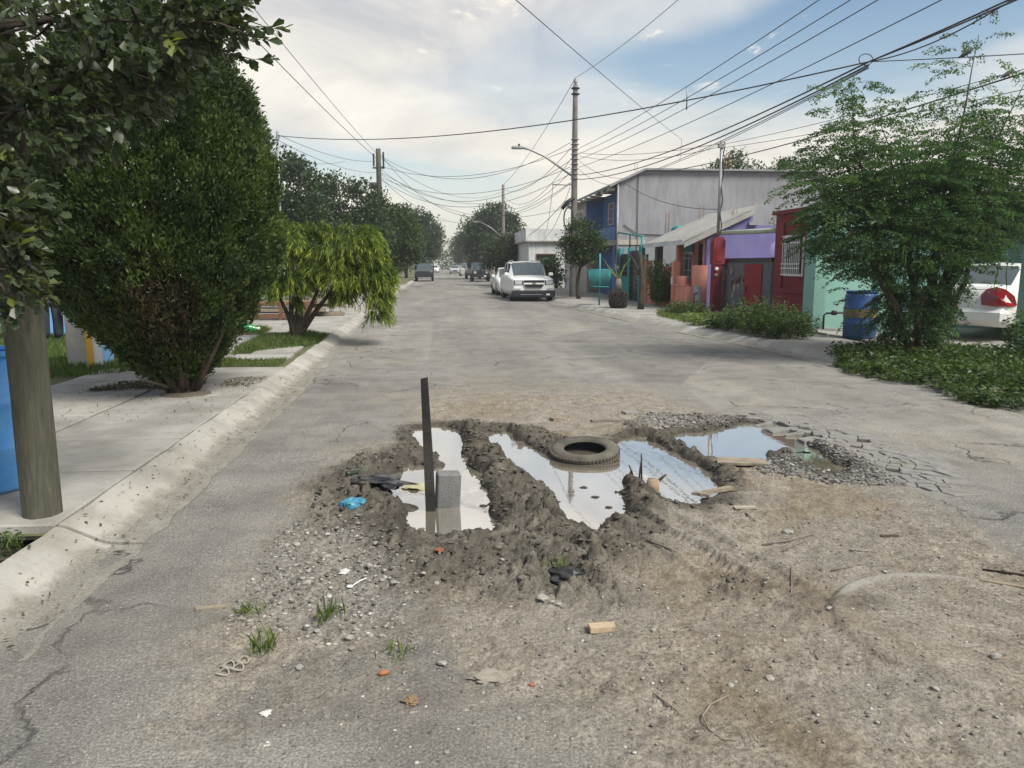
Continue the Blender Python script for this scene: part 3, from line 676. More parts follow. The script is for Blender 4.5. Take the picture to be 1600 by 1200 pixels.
MT['purple'] = paint('purple_paint', (0.155, 0.14, 0.33), (0.2, 0.19, 0.3), 0.5); MT['red'] = paint('dark_red_paint', (0.19, 0.022, 0.03), (0.1, 0.03, 0.03), 0.3)
MT['door_red'] = paint('red_door_paint', (0.26, 0.022, 0.028), (0.14, 0.03, 0.03), 0.25); MT['mint'] = paint('mint_paint', (0.235, 0.43, 0.365), (0.3, 0.4, 0.35), 0.25)
MT['block'] = mat('bare_block', (0.13, 0.13, 0.132), 0.95, 0.3, 3, 40, 0.5, 60, dirt=(0.2, 0.19, 0.18), dirt_amt=0.4)
MT['mortar'] = mat('mortar', (0.17, 0.168, 0.16), 0.95, 0.2, 3, 40, 0.3, 60)
MT['roof_tin'] = mat('pale_roof', (0.34, 0.33, 0.31), 0.8, 0.2, 2, 20, 0.2, 50, dirt=(0.25, 0.23, 0.2), dirt_amt=0.5)
MT['greenwhite'] = paint('pale_green_paint', (0.42, 0.48, 0.36)); MT['brown'] = mat('brown_wood', (0.17, 0.085, 0.05), 0.8, 0.35, 8, 60, 0.3, 50)
MT['wood'] = mat('weathered_wood', (0.26, 0.215, 0.16), 0.9, 0.35, 10, 70, 0.4, 60); MT['skyblue'] = paint('sky_blue_paint', (0.17, 0.42, 0.78), (0.3, 0.45, 0.6), 0.2)
MT['yellow'] = paint('yellow_paint', (0.72, 0.4, 0.04)); MT['rust'] = mat('rust', (0.2, 0.09, 0.05), 0.9, 0.4, 7, 50, 0.3, 60)

def window_x(root, x, y0, y1, z0, z1, frame, grille, nv=5, nh=2, depth=0.1, face=-1):
    """window in a wall facing -X (the street): frame, pane and iron grille as parts"""
    f = MB(); t = 0.06
    xa, xb = x - 0.05, x + 0.02
    f.box(xa, xb, y0 - t, y1 + t, z1, z1 + t).box(xa, xb, y0 - t, y1 + t, z0 - t, z0).box(xa, xb, y0 - t, y0, z0, z1).box(xa, xb, y1, y1 + t, z0, z1)
    w = f.build('window', frame, root)
    box('pane', GL, w, x - 0.012, x + 0.01, y0, y1, z0, z1)
    if grille is not None:
        g = MB(); r = 0.011
        for i in range(nv):
            yy = y0 + (y1 - y0) * (i + 0.5) / nv; g.box(xa - 0.03, xa - 0.03 + 2 * r, yy - r, yy + r, z0 - 0.03, z1 + 0.03)
        for i in range(nh):
            zz = z0 + (z1 - z0) * (i + 0.5) / nh; g.box(xa - 0.036, xa - 0.031 + r, y0 - 0.03, y1 + 0.03, zz - r, zz + r)
        g.build('grille', grille, w)
    return w
def window_y(root, y, x0, x1, z0, z1, frame, grille, nv=6, nh=2):
    f = MB(); t = 0.06; ya, yb = y - 0.05, y + 0.02
    f.box(x0 - t, x1 + t, ya, yb, z1, z1 + t).box(x0 - t, x1 + t, ya, yb, z0 - t, z0).box(x0 - t, x0, ya, yb, z0, z1).box(x1, x1 + t, ya, yb, z0, z1)
    w = f.build('window', frame, root)
    box('pane', GL, w, x0, x1, y - 0.012, y + 0.01, z0, z1)
    g = MB(); r = 0.014
    for i in range(nv):
        xx = x0 + (x1 - x0) * (i + 0.5) / nv; g.box(xx - r, xx + r, ya - 0.03, ya - 0.005, z0, z1)
    for i in range(nh):
        zz = z0 + (z1 - z0) * (i + 0.5) / nh; g.box(x0, x1, ya - 0.036, ya - 0.031, zz - r, zz + r)
    if grille is not None: g.build('grille', grille, w)
    return w
def rebar(root, x, y, z, h=0.9, n=4, w=0.12):
    for k in range(n):
        a, b = (k % 2) * w, (k // 2) * w
        MB().tube([(x + a, y + b, z), (x + a + rnd.uniform(-.03, .03), y + b, z + h * rnd.uniform(0.75, 1.0))], 0.009, 5).build('rebar', MT['rust'], root)

# two-storey house: grey side wall, blue street front
hs = empty('two_storey_house', (8.0, 34.5, 0.1), label='two-storey house with bare grey side wall and blue balcony front', cat='house')
sw = MB().prism([(8.02, 0.1), (17.5, 0.1), (17.5, 5.78), (9.15, 5.78), (8.02, 5.25)], 34.5, 34.72, 'y').build('side_wall', MT['grey_render'], hs)
MB().prism([(8.02, 0.1), (17.5, 0.1), (17.5, 5.6), (9.15, 5.6), (8.02, 5.1)], 46.0, 46.2, 'y').build('side_wall', MT['cream'], hs)
box('upper_wall', MT['blue'], hs, 8.9, 9.1, 34.73, 42.0, 2.75, 5.2)
box('upper_wall', MT['cream'], hs, 8.1, 8.3, 42.0, 45.98, 2.75, 5.05)
box('lower_wall', MT['dblue'], hs, 8.7, 8.9, 34.73, 42.0, 0.1, 2.5)
box('lower_wall', MT['cream'], hs, 8.1, 8.3, 42.0, 45.98, 0.1, 2.55)
box('cross_wall', MT['blue'], hs, 8.0, 8.9, 41.8, 41.98, 2.75, 5.0)
box('floor_slab', MT['cream'], hs, 7.95, 9.3, 34.45, 46.0, 2.52, 2.74)
box('balcony_parapet', MT['blue'], hs, 7.97, 8.07, 34.74, 41.9, 2.741, 3.35)
MB().prism([(7.6, 5.02), (7.6, 5.14), (9.15, 5.86), (17.6, 5.86), (17.6, 5.78), (9.2, 5.78)], 34.3, 46.3, 'y').build('roof', MT['grey_render'], hs)
for k in range(9):
    yb = 34.6 + k * 1.35
    box('eave_block', MT['cream'], hs, 7.62, 7.9, yb, yb + 0.5, 4.9, 5.03)
window_x(hs, 8.9, 36.2, 37.6, 3.3, 4.75, MT['white_metal'], MT['white_metal'], 5, 4)
window_x(hs, 8.9, 39.2, 40.2, 3.7, 4.7, MT['white_metal'], MT['white_metal'], 3, 2)
window_x(hs, 8.1, 43.4, 44.6, 3.3, 4.6, MT['white_metal'], MT['white_metal'], 3, 2)
window_x(hs, 8.7, 36.0, 36.9, 0.3, 2.2, MT['blue'], MT['black_metal'], 4, 3)
box('corner_pillar', MT['blue'], hs, 7.96, 8.2, 34.73, 35.1, 0.1, 2.51)
MB().tube([(8.0, 34.4, 0.3), (7.98, 34.4, 5.2)], 0.05, 8).build('downpipe', MT['metal'], hs)
for pts in (([(8.9, 34.45, 5.6), (8.92, 34.45, 2.6), (8.85, 34.45, 1.4)]), ([(8.3, 34.46, 3.4), (8.9, 34.46, 3.0), (12.0, 34.46, 2.9)])):
    MB().tube(pts, 0.018, 5).build('wall_cable', MT['wire'], hs)
rebar(hs, 13.2, 35.2, 5.8, 1.0); rebar(hs, 8.9, 35.2, 5.8, 0.5, 2)
# white meter boxes at the street corner of the house
mbx = empty('electric_meter', (8.02, 34.2, 1.2), label='small grey electric meter on the blue house corner', cat='meter')
box('meter_box', MT['metal'], mbx, 7.9, 8.06, 34.2, 34.42, 1.35, 1.65, bev=0.02); MB().lathe([(0.0, -0.07), (0.06, -0.06), (0.07, 0)], (8.0, 34.18, 1.52), 10, 'y').build('dial_glass', MT['white_metal'], mbx)

# white house farther on
wh = empty('white_house', (6.0, 52.0, 0.1), label='low white house with dark barred window behind the parked cars', cat='house')
box('wall', MT['white'], wh, 6.05, 13.0, 52.0, 60.0, 0.1, 3.2); box('parapet', MT['white'], wh, 5.85, 13.1, 51.9, 60.1, 3.22, 4.0)
box('eave', MT['concrete'], wh, 5.75, 13.15, 51.75, 60.2, 3.14, 3.219)
window_y(wh, 52.0, 6.6, 7.85, 1.05, 2.3, MT['brown'], MT['black_metal'], 8, 2)
window_y(wh, 52.0, 8.75, 9.3, 0.2, 2.6, MT['grey_render'], MT['black_metal'], 3, 2)
gp = empty('gate_pillar', (8.3, 49.6, 0.1), label='grey concrete gate pillar beside the white house', cat='pillar')
box('shaft', MT['grey_render'], gp, 8.15, 8.45, 49.5, 49.8, 0.1, 3.9); box('cap', MT['concrete'], gp, 8.1, 8.5, 49.45, 49.85, 3.901, 4.0)

# teal house: low front with iron screens
th = empty('teal_house', (8.0, 30.5, 0.1), label='teal fronted house with dark iron screens between teal posts', cat='house')
box('wall', MT['teal'], th, 8.2, 8.35, 30.6, 34.44, 0.1, 2.0)
box('rear_wall', MT['block'], th, 11.5, 11.7, 30.6, 34.44, 0.1, 2.9)
box('screen_backing', GL, th, 8.36, 8.4, 30.6, 34.4, 0.4, 2.05)
for yb in (30.55, 32.35, 34.1): box('post', MT['teal'], th, 8.05, 8.25, yb, yb + 0.26, 0.1, 2.35)
box('lower_wall', MT['teal'], th, 8.1, 8.199, 32.62, 34.09, 0.1, 1.15)
for (y0, y1, z0, z1) in ((32.62, 34.09, 1.16, 2.1), (30.82, 32.34, 0.2, 2.2)):
    box('dark_void_sheet', GL, th, 8.14, 8.198, y0, y1, z0, z1)  # dark sheet in place of the shaded space behind the screen bars
    g = MB()
    n = 9
    for i in range(n + 1): yy = y0 + (y1 - y0) * i / n; g.box(8.085, 8.1, yy - 0.012, yy + 0.012, z0, z1)
    for i in range(int((z1 - z0) / 0.2) + 1): zz = z0 + i * 0.2; g.box(8.07, 8.084, y0, y1, zz - 0.012, zz + 0.012)
    g.build('iron_screen', MT['black_metal'], th)
MB().tube([(8.05, 30.3, 2.75), (8.05, 34.4, 3.05)], 0.035, 8).build('top_rail', MT['teal'], th)
MB().tube([(8.1, 30.5, 0.1), (8.1, 30.5, 2.8)], 0.05, 8).build('pipe_post', MT['teal'], th)
MB().tube([(8.1, 32.5, 2.3), (8.1, 32.5, 2.9)], 0.03, 8).build('pipe_post', MT['black_metal'], th)
rebar(th, 9.2, 31.0, 2.9, 1.0); box('roof_tank', MT['teal'], th, 9.6, 10.4, 30.9, 31.7, 2.9, 3.2, bev=0.1)

# peach house with lean-to roof and purple side wall
ph = empty('peach_house', (8.5, 25.5, 0.1), label='peach house with pale lean-to roof and purple side wall', cat='house')
MB().prism([(9.0, 0.1), (14.5, 0.1), (14.5, 2.95), (10.55, 2.95), (10.55, 3.45), (9.0, 2.72)], 25.5, 25.7, 'y').build('side_wall', MT['purple'], ph)
box('front_wall', MT['peach'], ph, 9.6, 9.8, 25.71, 30.4, 0.1, 2.75)
box('front_pier', MT['peach'], ph, 9.02, 9.2, 25.71, 25.95, 0.1, 2.6); box('front_pier', MT['peach'], ph, 8.85, 9.05, 28.1, 28.4, 0.1, 2.45)
box('front_pier', MT['block'], ph, 8.6, 8.85, 30.1, 30.4, 0.1, 2.45)
for k in range(9):
    y0 = 25.42 + k * 0.56
    MB().prism([(8.15, 2.38), (8.15, 2.44), (10.7, 3.62), (10.7, 3.56)], y0, y0 + 0.545, 'y').build('roof_sheet', MT['roof_tin'], ph)
box('roof_edge', MT['white'], ph, 8.13, 8.149, 25.4, 30.5, 2.3, 2.46)
MB().prism([(8.17, 2.2), (8.17, 2.37), (10.55, 3.47), (10.55, 3.3)], 25.36, 25.415, 'y').build('barge_board', MT['roof_tin'], ph)
window_x(ph, 9.6, 26.1, 27.9, 0.95, 2.35, MT['black_metal'], MT['black_metal'], 6, 4)
window_x(ph, 9.6, 28.7, 29.8, 1.2, 2.1, MT['white_metal'], MT['white_metal'], 2, 2)
box('teal_panel', MT['teal'], ph, 9.54, 9.59, 28.6, 29.9, 2.12, 2.5)
rebar(ph, 10.0, 25.9, 2.9, 0.75); rebar(ph, 10.2, 29.8, 3.2, 0.9, 3)
box('side_wall_light', MT['metal'], ph, 10.4, 10.7, 25.4, 25.499, 2.95, 3.05)
# round scuff on the purple wall is old plaster
MB().lathe([(0.0, -0.006), (0.28, -0.006), (0.3, 0.0)], (11.5, 25.5, 2.15), 18, 'y').build('plaster_patch', mat('plaster_patch', (0.27, 0.24, 0.42), 0.9, 0.3, 8, 40, 0.2, 40), ph)

# peach garden wall
gw = empty('garden_wall', (8.3, 25.3, 0.1), label='pink garden wall with square posts and a stepped opening', cat='wall')
box('low_wall', MT['peach'], gw, 8.28, 8.4, 25.6, 26.6, 0.1, 0.92)
box('coping', MT['peach'], gw, 8.22, 8.46, 25.56, 26.6, 0.921, 0.98)
box('post', MT['peach'], gw, 8.22, 8.46, 26.61, 26.85, 0.1, 1.75); box('post', MT['peach'], gw, 8.2, 8.48, 27.6, 27.85, 0.1, 1.55)
box('post', MT['peach'], gw, 8.5, 8.95, 25.2, 25.45, 0.1, 1.62); box('low_wall', MT['peach'], gw, 8.28, 8.499, 25.25, 25.55, 0.1, 0.91)
box('low_wall', MT['peach'], gw, 8.28, 8.4, 27.86, 30.2, 0.1, 1.0); box('post', MT['peach'], gw, 8.2, 8.45, 30.2, 30.45, 0.1, 1.8)
for k in range(5): box('brick_pier', MT['peach'], gw, 8.30, 8.38, 25.62 + k * 0.2, 25.74 + k * 0.2, 0.981, 1.25)
gm = empty('water_meter_post', (8.25, 25.15, 0.1), label='grey concrete stub with pipe in front of the pink wall', cat='post')
box('stub', MT['grey_render'], gm, 8.42, 8.62, 24.85, 25.05, 0.1, 0.95); MB().tube([(8.38, 24.8, 0.12), (8.38, 24.8, 0.7), (8.5, 24.84, 0.72)], 0.025, 6).build('pipe', MT['black_metal'], gm)
pl = tag(MB().box(8.19, 8.215, 26.64, 26.82, 0.95, 1.2).build('house_sign', MT['white_metal']), 'small white plaque on the pink garden wall post', 'sign')

# red meter pillar with mast
rp = empty('meter_pillar', (9.0, 24.5, 0.1), label='dark red meter pillar with arched top and cable mast', cat='pillar')
box('shaft', MT['red'], rp, 8.86, 9.14, 24.36, 24.64, 0.1, 1.65)
MB().prism([(8.82, 1.651), (9.2, 1.651), (9.2, 2.38), (9.12, 2.52), (8.9, 2.52), (8.82, 2.38)], 24.33, 24.67, 'y').build('head', MT['red'], rp)
MB().prism([(8.9, 1.75), (9.08, 1.75), (9.08, 2.2), (9.03, 2.28), (8.95, 2.28), (8.9, 2.2)], 24.31, 24.329, 'y').build('niche_frame', MT['door_red'], rp)
box('side_ledge', MT['red'], rp, 9.15, 9.3, 24.4, 24.6, 1.6, 1.8)
MB().lathe([(0, -0.05), (0.05, -0.05), (0.06, -0.035), (0.06, 0.0)], (8.94, 24.35, 1.5), 12, 'y').build('meter_dial', MT['white_metal'], rp)
MB().lathe([(0, -0.05), (0.045, -0.05), (0.055, -0.03), (0.055, 0.0)], (8.93, 24.35, 1.3), 12, 'y').build('meter_dial', MT['metal'], rp)
MB().tube([(9.0, 24.5, 2.52), (9.0, 24.5, 5.5)], 0.05, 8).build('mast', MT['metal'], rp)
MB().tube([(9.06 + 0.03 * math.sin(k * 0.9), 24.46 + 0.03 * math.cos(k * 0.9), 2.6 + k * 0.12) for k in range(25)], 0.02, 5).build('mast_cable', MT['wire'], rp)
box('insulator', MT['metal'], rp, 8.9, 9.1, 24.42, 24.58, 5.3, 5.42)

# bare block wall with red door, under a pale green beam
bw = empty('block_wall', (9.4, 21.0, 0.1), label='bare grey block wall with red metal door and graffiti', cat='wall')
box('mortar_core', MT['mortar'], bw, 9.33, 9.45, 21.0, 24.9, 0.1, 1.72)
zc_ = 0.1; row = 0
while zc_ < 1.65:
    y = 21.02 - (0.2 if row % 2 else 0.0)
    while y < 24.85:
        a, b = max(y, 21.0), min(y + 0.4, 24.9)
        if b - a > 0.06 and not (21.7 < (a + b) / 2 < 22.75): box('block', MT['block'], bw, 9.306 + rnd.uniform(-.004, .004), 9.33, a + 0.006, b - 0.006, zc_ + 0.006, zc_ + 0.192)
        y += 0.4
    zc_ += 0.2; row += 1
box('coping', MT['black_metal'], bw, 9.28, 9.48, 21.0, 24.75, 1.721, 1.84)
d_ = box('door', MT['door_red'], bw, 9.27, 9.328, 21.6, 22.85, 0.1, 1.66); box('handle', MT['black_metal'], d_, 9.24, 9.269, 22.6, 22.66, 0.85, 1.0)
def splat(cy, cz, r, seed):
    q = random.Random(seed); return [(cy + r * q.uniform(.4, 1) * math.cos(a) * 0.8, cz + r * q.uniform(.5, 1.2) * math.sin(a)) for a in [k * PI / 5 for k in range(10)]]
for k, (cy, cz, r) in enumerate(((24.0, 1.45, 0.12), (23.7, 0.95, 0.17), (23.4, 0.98, 0.11), (23.85, 0.68, 0.12), (23.75, 0.42, 0.12), (24.5, 1.38, 0.12), (24.6, 1.2, 0.08), (24.45, 0.6, 0.07))):
    MB().prism(splat(cy, cz, r, k), 9.298, 9.301, 'x').build('plaster_patch', MT['roof_tin'], bw)
def stroke(pts, r=0.016): return MB().tube([(9.296, y, z) for y, z in pts], r, 5)
G = mat('graffiti_paint', (0.17, 0.03, 0.03), 0.7, 0.2)
def arc(cy, cz, r, a0, a1, n=8, sy=1.0): return [(cy + r * sy * math.cos(R(a0 + (a1 - a0) * k / n)), cz + r * math.sin(R(a0 + (a1 - a0) * k / n))) for k in range(n + 1)]
bx = lambda y, z: (23.95 - y, 1.02 + z)
for st_ in ([bx(0, -.1), bx(.02, .12)], [bx(0.02, .12), bx(.12, .1), bx(.1, 0), bx(.01, 0)], [bx(.2, .02), bx(.22, .16), bx(.34, .18)], [bx(.21, .09), bx(.3, .1)], [bx(.2, .02), bx(.33, .04)], [bx(.42, .18), bx(.45, .04), bx(.55, .06), bx(.56, .2)], [bx(.64, .06), bx(.66, .22), bx(.78, .24)], [bx(.66, .15), bx(.75, .16)],
            [bx(.98, .1), bx(1.02, .28), bx(1.12, .12)], [bx(1.0, .18), bx(1.1, .19)], [bx(1.18, .1), bx(1.2, .27), bx(1.32, .2), bx(1.2, .17), bx(1.34, .08)], arc(22.95, 1.45, 0.16, 60, 300, 10, 0.8)):
    stroke(st_).build('graffiti_stroke', G, bw)
gb = tag(MB().tube([(9.35, 20.95, 2.58), (9.35, 25.4, 2.68)], 0.075, 10).build('gate_beam', MT['greenwhite']), 'pale green horizontal pipe beam above the block wall', 'beam')

# dark red house front
rh = empty('red_house', (9.3, 18.6, 0.1), label='dark red house front with white ornamental window grille', cat='house')
box('plinth', MT['concrete'], rh, 9.25, 9.6, 18.35, 20.85, 0.1, 0.4)
for k in range(12):
    sx = rnd.uniform(0.1, 0.17); yb = 18.4 + k * 0.2
    box('plinth_stone', MT['white'], rh, 9.2, 9.249, yb, yb + sx, 0.13 + 0.1 * (k % 2), 0.24 + 0.1 * (k % 2), bev=0.015)
box('wall', MT['red'], rh, 9.3, 9.6, 18.35, 20.85, 0.401, 2.98)
box('coping', MT['red'], rh, 9.2, 9.7, 18.3, 20.9, 2.981, 3.08)
box('side_wall', MT['red'], rh, 9.6, 15.0, 20.6, 20.84, 0.1, 2.9)
for (a, b, c, d) in ((18.85, 18.97, 0.9, 2.75), (20.25, 20.37, 0.9, 2.75), (18.97, 20.25, 0.9, 1.02)): box('moulding', MT['red'], rh, 9.25, 9.299, a, b, c, d)
wn = window_x(rh, 9.3, 19.1, 20.1, 1.4, 2.35, MT['white_metal'], None)
g = MB()
for k in range(10):
    yy = 19.12 + k * 0.107; g.box(9.17, 9.188, yy - 0.009, yy + 0.009, 1.36, 2.22)
for zz in (1.38, 1.55, 1.66, 2.2, 2.38): g.box(9.165, 9.169, 19.06, 20.14, zz - 0.012, zz + 0.012)
g.build('grille_bars', MT['white_metal'], wn)
for k in range(5):
    MB().tube([(9.18, 19.2 + k * 0.2 + 0.08 * math.cos(a), 2.29 + 0.075 * math.sin(a)) for a in np.linspace(0, 2 * PI, 9)], 0.009, 5, cap=False).build('grille_scroll', MT['white_metal'], wn)

# mint house with carport
mh = empty('mint_house', (9.0, 12.5, 0.1), label='mint green house with carport posts around the parked sedan', cat='house')
box('pilaster', MT['mint'], mh, 8.95, 9.25, 17.75, 18.3, 0.1, 3.1)
box('party_wall', MT['mint'], mh, 9.251, 16.0, 17.95, 18.2, 0.1, 3.0)
box('front_wall', MT['mint'], mh, 15.8, 16.0, 8.0, 17.949, 0.1, 3.0)
box('carport_post', MT['mint'], mh, 10.28, 10.52, 12.62, 12.86, 0.1, 2.9)
box('carport_post', MT['mint'], mh, 9.72, 9.98, 16.35, 16.62, 0.1, 2.9)
box('roof', MT['concrete'], mh, 13.6, 16.2, 8.0, 18.0, 3.01, 3.2)  # unseen carport roof, cut back from the front to let light onto the sedan
box('doorway', GL, mh, 15.77, 15.799, 13.0, 14.0, 0.13, 2.2)
box('fence_post', MT['wood'], mh, 10.45, 10.6, 12.3, 12.45, 0.1, 1.2)
gpipe = empty('gas_pipe', (9.0, 17.5, 0.1), label='black bent pipe with valve along the mint wall', cat='pipe')
MB().tube([(9.1, 17.5, 0.1), (9.1, 17.5, 0.45), (9.16, 17.5, 0.5), (9.9, 17.5, 0.52), (9.95, 17.5, 0.5), (9.97, 17.5, 0.1)], 0.025, 8).build('pipe_run', MT['black_metal'], gpipe)
MB().lathe([(0, -.06), (.06, -.05), (.075, 0), (.06, .05), (0, .06)], (9.35, 17.5, 0.51), 10, 'z').build('valve', MT['black_metal'], gpipe)
gp2_ = tag(MB().tube([(8.85, 18.0, 0.1), (8.85, 18.0, 0.42), (8.9, 18.25, 0.46), (9.2, 18.3, 0.46)], 0.03, 8).build('bent_pipe', MT['black_metal']), 'short black bent pipe at the foot of the red house', 'pipe')

# ------------------------------------------------------------------ left side: blue house, post, person area
bh = empty('blue_house', (-8.6, 12.0, 0.1), label='sky blue house wall behind the trimmed cypress', cat='house')
box('wall', MT['skyblue'], bh, -9.4, -9.2, 9.0, 24.0, 0.08, 3.1); box('return_wall', MT['skyblue'], bh, -9.2, -6.9, 17.6, 17.8, 0.08, 2.9)
box('roof_slab', MT['concrete'], bh, -13.0, -8.9, 9.0, 24.0, 3.101, 3.3); box('doorway', GL, bh, -9.21, -9.19, 13.0, 13.9, 0.1, 2.2)
lp = empty('gate_post', (-5.35, 12.1, 0.1), label='square concrete gate post with yellow edge on the lawn', cat='post')
box('shaft', MT['concrete'], lp, -5.55, -5.27, 12.0, 12.35, 0.06, 1.35); box('edge_strip', MT['yellow'], lp, -5.269, -5.2, 11.995, 12.05, 0.06, 1.3)
box('side_face', MT['white'], lp, -5.269, -5.19, 12.051, 12.35, 0.06, 1.35); box('blue_face', MT['skyblue'], lp, -5.5, -5.19, 12.351, 12.75, 0.06, 1.3)
lw = tag(MB().box(-6.6, -5.6, 16.4, 16.8, 0.08, 0.3, bev=0.03).build('stone_step', MT['concrete']), 'low grey concrete step at the end of the lawn', 'step')
# left background house fronts behind the trees
for (y0, y1, col, lab) in ((26, 34, 'cream', 'cream house wall half hidden by the dark street trees'), (36, 47, 'white', 'white house wall hidden behind the dark street trees')):
    hh_ = empty('street_house', (-8.5, y0, 0.1), label=lab, cat='house'); box('wall', MT[col], hh_, -14, -8.5, y0, y1, 0.1, 3.0); box('roof', MT['concrete'], hh_, -14.1, -8.4, y0 - .1, y1 + .1, 3.001, 3.15)
    window_y(hh_, y0, -11, -9.8, 1.0, 2.2, MT['white_metal'], MT['black_metal']); 
for i, (y0, y1, col, xw) in enumerate(((62, 74, 'cream', 8.8), (76, 90, 'white', 8.6), (92, 110, 'grey_render', 9.0))):
    hh_ = empty('street_house', (xw, y0, 0.1), label=['low cream house behind the flowering hedge', 'low white house behind the tall dark tree', 'low grey house at the far end of the street'][i], cat='house')
    box('wall', MT[col], hh_, xw, xw + 7, y0, y1, 0.1, 3.1); box('roof', MT['concrete'], hh_, xw - .1, xw + 7.1, y0 - .1, y1 + .1, 3.101, 3.25); window_y(hh_, y0, xw + 1, xw + 2.2, 1.0, 2.2, MT['brown'], MT['black_metal'])
# ------------------------------------------------------------------ vehicles (local: nose towards -Y)
def carpaint(name, col, rough=0.25):
    m, t, p, o = newmat(name)
    g = N(t, 'ShaderNodeNewGeometry'); d = noise(t, 6, 5, g.outputs['Position'])
    L(t, mixc(t, M_(t, 'MULTIPLY', d, 0.3), (*col, 1), tuple(c * 0.78 for c in col)), p.inputs['Base Color'])
    L(t, M_(t, 'MULTIPLY_ADD', d, 0.2, rough), p.inputs['Roughness']); p.inputs['Coat Weight'].default_value = 0.4; p.inputs['Coat Roughness'].default_value = 0.1
    return m
CP = {'white': carpaint('white_car_paint', (0.8, 0.8, 0.77)), 'silver': carpaint('silver_car_paint', (0.4, 0.41, 0.42)), 'black': carpaint('black_car_paint', (0.015, 0.018, 0.022)), 'grey': carpaint('grey_car_paint', (0.2, 0.21, 0.22)), 'beige': carpaint('beige_car_paint', (0.42, 0.39, 0.33))}
GLASS = simple('car_glass', (0.05, 0.07, 0.08), 0.05, spec=0.9)
TYRE = mat('tyre_rubber', (0.02, 0.02, 0.021), 0.85, 0.3, 6, 60, 0.3, 60)
RIM = simple('rim_metal', (0.42, 0.43, 0.45), 0.3, 0.8)
TRIM = simple('black_trim', (0.014, 0.015, 0.017), 0.5)
CHROME = simple('chrome', (0.7, 0.7, 0.7), 0.12, 1.0)
HEADL = simple('headlight_glass', (0.5, 0.52, 0.52), 0.08, spec=0.9, coat=0.5)
TAILL = simple('tail_light_red', (0.30, 0.008, 0.012), 0.15, spec=0.8, coat=0.6)
PLATE = simple('number_plate', (0.7, 0.7, 0.66), 0.5)
def section(st):
    y, hw, zb, zs, zr, hwr = st
    if zr is None:
        up = [(hw * .86, zs + .02), (hw * .74, zs + .035), (hw * .5, zs + .05), (0, zs + .06)]
    else:
        up = [(hw * .90, zs + .02), (hwr, zr - .07), (hwr * .86, zr - .01), (0, zr + .02)]
    half = [(0, zb), (hw * .86, zb), (hw * .96, zb + .10), (hw, zb + .42 * (zs - zb)), (hw * .985, zs - .10), (hw * .93, zs)] + up
    return [(x, y, z) for x, z in half]
def car(name, stations, glass, color, loc, rz, label, cat='car', wheels=(1.4, -1.35, 0.34, 0.78), group=None, front=None, extra=None, parts=True):
    """glass: dict station interval -> set of kinds ('side','front','rear')"""
    root = empty(name, loc, rz, label, cat, group)
    S = [section(s) for s in stations]; m = len(S[0]); body = MB(); G_ = {}
    for sg in (1, -1):
        for i in range(len(S) - 1):
            for k in range(m - 1):
                q = [S[i][k], S[i][k + 1], S[i + 1][k + 1], S[i + 1][k]]
                q = [(p[0] * sg, p[1], p[2]) for p in q]
                if sg > 0: q = q[::-1]
                kd = glass.get(i)
                if kd == 'side' and k == 6: G_.setdefault(('side_window', i, sg), MB()).add(q, [(0, 1, 2, 3)])
                elif kd == 'front' and k in (7, 8): G_.setdefault(('windshield', 0, 0), MB()).add(q, [(0, 1, 2, 3)])
                elif kd == 'rear' and k in (7, 8): G_.setdefault(('rear_window', 0, 0), MB()).add(q, [(0, 1, 2, 3)])
                elif kd in ('front', 'rear') and k == 6: body.add(q, [(0, 1, 2, 3)], True)
                else: body.add(q, [(0, 1, 2, 3)], True)
        for i in (0, len(S) - 1):
            q = [(p[0] * sg, p[1], p[2]) for p in S[i]]; body.add(q, [tuple(range(m))])
    b = body.build('body', CP[color], root, True)
    bm = bmesh.new(); bm.from_mesh(b.data); bmesh.ops.remove_doubles(bm, verts=bm.verts, dist=0.004); bmesh.ops.recalc_face_normals(bm, faces=bm.faces); bm.to_mesh(b.data); bm.free()
    for (nm, i, sg), g_ in G_.items(): g_.build(nm, GLASS, root, True)
    yr, yf, r, tx = wheels
    for yy in (yf, yr):
        for sg in (1, -1):
            wl = empty('wheel', (sg * tx, yy, r)); wl.parent = root
            MB().lathe([(r * .62, -.1), (r * .9, -.11), (r, -.07), (r, .07), (r * .9, .11), (r * .62, .1)], (0, 0, 0), 18, 'x', close=True).build('tyre', TYRE, wl, True)
            MB().lathe([(0, sg * .085), (r * .3, sg * .09), (r * .55, sg * .07), (r * .63, sg * .1), (r * .63, -sg * .08), (0, -sg * .08)], (0, 0, 0), 14, 'x').build('rim', RIM, wl, True)
            # dark wheel arch lip
            MB().tube([(sg * (tx + .085), yy + (r + .05) * math.cos(a), r + (r + .05) * math.sin(a)) for a in np.linspace(0.05, PI - .05, 9)], 0.035, 5).build('wheel_arch', TRIM, root, True)
    if extra: extra(root)
    return root
def lights(root, x0, x1, y, z0, z1, m_, name='headlight', skew=0.12):
    for sg in (1, -1):
        a, b = sorted((sg * x0, sg * x1))
        MB().prism([(a, z0), (b, z0 if sg < 0 else z0 + .02), (b, z1), (a, z1 if sg > 0 else z1)], y - .015, y + skew, 'y').build(name, m_, root, True)
def mirrors(root, x, y, z, m_):
    for sg in (1, -1):
        MB().box(min(sg * x, sg * (x + .2)), max(sg * x, sg * (x + .2)), y, y + .1, z, z + .15, bev=.03).build('mirror', m_, root, True)

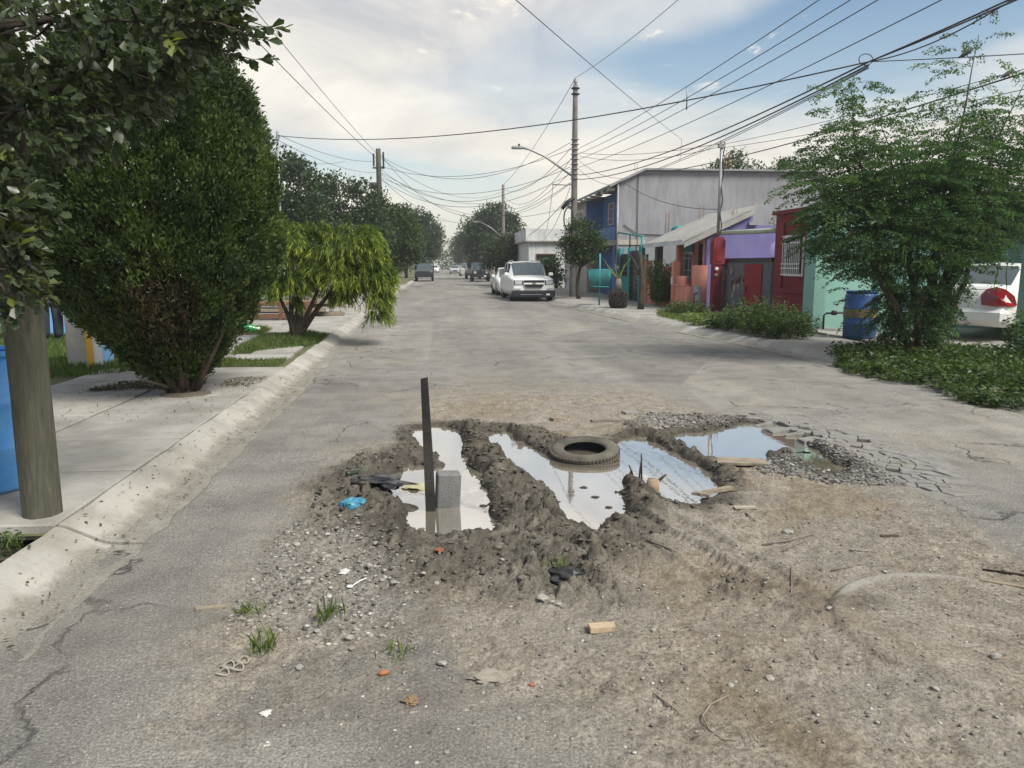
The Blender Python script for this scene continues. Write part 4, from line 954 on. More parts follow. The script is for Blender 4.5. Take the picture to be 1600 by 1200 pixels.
# white family SUV facing the camera
def suv_front(r):
    lights(r, .54, .86, -2.475, .76, .93, HEADL, skew=.2)
    lights(r, .50, .90, -2.468, .745, .945, TRIM, 'headlight_surround', .1)
    box('grille', TRIM, r, -.47, .47, -2.53, -2.44, .84, .95, local=True, bev=.02)
    MB().prism([(-.44, .76), (.44, .76), (.36, .62), (-.36, .62)], -2.54, -2.44, 'y').build('grille', TRIM, r, True)
    MB().prism([(-.47, .835), (.47, .835), (.45, .765), (-.45, .765)], -2.52, -2.45, 'y').build('grille_bar', CP['white'], r, True)
    MB().prism([(-.10, .80), (-.04, .83), (.04, .83), (.10, .80), (.04, .77), (-.04, .77)], -2.535, -2.521, 'y').build('emblem', simple('emblem_gold', (.55, .4, .12), .3, .8), r, True)
    box('lower_bumper', TRIM, r, -.97, .97, -2.51, -2.1, .17, .50, local=True, bev=.05); box('skid_strip', RIM, r, -.62, .35, -2.53, -2.511, .3, .33, local=True)
    lights(r, .6, .86, -2.478, .53, .60, HEADL, 'fog_light')
    box('number_plate', PLATE, r, .55, .72, -2.54, -2.511, .28, .35, local=True)
    mirrors(r, .95, -.95, 1.12, CP['white'])
    for sg in (1, -1): MB().tube([(sg * .62, -.2, 1.78), (sg * .63, .3, 1.83), (sg * .62, 1.7, 1.8)], .025, 6).build('roof_rail', RIM, r, True)
SUV = [(-2.46, .88, .30, .90, None, 0), (-2.42, .94, .26, .95, None, 0), (-2.2, .98, .22, 1.0, None, 0), (-1.3, 1.0, .22, 1.07, None, 0), (-1.12, 1.0, .22, 1.09, None, 0), (-.35, 1.0, .22, 1.08, 1.74, .76), (.45, 1.0, .22, 1.10, 1.78, .78), (.55, 1.0, .22, 1.10, 1.78, .78), (1.5, 1.0, .22, 1.12, 1.77, .78), (1.6, 1.0, .22, 1.12, 1.76, .78), (2.25, .98, .26, 1.12, 1.68, .74), (2.45, .94, .3, 1.0, None, 0), (2.5, .86, .34, .8, None, 0)]
car('parked_suv', SUV, {4: 'front', 5: 'side', 7: 'side', 9: 'side', 10: 'rear'}, 'white', (4.16, 36.9, 0), R(2), 'white family SUV parked facing the muddy puddles', 'suv', (1.5, -1.5, .37, .86), extra=suv_front)
# sedans
SED = [(-2.22, .70, .28, .62, None, 0), (-2.14, .82, .22, .70, None, 0), (-1.9, .86, .2, .80, None, 0), (-1.0, .87, .2, .90, None, 0), (-.85, .87, .2, .92, None, 0), (-.1, .87, .2, .94, 1.43, .60), (.3, .87, .2, .95, 1.47, .62), (.38, .87, .2, .95, 1.47, .62), (1.05, .87, .2, .97, 1.42, .60), (1.55, .87, .2, 1.0, None, 0), (1.95, .86, .22, 1.0, None, 0), (2.15, .80, .26, .96, None, 0), (2.2, .72, .3, .6, None, 0)]
SG = {4: 'front', 5: 'side', 7: 'side', 8: 'rear'}
def sed_front(r):
    lights(r, .42, .80, -2.06, .58, .72, HEADL, skew=.2); box('grille', TRIM, r, -.38, .38, -2.25, -2.2, .48, .62, local=True); mirrors(r, .85, -.62, .95, CP['white'])
    box('lower_grille', TRIM, r, -.55, .55, -2.24, -2.15, .26, .36, local=True); lights(r, .5, .8, 2.13, .7, .92, TAILL, 'tail_light', .05)
car('parked_sedan', SED, SG, 'white', (3.9, 42.6, 0), R(1), 'white sedan parked right behind the white SUV', 'car', (1.3, -1.3, .31, .76), extra=sed_front)
def sed_rear(r):
    for sg in (1, -1):
        # tall wrap-round tail light: a bulged panel from the trunk edge to the flank
        P = [(.40, 2.225, .66), (.38, 2.22, .86), (.46, 2.205, .97), (.62, 2.19, 1.02), (.79, 2.15, .97), (.885, 1.98, .84), (.90, 1.86, .66), (.86, 2.12, .64), (.66, 2.225, .64)]
        V = [(p[0] * sg, p[1] + .012, p[2]) for p in P] + [(p[0] * sg * .97, p[1] - .06, p[2]) for p in P]; c_ = len(V); V.append((.70 * sg, 2.275, .82)); n = len(P)
        F = [((i + 1) % n, i, c_) if sg > 0 else (i, (i + 1) % n, c_) for i in range(n)] + [(i, (i + 1) % n, n + (i + 1) % n, n + i) for i in range(n)]
        tl = MB().add(V, F).build('tail_light', TAILL, r, True)
        box('reversing_lens', HEADL, tl, min(sg * .5, sg * .68), max(sg * .5, sg * .68), 2.2, 2.235, .885, .925, local=True)
    box('rear_bumper', CP['white'], r, -.84, .84, 1.95, 2.27, .28, .60, local=True, bev=.08)
    box('trunk_line', TRIM, r, -.44, .44, 2.195, 2.21, .955, .965, local=True); box('number_plate', PLATE, r, -.22, .22, 2.21, 2.225, .68, .82, local=True)
    MB().tube([(.5, 2.1, .24), (.5, 2.34, .24)], .04, 8).build('exhaust', RIM, r, True)
SEDR = [s for s in SED]
car('carport_sedan', SEDR, SG, 'white', (12.3, 15.75, 0.2), R(122), 'white sedan with red wrap-round tail lights under the mint carport', 'car', (1.3, -1.3, .31, .76), extra=sed_rear)

# farther cars
def pick_extra(r):
    box('tailgate', CP['silver'], r, -.86, .86, 2.46, 2.5, .62, 1.05, local=True); lights(r, .76, .92, 2.44, .65, .95, TAILL, 'tail_light', .06)
    box('rear_bumper', CHROME, r, -.9, .9, 2.48, 2.62, .42, .58, local=True, bev=.03); box('number_plate', PLATE, r, -.2, .2, 2.621, 2.63, .44, .56, local=True)
    for sg in (1, -1):
        for yy in (.55, 1.5, 2.4): MB().tube([(sg * .88, yy, 1.0), (sg * .88, yy, 1.75)], .075, 6).build('stake_post', TRIM, r, True)
        for zz in (1.35, 1.72): MB().tube([(sg * .88, .5, zz), (sg * .88, 2.45, zz)], .06, 6).build('stake_rail', TRIM, r, True)
    for zz in (1.35, 1.72): MB().tube([(-.88, 2.42, zz), (.88, 2.42, zz)], .06, 6).build('stake_rail', TRIM, r, True)
    MB().tube([(0, 2.42, 1.05), (0, 2.42, 1.72)], .05, 6).build('stake_post', TRIM, r, True)
PICK = [(-2.5, .78, .42, .9, None, 0), (-2.4, .9, .4, 1.0, None, 0), (-1.2, .92, .4, 1.1, None, 0), (-1.0, .92, .4, 1.1, None, 0), (-.5, .92, .4, 1.1, 1.72, .68), (.1, .92, .4, 1.1, 1.75, .7), (.35, .92, .4, 1.1, 1.74, .7), (.42, .92, .4, 1.05, None, 0), (2.45, .92, .42, 1.05, None, 0), (2.5, .9, .45, 1.0, None, 0)]
car('pickup_truck', PICK, {3: 'front', 4: 'side', 5: 'side', 6: 'rear'}, 'black', (-1.4, 77.9, 0), 0, 'old pickup truck with black stake rails, seen from behind', 'truck', (1.55, -1.5, .38, .8), extra=pick_extra)
JEEP = [(-2.1, .70, .45, 1.0, None, 0), (-2.05, .82, .42, 1.08, None, 0), (-.9, .86, .42, 1.15, None, 0), (-.75, .86, .42, 1.16, None, 0), (-.45, .88, .42, 1.16, 1.82, .72), (.4, .88, .42, 1.16, 1.84, .74), (.5, .88, .42, 1.16, 1.84, .74), (1.9, .88, .42, 1.16, 1.82, .74), (2.05, .86, .45, 1.1, None, 0)]
def jeep_x(r):
    lights(r, .45, .68, -2.09, .78, .98, HEADL, skew=.08); box('front_bumper', TRIM, r, -.88, .88, -2.3, -2.12, .45, .62, local=True); mirrors(r, .86, -.6, 1.2, TRIM); box('number_plate', PLATE, r, .25, .5, -2.32, -2.301, .5, .6, local=True)
    box('grille', TRIM, r, -.4, .4, -2.13, -2.1, .7, 1.0, local=True)
car('black_jeep', JEEP, {3: 'front', 4: 'side', 6: 'side', 7: 'rear'}, 'black', (4.05, 76.3, 0), 0, 'black boxy off-roader parked facing the camera', 'car', (1.3, -1.3, .4, .78), extra=jeep_x)
def van_x(r):
    jeep_x(r)
    MB().prism([(-.75, 1.86), (.75, 1.86), (.62, 2.2), (.2, 2.42), (-.3, 2.4), (-.66, 2.15)], -.3, 1.7, 'y').build('roof_load', MT['rust'], r, True)
car('loaded_van', JEEP, {3: 'front', 4: 'side', 6: 'side', 7: 'rear'}, 'silver', (4.0, 90.5, 0), 0, 'silver van with a rusty load piled on its roof', 'van', (1.3, -1.3, .4, .78), extra=van_x)
for i, (x, y, col, lab) in enumerate(((4.0, 112, 'beige', 'beige SUV parked behind the van with the roof load'), (2.9, 140, 'silver', 'silver car driving far down the street'), (-.9, 168, 'white', 'white car parked beyond the pickup under the trees'), (-.9, 180, 'grey', 'grey car last in the far row under the trees'), (-.8, 156, 'white', 'white car nearest the silver car far down the street'))):
    car('far_car', SUV if i == 0 else SED, {4: 'front', 5: 'side', 7: 'side', 10 if i == 0 else 8: 'rear'}, col, (x, y, 0), 0, lab, 'car', (1.5, -1.5, .37, .86) if i == 0 else (1.3, -1.3, .31, .76), extra=None if i == 0 else sed_front)

# ------------------------------------------------------------------ poles
def wood_pole_material():
    m, t, p, o = newmat('pole_wood'); g = N(t, 'ShaderNodeNewGeometry'); mp_ = N(t, 'ShaderNodeMapping'); mp_.inputs['Scale'].default_value = (9, 9, 1.1); L(t, g.outputs['Position'], mp_.inputs[0])
    n_ = noise(t, 4, 7, mp_.outputs[0], 0.65); n3 = noise(t, 2, 4, g.outputs['Position'])
    c_ = ramp(t, n_, [(0.28, (0.02, 0.018, 0.014)), (0.45, (0.055, 0.052, 0.039)), (0.7, (0.11, 0.104, 0.08))]); c_ = mixc(t, M_(t, 'MULTIPLY', n3, 0.5), c_, (0.13, 0.135, 0.085))
    L(t, c_, p.inputs['Base Color']); p.inputs['Roughness'].default_value = 0.9
    b = N(t, 'ShaderNodeBump'); b.inputs['Strength'].default_value = 0.9; b.inputs['Distance'].default_value = 0.02; L(t, n_, b.inputs['Height']); L(t, b.outputs[0], p.inputs['Normal'])
    return m
MT['pole'] = wood_pole_material()
def rough_pole(x, y, z0, z1, r0, r1, lean=(0, 0), seg=28, n=40):
    V = []; F = []
    for i in range(n + 1):
        f = i / n; z = z0 + (z1 - z0) * f; r = r0 + (r1 - r0) * f
        for k in range(seg):
            a = 2 * PI * k / seg
            rr = r * (1 + 0.03 * math.sin(3 * a + z * .6) + 0.02 * math.sin(7 * a - z) + 0.012 * rnd.uniform(-1, 1))
            V.append((x + lean[0] * f + rr * math.cos(a), y + lean[1] * f + rr * math.sin(a), z))
    for i in range(n):
        for k in range(seg): F.append((i * seg + k, i * seg + (k + 1) % seg, (i + 1) * seg + (k + 1) % seg, (i + 1) * seg + k))
    F.append(tuple(n * seg + k for k in range(seg)))
    m_ = MB(); m_.add(V, F, True); return m_
p0 = empty('utility_pole', (-2.47, 4.84, 0.05), label='thick weathered wooden pole at the kerb beside the blue barrel', cat='pole')
rough_pole(-2.47, 4.84, 0.0, 8.6, 0.108, 0.09, (-.02, 0)).build('shaft', MT['pole'], p0)
for k_ in range(3): MB().tube([(-2.475 + .112 * math.cos(a), 4.84 + .112 * math.sin(a), 2.4 + .9 * k_) for a in np.linspace(0, 2 * PI, 17)], .008, 5, cap=False).build('wire_band', MT['metal'], p0)
lpw = empty('utility_pole', (-3.62, 50, 0.1), label='dark wooden utility pole with hardware above the street trees', cat='pole')
rough_pole(-3.62, 50, 0.1, 8.75, 0.2, 0.15, seg=12, n=8).build('shaft', MT['pole'], lpw)
for (dx, z, h) in ((-.3, 7.7, .75), (.3, 7.6, .95)): box('bracket', MT['black_metal'], lpw, -3.62 + dx - .05, -3.62 + dx + .05, 49.9, 50.1, z, z + h)
MB().lathe([(0, 0), (.22, .02), (.25, .25), (.2, .4), (0, .42)], (-3.95, 49.95, 6.3), 10).build('splice_box', MT['black_metal'], lpw)
box('cross_arm', MT['pole'], lpw, -4.0, -3.25, 49.95, 50.05, 7.55, 7.65)
mpx_, mpy_ = 6.35, 36.3
mpole = empty('lamp_pole', (mpx_, mpy_, 0.1), label='tall concrete utility pole with lamp arm and cable coil', cat='pole')
MT['old_concrete'] = mat('old_pole_concrete', (.17, .16, .15), .9, .25, 3, 30, .2, 50)
rough_pole(mpx_, mpy_, 0.1, 9.75, 0.18, 0.11, seg=14, n=10).build('shaft', MT['old_concrete'], mpole)
MB().lathe([(0.03, 9.75), (.06, 9.8), (.1, 9.86), (.06, 9.92), (.09, 9.98), (.03, 10.05)], (mpx_, mpy_, 0), 10).build('top_insulator', MT['metal'], mpole)
for z in (9.3, 9.55): MB().lathe([(.13, z), (.2, z + .02), (.2, z + .06), (.13, z + .08)], (mpx_, mpy_, 0), 10).build('band', MT['black_metal'], mpole)
for k in range(9):
    z = 5.55 + k * 0.22
    MB().lathe([(.14, z), (.2, z + .02), (.2, z + .04), (.14, z + .05)], (mpx_, mpy_, 0), 10).build('insulator', MT['metal'], mpole)
MB().tube([(mpx_, mpy_ - .1, 5.6), (mpx_ - 1.4, mpy_ - .1, 6.55), (mpx_ - 2.1, mpy_ - .1, 6.85), (mpx_ - 2.45, mpy_ - .1, 6.92)], 0.05, 8).build('lamp_arm', MT['metal'], mpole)
lh = MB().box(mpx_ - 2.95, mpx_ - 2.4, mpy_ - .22, mpy_ + .02, 6.86, 6.99, bev=.04).build('lamp_head', MT['metal'], mpole)
MB().lathe([(0, 0), (.05, .01), (.05, .1), (0, .11)], (mpx_ - 2.6, mpy_ - .1, 6.99), 8).build('photocell', MT['black_metal'], lh)
MB().tube([(mpx_, mpy_, 5.3), (mpx_ - 1.05, mpy_ - .05, 5.3)], .03, 6).build('side_arm', MT['metal'], mpole)
MB().tube([(mpx_ - .05, mpy_ - .2, 4.7), (mpx_ - .35, mpy_ - .2, 4.5), (mpx_ - .6, mpy_ - .2, 4.2)], .09, 8).build('cable_splice', MT['black_metal'], mpole)
for k in range(3): MB().tube([(mpx_ - .3 + .22 * math.cos(a), mpy_ - .25 - .03 * k, 3.75 + .5 * math.sin(a)) for a in np.linspace(0, 2 * PI, 21)], .03, 6, cap=False).build('cable_coil', MT['wire'], mpole)
fpole = empty('lamp_pole', (6.3, 75.5, 0.1), label='distant concrete lamp pole in front of the tall dark tree', cat='pole')
rough_pole(6.3, 75.5, 0.1, 9.2, 0.2, 0.13, seg=10, n=4).build('shaft', MT['old_concrete'], fpole)
MB().tube([(6.3, 75.4, 4.2), (5.0, 75.4, 5.2), (4.0, 75.4, 5.7)], .05, 6).build('lamp_arm', MT['metal'], fpole); box('lamp_head', MT['metal'], fpole, 3.4, 4.0, 75.25, 75.5, 5.63, 5.76)
for (x, y, z, lab) in ((-6.2, 30.0, 6.6, 'thin galvanised mast standing left of its twin behind the cypress'), (-5.85, 29.8, 6.45, 'thin galvanised mast with wires tied to its top')):
    ms = empty('metal_mast', (x, y, 0.1), label=lab, cat='mast'); MB().tube([(x, y, 0.1), (x + .06, y, z)], .045, 8).build('tube', MT['metal'], ms); box('tie_bracket', MT['metal'], ms, x, x + .16, y - .03, y + .03, z - .25, z - .18)

# ------------------------------------------------------------------ barrels, basket, crate, clutter
def barrel(loc, rr, h, m_, label, band=None):
    b = empty('plastic_barrel', loc, 0, label, 'barrel')
    pr_ = [(0, 0), (rr * .9, 0), (rr * .97, .03), (rr * .98, h * .3), (rr * 1.01, h * .32), (rr * 1.01, h * .345), (rr * .985, h * .36), (rr * .99, h * .63), (rr * 1.015, h * .65), (rr * 1.015, h * .675), (rr * .98, h * .69), (rr * .95, h * .93), (rr * .88, h), (rr * .8, h - .02), (0, h - .03)]
    MB().lathe(pr_, (0, 0, 0), 32).build('drum', m_, b, True)
    MB().lathe([(rr * .86, h - .01), (rr * .93, h), (rr * .93, h + .035), (rr * .86, h + .035)], (0, 0, 0), 32, close=True).build('rim', m_, b, True)
    if band:
        MB().lathe([(rr * 1.008, h * .46), (rr * 1.012, h * .47), (rr * 1.012, h * .66), (rr * 1.008, h * .67)], (0, 0, 0), 32).build('painted_band', band, b, True)
    return b
MT['bluep'] = mat('blue_plastic', (0.06, 0.3, 0.72), 0.5, 0.2, 4, 25, 0.05, 60, dirt=(0.3, 0.45, 0.6), dirt_amt=0.4)
MT['bluep2'] = mat('dark_blue_plastic', (0.016, 0.065, 0.2), 0.5, 0.2, 4, 25, 0.05, 60, dirt=(0.1, 0.16, 0.25), dirt_amt=0.3)
barrel((-3.12, 5.48, 0.125), 0.30, 0.92, MT['bluep'], 'light blue plastic barrel behind the wooden pole')
bb = barrel((8.75, 15.3, 0.125), 0.33, 0.95, MT['bluep2'], 'dark blue barrel with faded yellow band in front of the carport', mat('faded_yellow', (0.2, 0.155, 0.075), 0.7, 0.4, 9, 40, 0.05, 60, dirt=(0.05, 0.08, 0.16), dirt_amt=0.8))
bk = empty('waste_basket', (6.05, 28.8, 0.12), label='turquoise slatted waste basket on a post by the kerb', cat='basket')
MB().tube([(6.05, 28.8, .1), (6.05, 28.8, 2.05)], .035, 8).build('post', MT['teal'], bk)
for k in range(11):
    for (sx, sy) in ((0, -1), (0, 1)):
        a = -.36 + .072 * k; MB().tube([(6.05 + a * .85, 28.8 + sy * .22, .82), (6.05 + a * 1.1, 28.8 + sy * .28, 1.45)], .014, 5).build('slat', MT['teal'], bk)
for k in range(6):
    for sx in (-1, 1):
        a = -.2 + .08 * k; MB().tube([(6.05 + sx * .31, 28.8 + a, .82), (6.05 + sx * .4, 28.8 + a * 1.2, 1.45)], .014, 5).build('slat', MT['teal'], bk)
for (z, a, b) in ((.82, .31, .22), (1.45, .4, .28)):
    MB().tube([(6.05 - a, 28.8 - b, z), (6.05 + a, 28.8 - b, z), (6.05 + a, 28.8 + b, z), (6.05 - a, 28.8 + b, z), (6.05 - a, 28.8 - b, z)], .02, 5).build('hoop', MT['teal'], bk)
box('base_mesh', MT['teal'], bk, 5.76, 6.34, 28.6, 29.0, .80, .818)
# brown wooden cot / bench frame with planks and scrap behind the light green shrub
ct = empty('wooden_bench', (-5.0, 22.0, 0.12), label='low brown wooden bench frame among stacked scrap', cat='bench')
box('seat', MT['brown'], ct, -5.6, -3.6, 21.7, 22.4, .52, .62); box('lower_rail', MT['brown'], ct, -5.55, -3.65, 21.7, 21.78, .18, .3)
for x in (-5.55, -5.05, -4.4, -3.7): box('leg', MT['brown'], ct, x, x + .1, 21.69, 21.79, .12, .519)
for x in (-5.55, -3.7): box('leg', MT['brown'], ct, x, x + .1, 22.3, 22.4, .12, .519)
for k in range(14):
    yb = 23.2 + (k % 3) * .35; z0 = .13 + (k // 3) * .13; x0 = -5.6 + rnd.uniform(-.2, .2) + .5 * (k % 2)
    o = box('scrap_board', MT['wood'] if k % 2 else MT['grey_render'], None, x0, x0 + rnd.uniform(1.3, 2.2), yb, yb + .3, z0, z0 + .1, bev=.01)
    tag(o, ('weathered brown' if k % 2 else 'grey weathered') + ' board in the scrap pile beyond the bench', 'board', 'brown boards stacked beyond the bench' if k % 2 else 'grey boards stacked beyond the bench')
tag(MB().box(-6.4, -5.75, 21.9, 22.4, .12, .62, bev=.02).build('cardboard_box', mat('cardboard', (.42, .29, .17), .9, .2)), 'tan cardboard box beside the brown bench', 'box')
tag(MB().box(-6.3, -5.9, 22.6, 22.65, .12, 1.1, bev=.01).build('leaning_board', MT['yellow']), 'upright ochre board behind the cardboard box', 'board')
bo = empty('green_bottle', (-4.35, 17.9, 0.2), label='round green plastic bottle lying in the grass', cat='bottle')
MB().lathe([(0, -.2), (.1, -.19), (.13, -.1), (.13, .1), (.06, .2), (.04, .26)], (0, 0, 0), 14, 'x').build('flask', simple('green_plastic', (.02, .3, .08), .15, spec=.8), bo, True); MB().lathe([(.045, .24), (.045, .29), (0, .29)], (0, 0, 0), 10, 'x').build('cap', MT['white_metal'], bo, True)

# ------------------------------------------------------------------ person by the blue wall
SKIN = simple('skin', (0.32, 0.17, 0.11), 0.55); SHIRT = mat('grey_shirt', (0.3, 0.32, 0.35), 0.9, 0.15, 8, 60, 0.2, 80); TROU = mat('dark_trousers', (0.035, 0.04, 0.048), 0.9, 0.3, 6, 60, 0.3, 30); HAIR = simple('dark_hair', (0.015, 0.012, 0.01), 0.6); SHOE = simple('dark_shoe', (0.03, 0.03, 0.035), 0.6)
def skin_mesh(name, V, E_, rad, m_, parent, sub=2, root_i=0):
    me = bpy.data.meshes.new(name); me.from_pydata(V, E_, []); o = link(name, me, parent, m_)
    bm = bmesh.new(); bm.from_mesh(me); ly = bm.verts.layers.skin.verify(); bm.verts.ensure_lookup_table()
    for i, v in enumerate(bm.verts):
        r_ = rad[i]; v[ly].radius = (r_, r_) if not hasattr(r_, '__len__') else r_; v[ly].use_root = (i == root_i)
    bm.to_mesh(me); bm.free()
    sk = o.modifiers.new('skin', 'SKIN'); sk.use_smooth_shade = True
    s_ = o.modifiers.new('sub', 'SUBSURF'); s_.levels = sub; s_.render_levels = sub
    return o
pe = empty('person', (-7.75, 16.2, 0.09), R(35), 'person in grey shirt and dark baggy trousers holding a clear tub', 'person')
# one continuous body: pelvis-spine-neck-head, arms (right forearm forward), legs; nose towards -Y
bV = [(0, 0, .95), (0, 0, 1.15), (0, 0, 1.38), (0, .01, 1.5), (0, 0, 1.58), (0, -.02, 1.68), (0, -.01, 1.76),
      (.17, 0, 1.43), (.21, .0, 1.18), (.24, -.14, 1.0), (.24, -.2, .93), (-.17, 0, 1.43), (-.22, .03, 1.17), (-.22, -.05, .92), (-.22, -.07, .84),
      (.1, 0, .88), (.11, -.02, .5), (.11, .03, .1), (-.1, 0, .88), (-.1, -.01, .5), (-.105, .04, .1), (0, -.115, 1.665)]
bE = [(0, 1), (1, 2), (2, 3), (3, 4), (4, 5), (5, 6), (2, 7), (7, 8), (8, 9), (9, 10), (2, 11), (11, 12), (12, 13), (13, 14), (0, 15), (15, 16), (16, 17), (0, 18), (18, 19), (19, 20), (5, 21)]
bR = [(.15, .1), (.14, .1), (.17, .1), .06, .055, (.075, .09), (.06, .07), .065, .045, .036, .03, .065, .045, .036, .03, .09, .06, .045, .09, .06, .045, .02]
body_ = skin_mesh('body', bV, bE, bR, SKIN, pe)
skin_mesh('shirt', [(0, 0, .93), (0, 0, 1.15), (0, 0, 1.4), (.18, 0, 1.43), (.22, 0, 1.22), (-.18, 0, 1.43), (-.23, .02, 1.22), (0, .01, 1.49)], [(0, 1), (1, 2), (2, 3), (3, 4), (2, 5), (5, 6), (2, 7)], [(.185, .135), (.175, .125), (.195, .125), .085, .075, .085, .075, .075], SHIRT, pe)
skin_mesh('trousers', [(0, 0, .98), (0, 0, .9), (.11, 0, .82), (.125, -.02, .48), (.125, .03, .09), (-.1, 0, .82), (-.11, -.01, .48), (-.115, .04, .09)], [(0, 1), (1, 2), (2, 3), (3, 4), (1, 5), (5, 6), (6, 7)], [(.18, .13), (.17, .13), .12, .105, .1, .12, .105, .1], TROU, pe)
for sx in (.12, -.11): skin_mesh('shoe', [(sx, .06, .05), (sx, -.06, .05), (sx, -.17, .035)], [(0, 1), (1, 2)], [.045, .05, .038], SHOE, pe)
skin_mesh('hair', [(0, .02, 1.7), (0, 0, 1.77), (0, .05, 1.66)], [(0, 1), (0, 2)], [(.082, .09), (.07, .08), (.06, .06)], HAIR, pe)
for (hx, hy, hz_, s_) in ((.24, -.21, .91, 1), (-.22, -.08, .82, -1)):
    hV = [(hx, hy, hz_), (hx, hy - .03, hz_ - .05)]; hE = [(0, 1)]; hR = [.03, .034]
    for k in range(4):
        b0 = len(hV); ox = (-.027 + .018 * k) * s_; ln = (.06, .075, .07, .055)[k]
        hV += [(hx + ox, hy - .045, hz_ - .07), (hx + ox, hy - .055, hz_ - .07 - ln * .6), (hx + ox - .01 * s_, hy - .035, hz_ - .07 - ln)]; hE += [(1, b0), (b0, b0 + 1), (b0 + 1, b0 + 2)]; hR += [.009, .008, .007]
    b0 = len(hV); hV += [(hx - .035 * s_, hy - .04, hz_ - .03), (hx - .045 * s_, hy - .07, hz_ - .065)]; hE += [(0, b0), (b0, b0 + 1)]; hR += [.011, .009]
    skin_mesh('hand', hV, hE, hR, SKIN, pe, 1)
tubm = simple('clear_plastic_tub', (.62, .66, .68), .2, spec=.8)
tb_ = empty('plastic_tub', (-7.41, 16.12, 0.66), label='small clear plastic tub held by the person in grey', cat='tub')
MB().lathe([(0, 0), (.09, 0), (.12, .16), (.125, .165), (.112, .16), (.085, .012), (0, .012)], (0, 0, 0), 16).build('cup', tubm, tb_, True); MB().tube([(.12 * math.cos(a), 0, .16 + .08 * math.sin(a)) for a in np.linspace(0, PI, 9)], .006, 5).build('handle', MT['white_metal'], tb_, True)
# ------------------------------------------------------------------ vegetation
OBOV = (np.array([(0, 0, 0), (1, 0, .04), (.38, .26, .07), (.78, .42, .10), (.38, -.26, .07), (.78, -.42, .10)]), np.array([(0, 1, 3, 2), (0, 4, 5, 1)]))
DIAM = (np.array([(0, 0, 0), (.5, .5, .06), (1, 0, 0), (.5, -.5, .06)]), np.array([(0, 2, 1), (0, 3, 2)]))
LANCE = (np.array([(0, 0, 0), (.45, .5, .03), (1, 0, -.12), (.45, -.5, .03)]), np.array([(0, 2, 1), (0, 3, 2)]))
def unit(v): return v / np.maximum(np.linalg.norm(v, axis=1, keepdims=True), 1e-9)
def leafset(c, ax, up, ln, wd, tm):
    T, F = tm; n = len(c); k = len(T)
    ax = unit(ax); sd_ = np.cross(ax, up); bad = np.linalg.norm(sd_, axis=1) < 1e-4; sd_[bad] = (1, 0, 0); sd_ = unit(sd_); nm = np.cross(sd_, ax)
    ln = np.broadcast_to(ln, (n,)); wd = np.broadcast_to(wd, (n,))
    V = c[:, None, :] + T[None, :, 0, None] * (ax * ln[:, None])[:, None, :] + T[None, :, 1, None] * (sd_ * wd[:, None])[:, None, :] + T[None, :, 2, None] * (nm * ln[:, None])[:, None, :]
    Fq = (np.arange(n) * k)[:, None, None] + F[None]
    return V.reshape(-1, 3), Fq.reshape(-1, F.shape[1]), k
def rdir(n, zb=0.0):
    v = rng.normal(size=(n, 3)); v[:, 2] += zb; return unit(v)
def foliage(name, c, ax, up, ln, wd, tm, tint, m_, parent):
    V, F, k = leafset(c, ax, up, ln, wd, tm)
    o = npmesh(name, V, F, m_, parent, attrs={'tint': np.repeat(np.clip(tint, 0, 1), k)}, off=wloc(parent)); o['kind'] = 'stuff'; return o
LM = {
 'oak': leafmat('glossy_leaf', (0.036, 0.052, 0.03), (0.11, 0.14, 0.07), 0.3, 0.33, 0.6, alt=(0.16, 0.19, 0.03)),
 'cyp': leafmat('cypress_leaf', (0.02, 0.04, 0.012), (0.085, 0.125, 0.026), 0.2, 0.6, 0.3),
 'cypb': leafmat('cypress_dry', (0.035, 0.025, 0.015), (0.10, 0.085, 0.04), 0.15, 0.8, 0.2),
 'lime': leafmat('lime_leaf', (0.03, 0.062, 0.01), (0.20, 0.27, 0.028), 0.4, 0.5, 0.4, alt=(0.34, 0.37, 0.05)),
 'dark': leafmat('dark_leaf', (0.016, 0.034, 0.014), (0.065, 0.105, 0.032), 0.25, 0.5, 0.4),
 'mid': leafmat('mid_leaf', (0.022, 0.045, 0.014), (0.085, 0.12, 0.035), 0.3, 0.5, 0.4),
 'olean': leafmat('hedge_leaf', (0.025, 0.045, 0.02), (0.09, 0.115, 0.055), 0.3, 0.5, 0.4, alt=(0.5, 0.42, 0.4)),
 'mor': leafmat('feathery_leaf', (0.03, 0.07, 0.028), (0.115, 0.19, 0.07), 0.42, 0.5, 0.4),
 'flower': leafmat('cream_flower', (0.34, 0.3, 0.16), (0.55, 0.5, 0.33), 0.4, 0.6, 0.3),
 'weed': leafmat('weed_leaf', (0.024, 0.05, 0.012), (0.10, 0.15, 0.04), 0.32, 0.45, 0.4, alt=(0.2, 0.19, 0.06)),
 'grass': leafmat('grass_blade', (0.07, 0.11, 0.03), (0.21, 0.26, 0.09), 0.35, 0.6, 0.3, alt=(0.28, 0.23, 0.11)),
 'boug': leafmat('creeper_leaf', (0.04, 0.07, 0.012), (0.17, 0.2, 0.03), 0.3, 0.5, 0.4, alt=(0.3, 0.26, 0.05)),
 'litter': leafmat('dry_litter', (0.035, 0.035, 0.012), (0.11, 0.105, 0.04), 0.1, 0.9, 0.1),
}
def branch_path(a, b, bend=0.15, n=6):
    a, b = Vector(a), Vector(b); l = (b - a).length; o1 = Vector((rnd.gauss(0, 1), rnd.gauss(0, 1), rnd.gauss(0, .5))) * l * bend
    return [a.lerp(b, i / n) + o1 * math.sin(PI * i / n) for i in range(n + 1)]
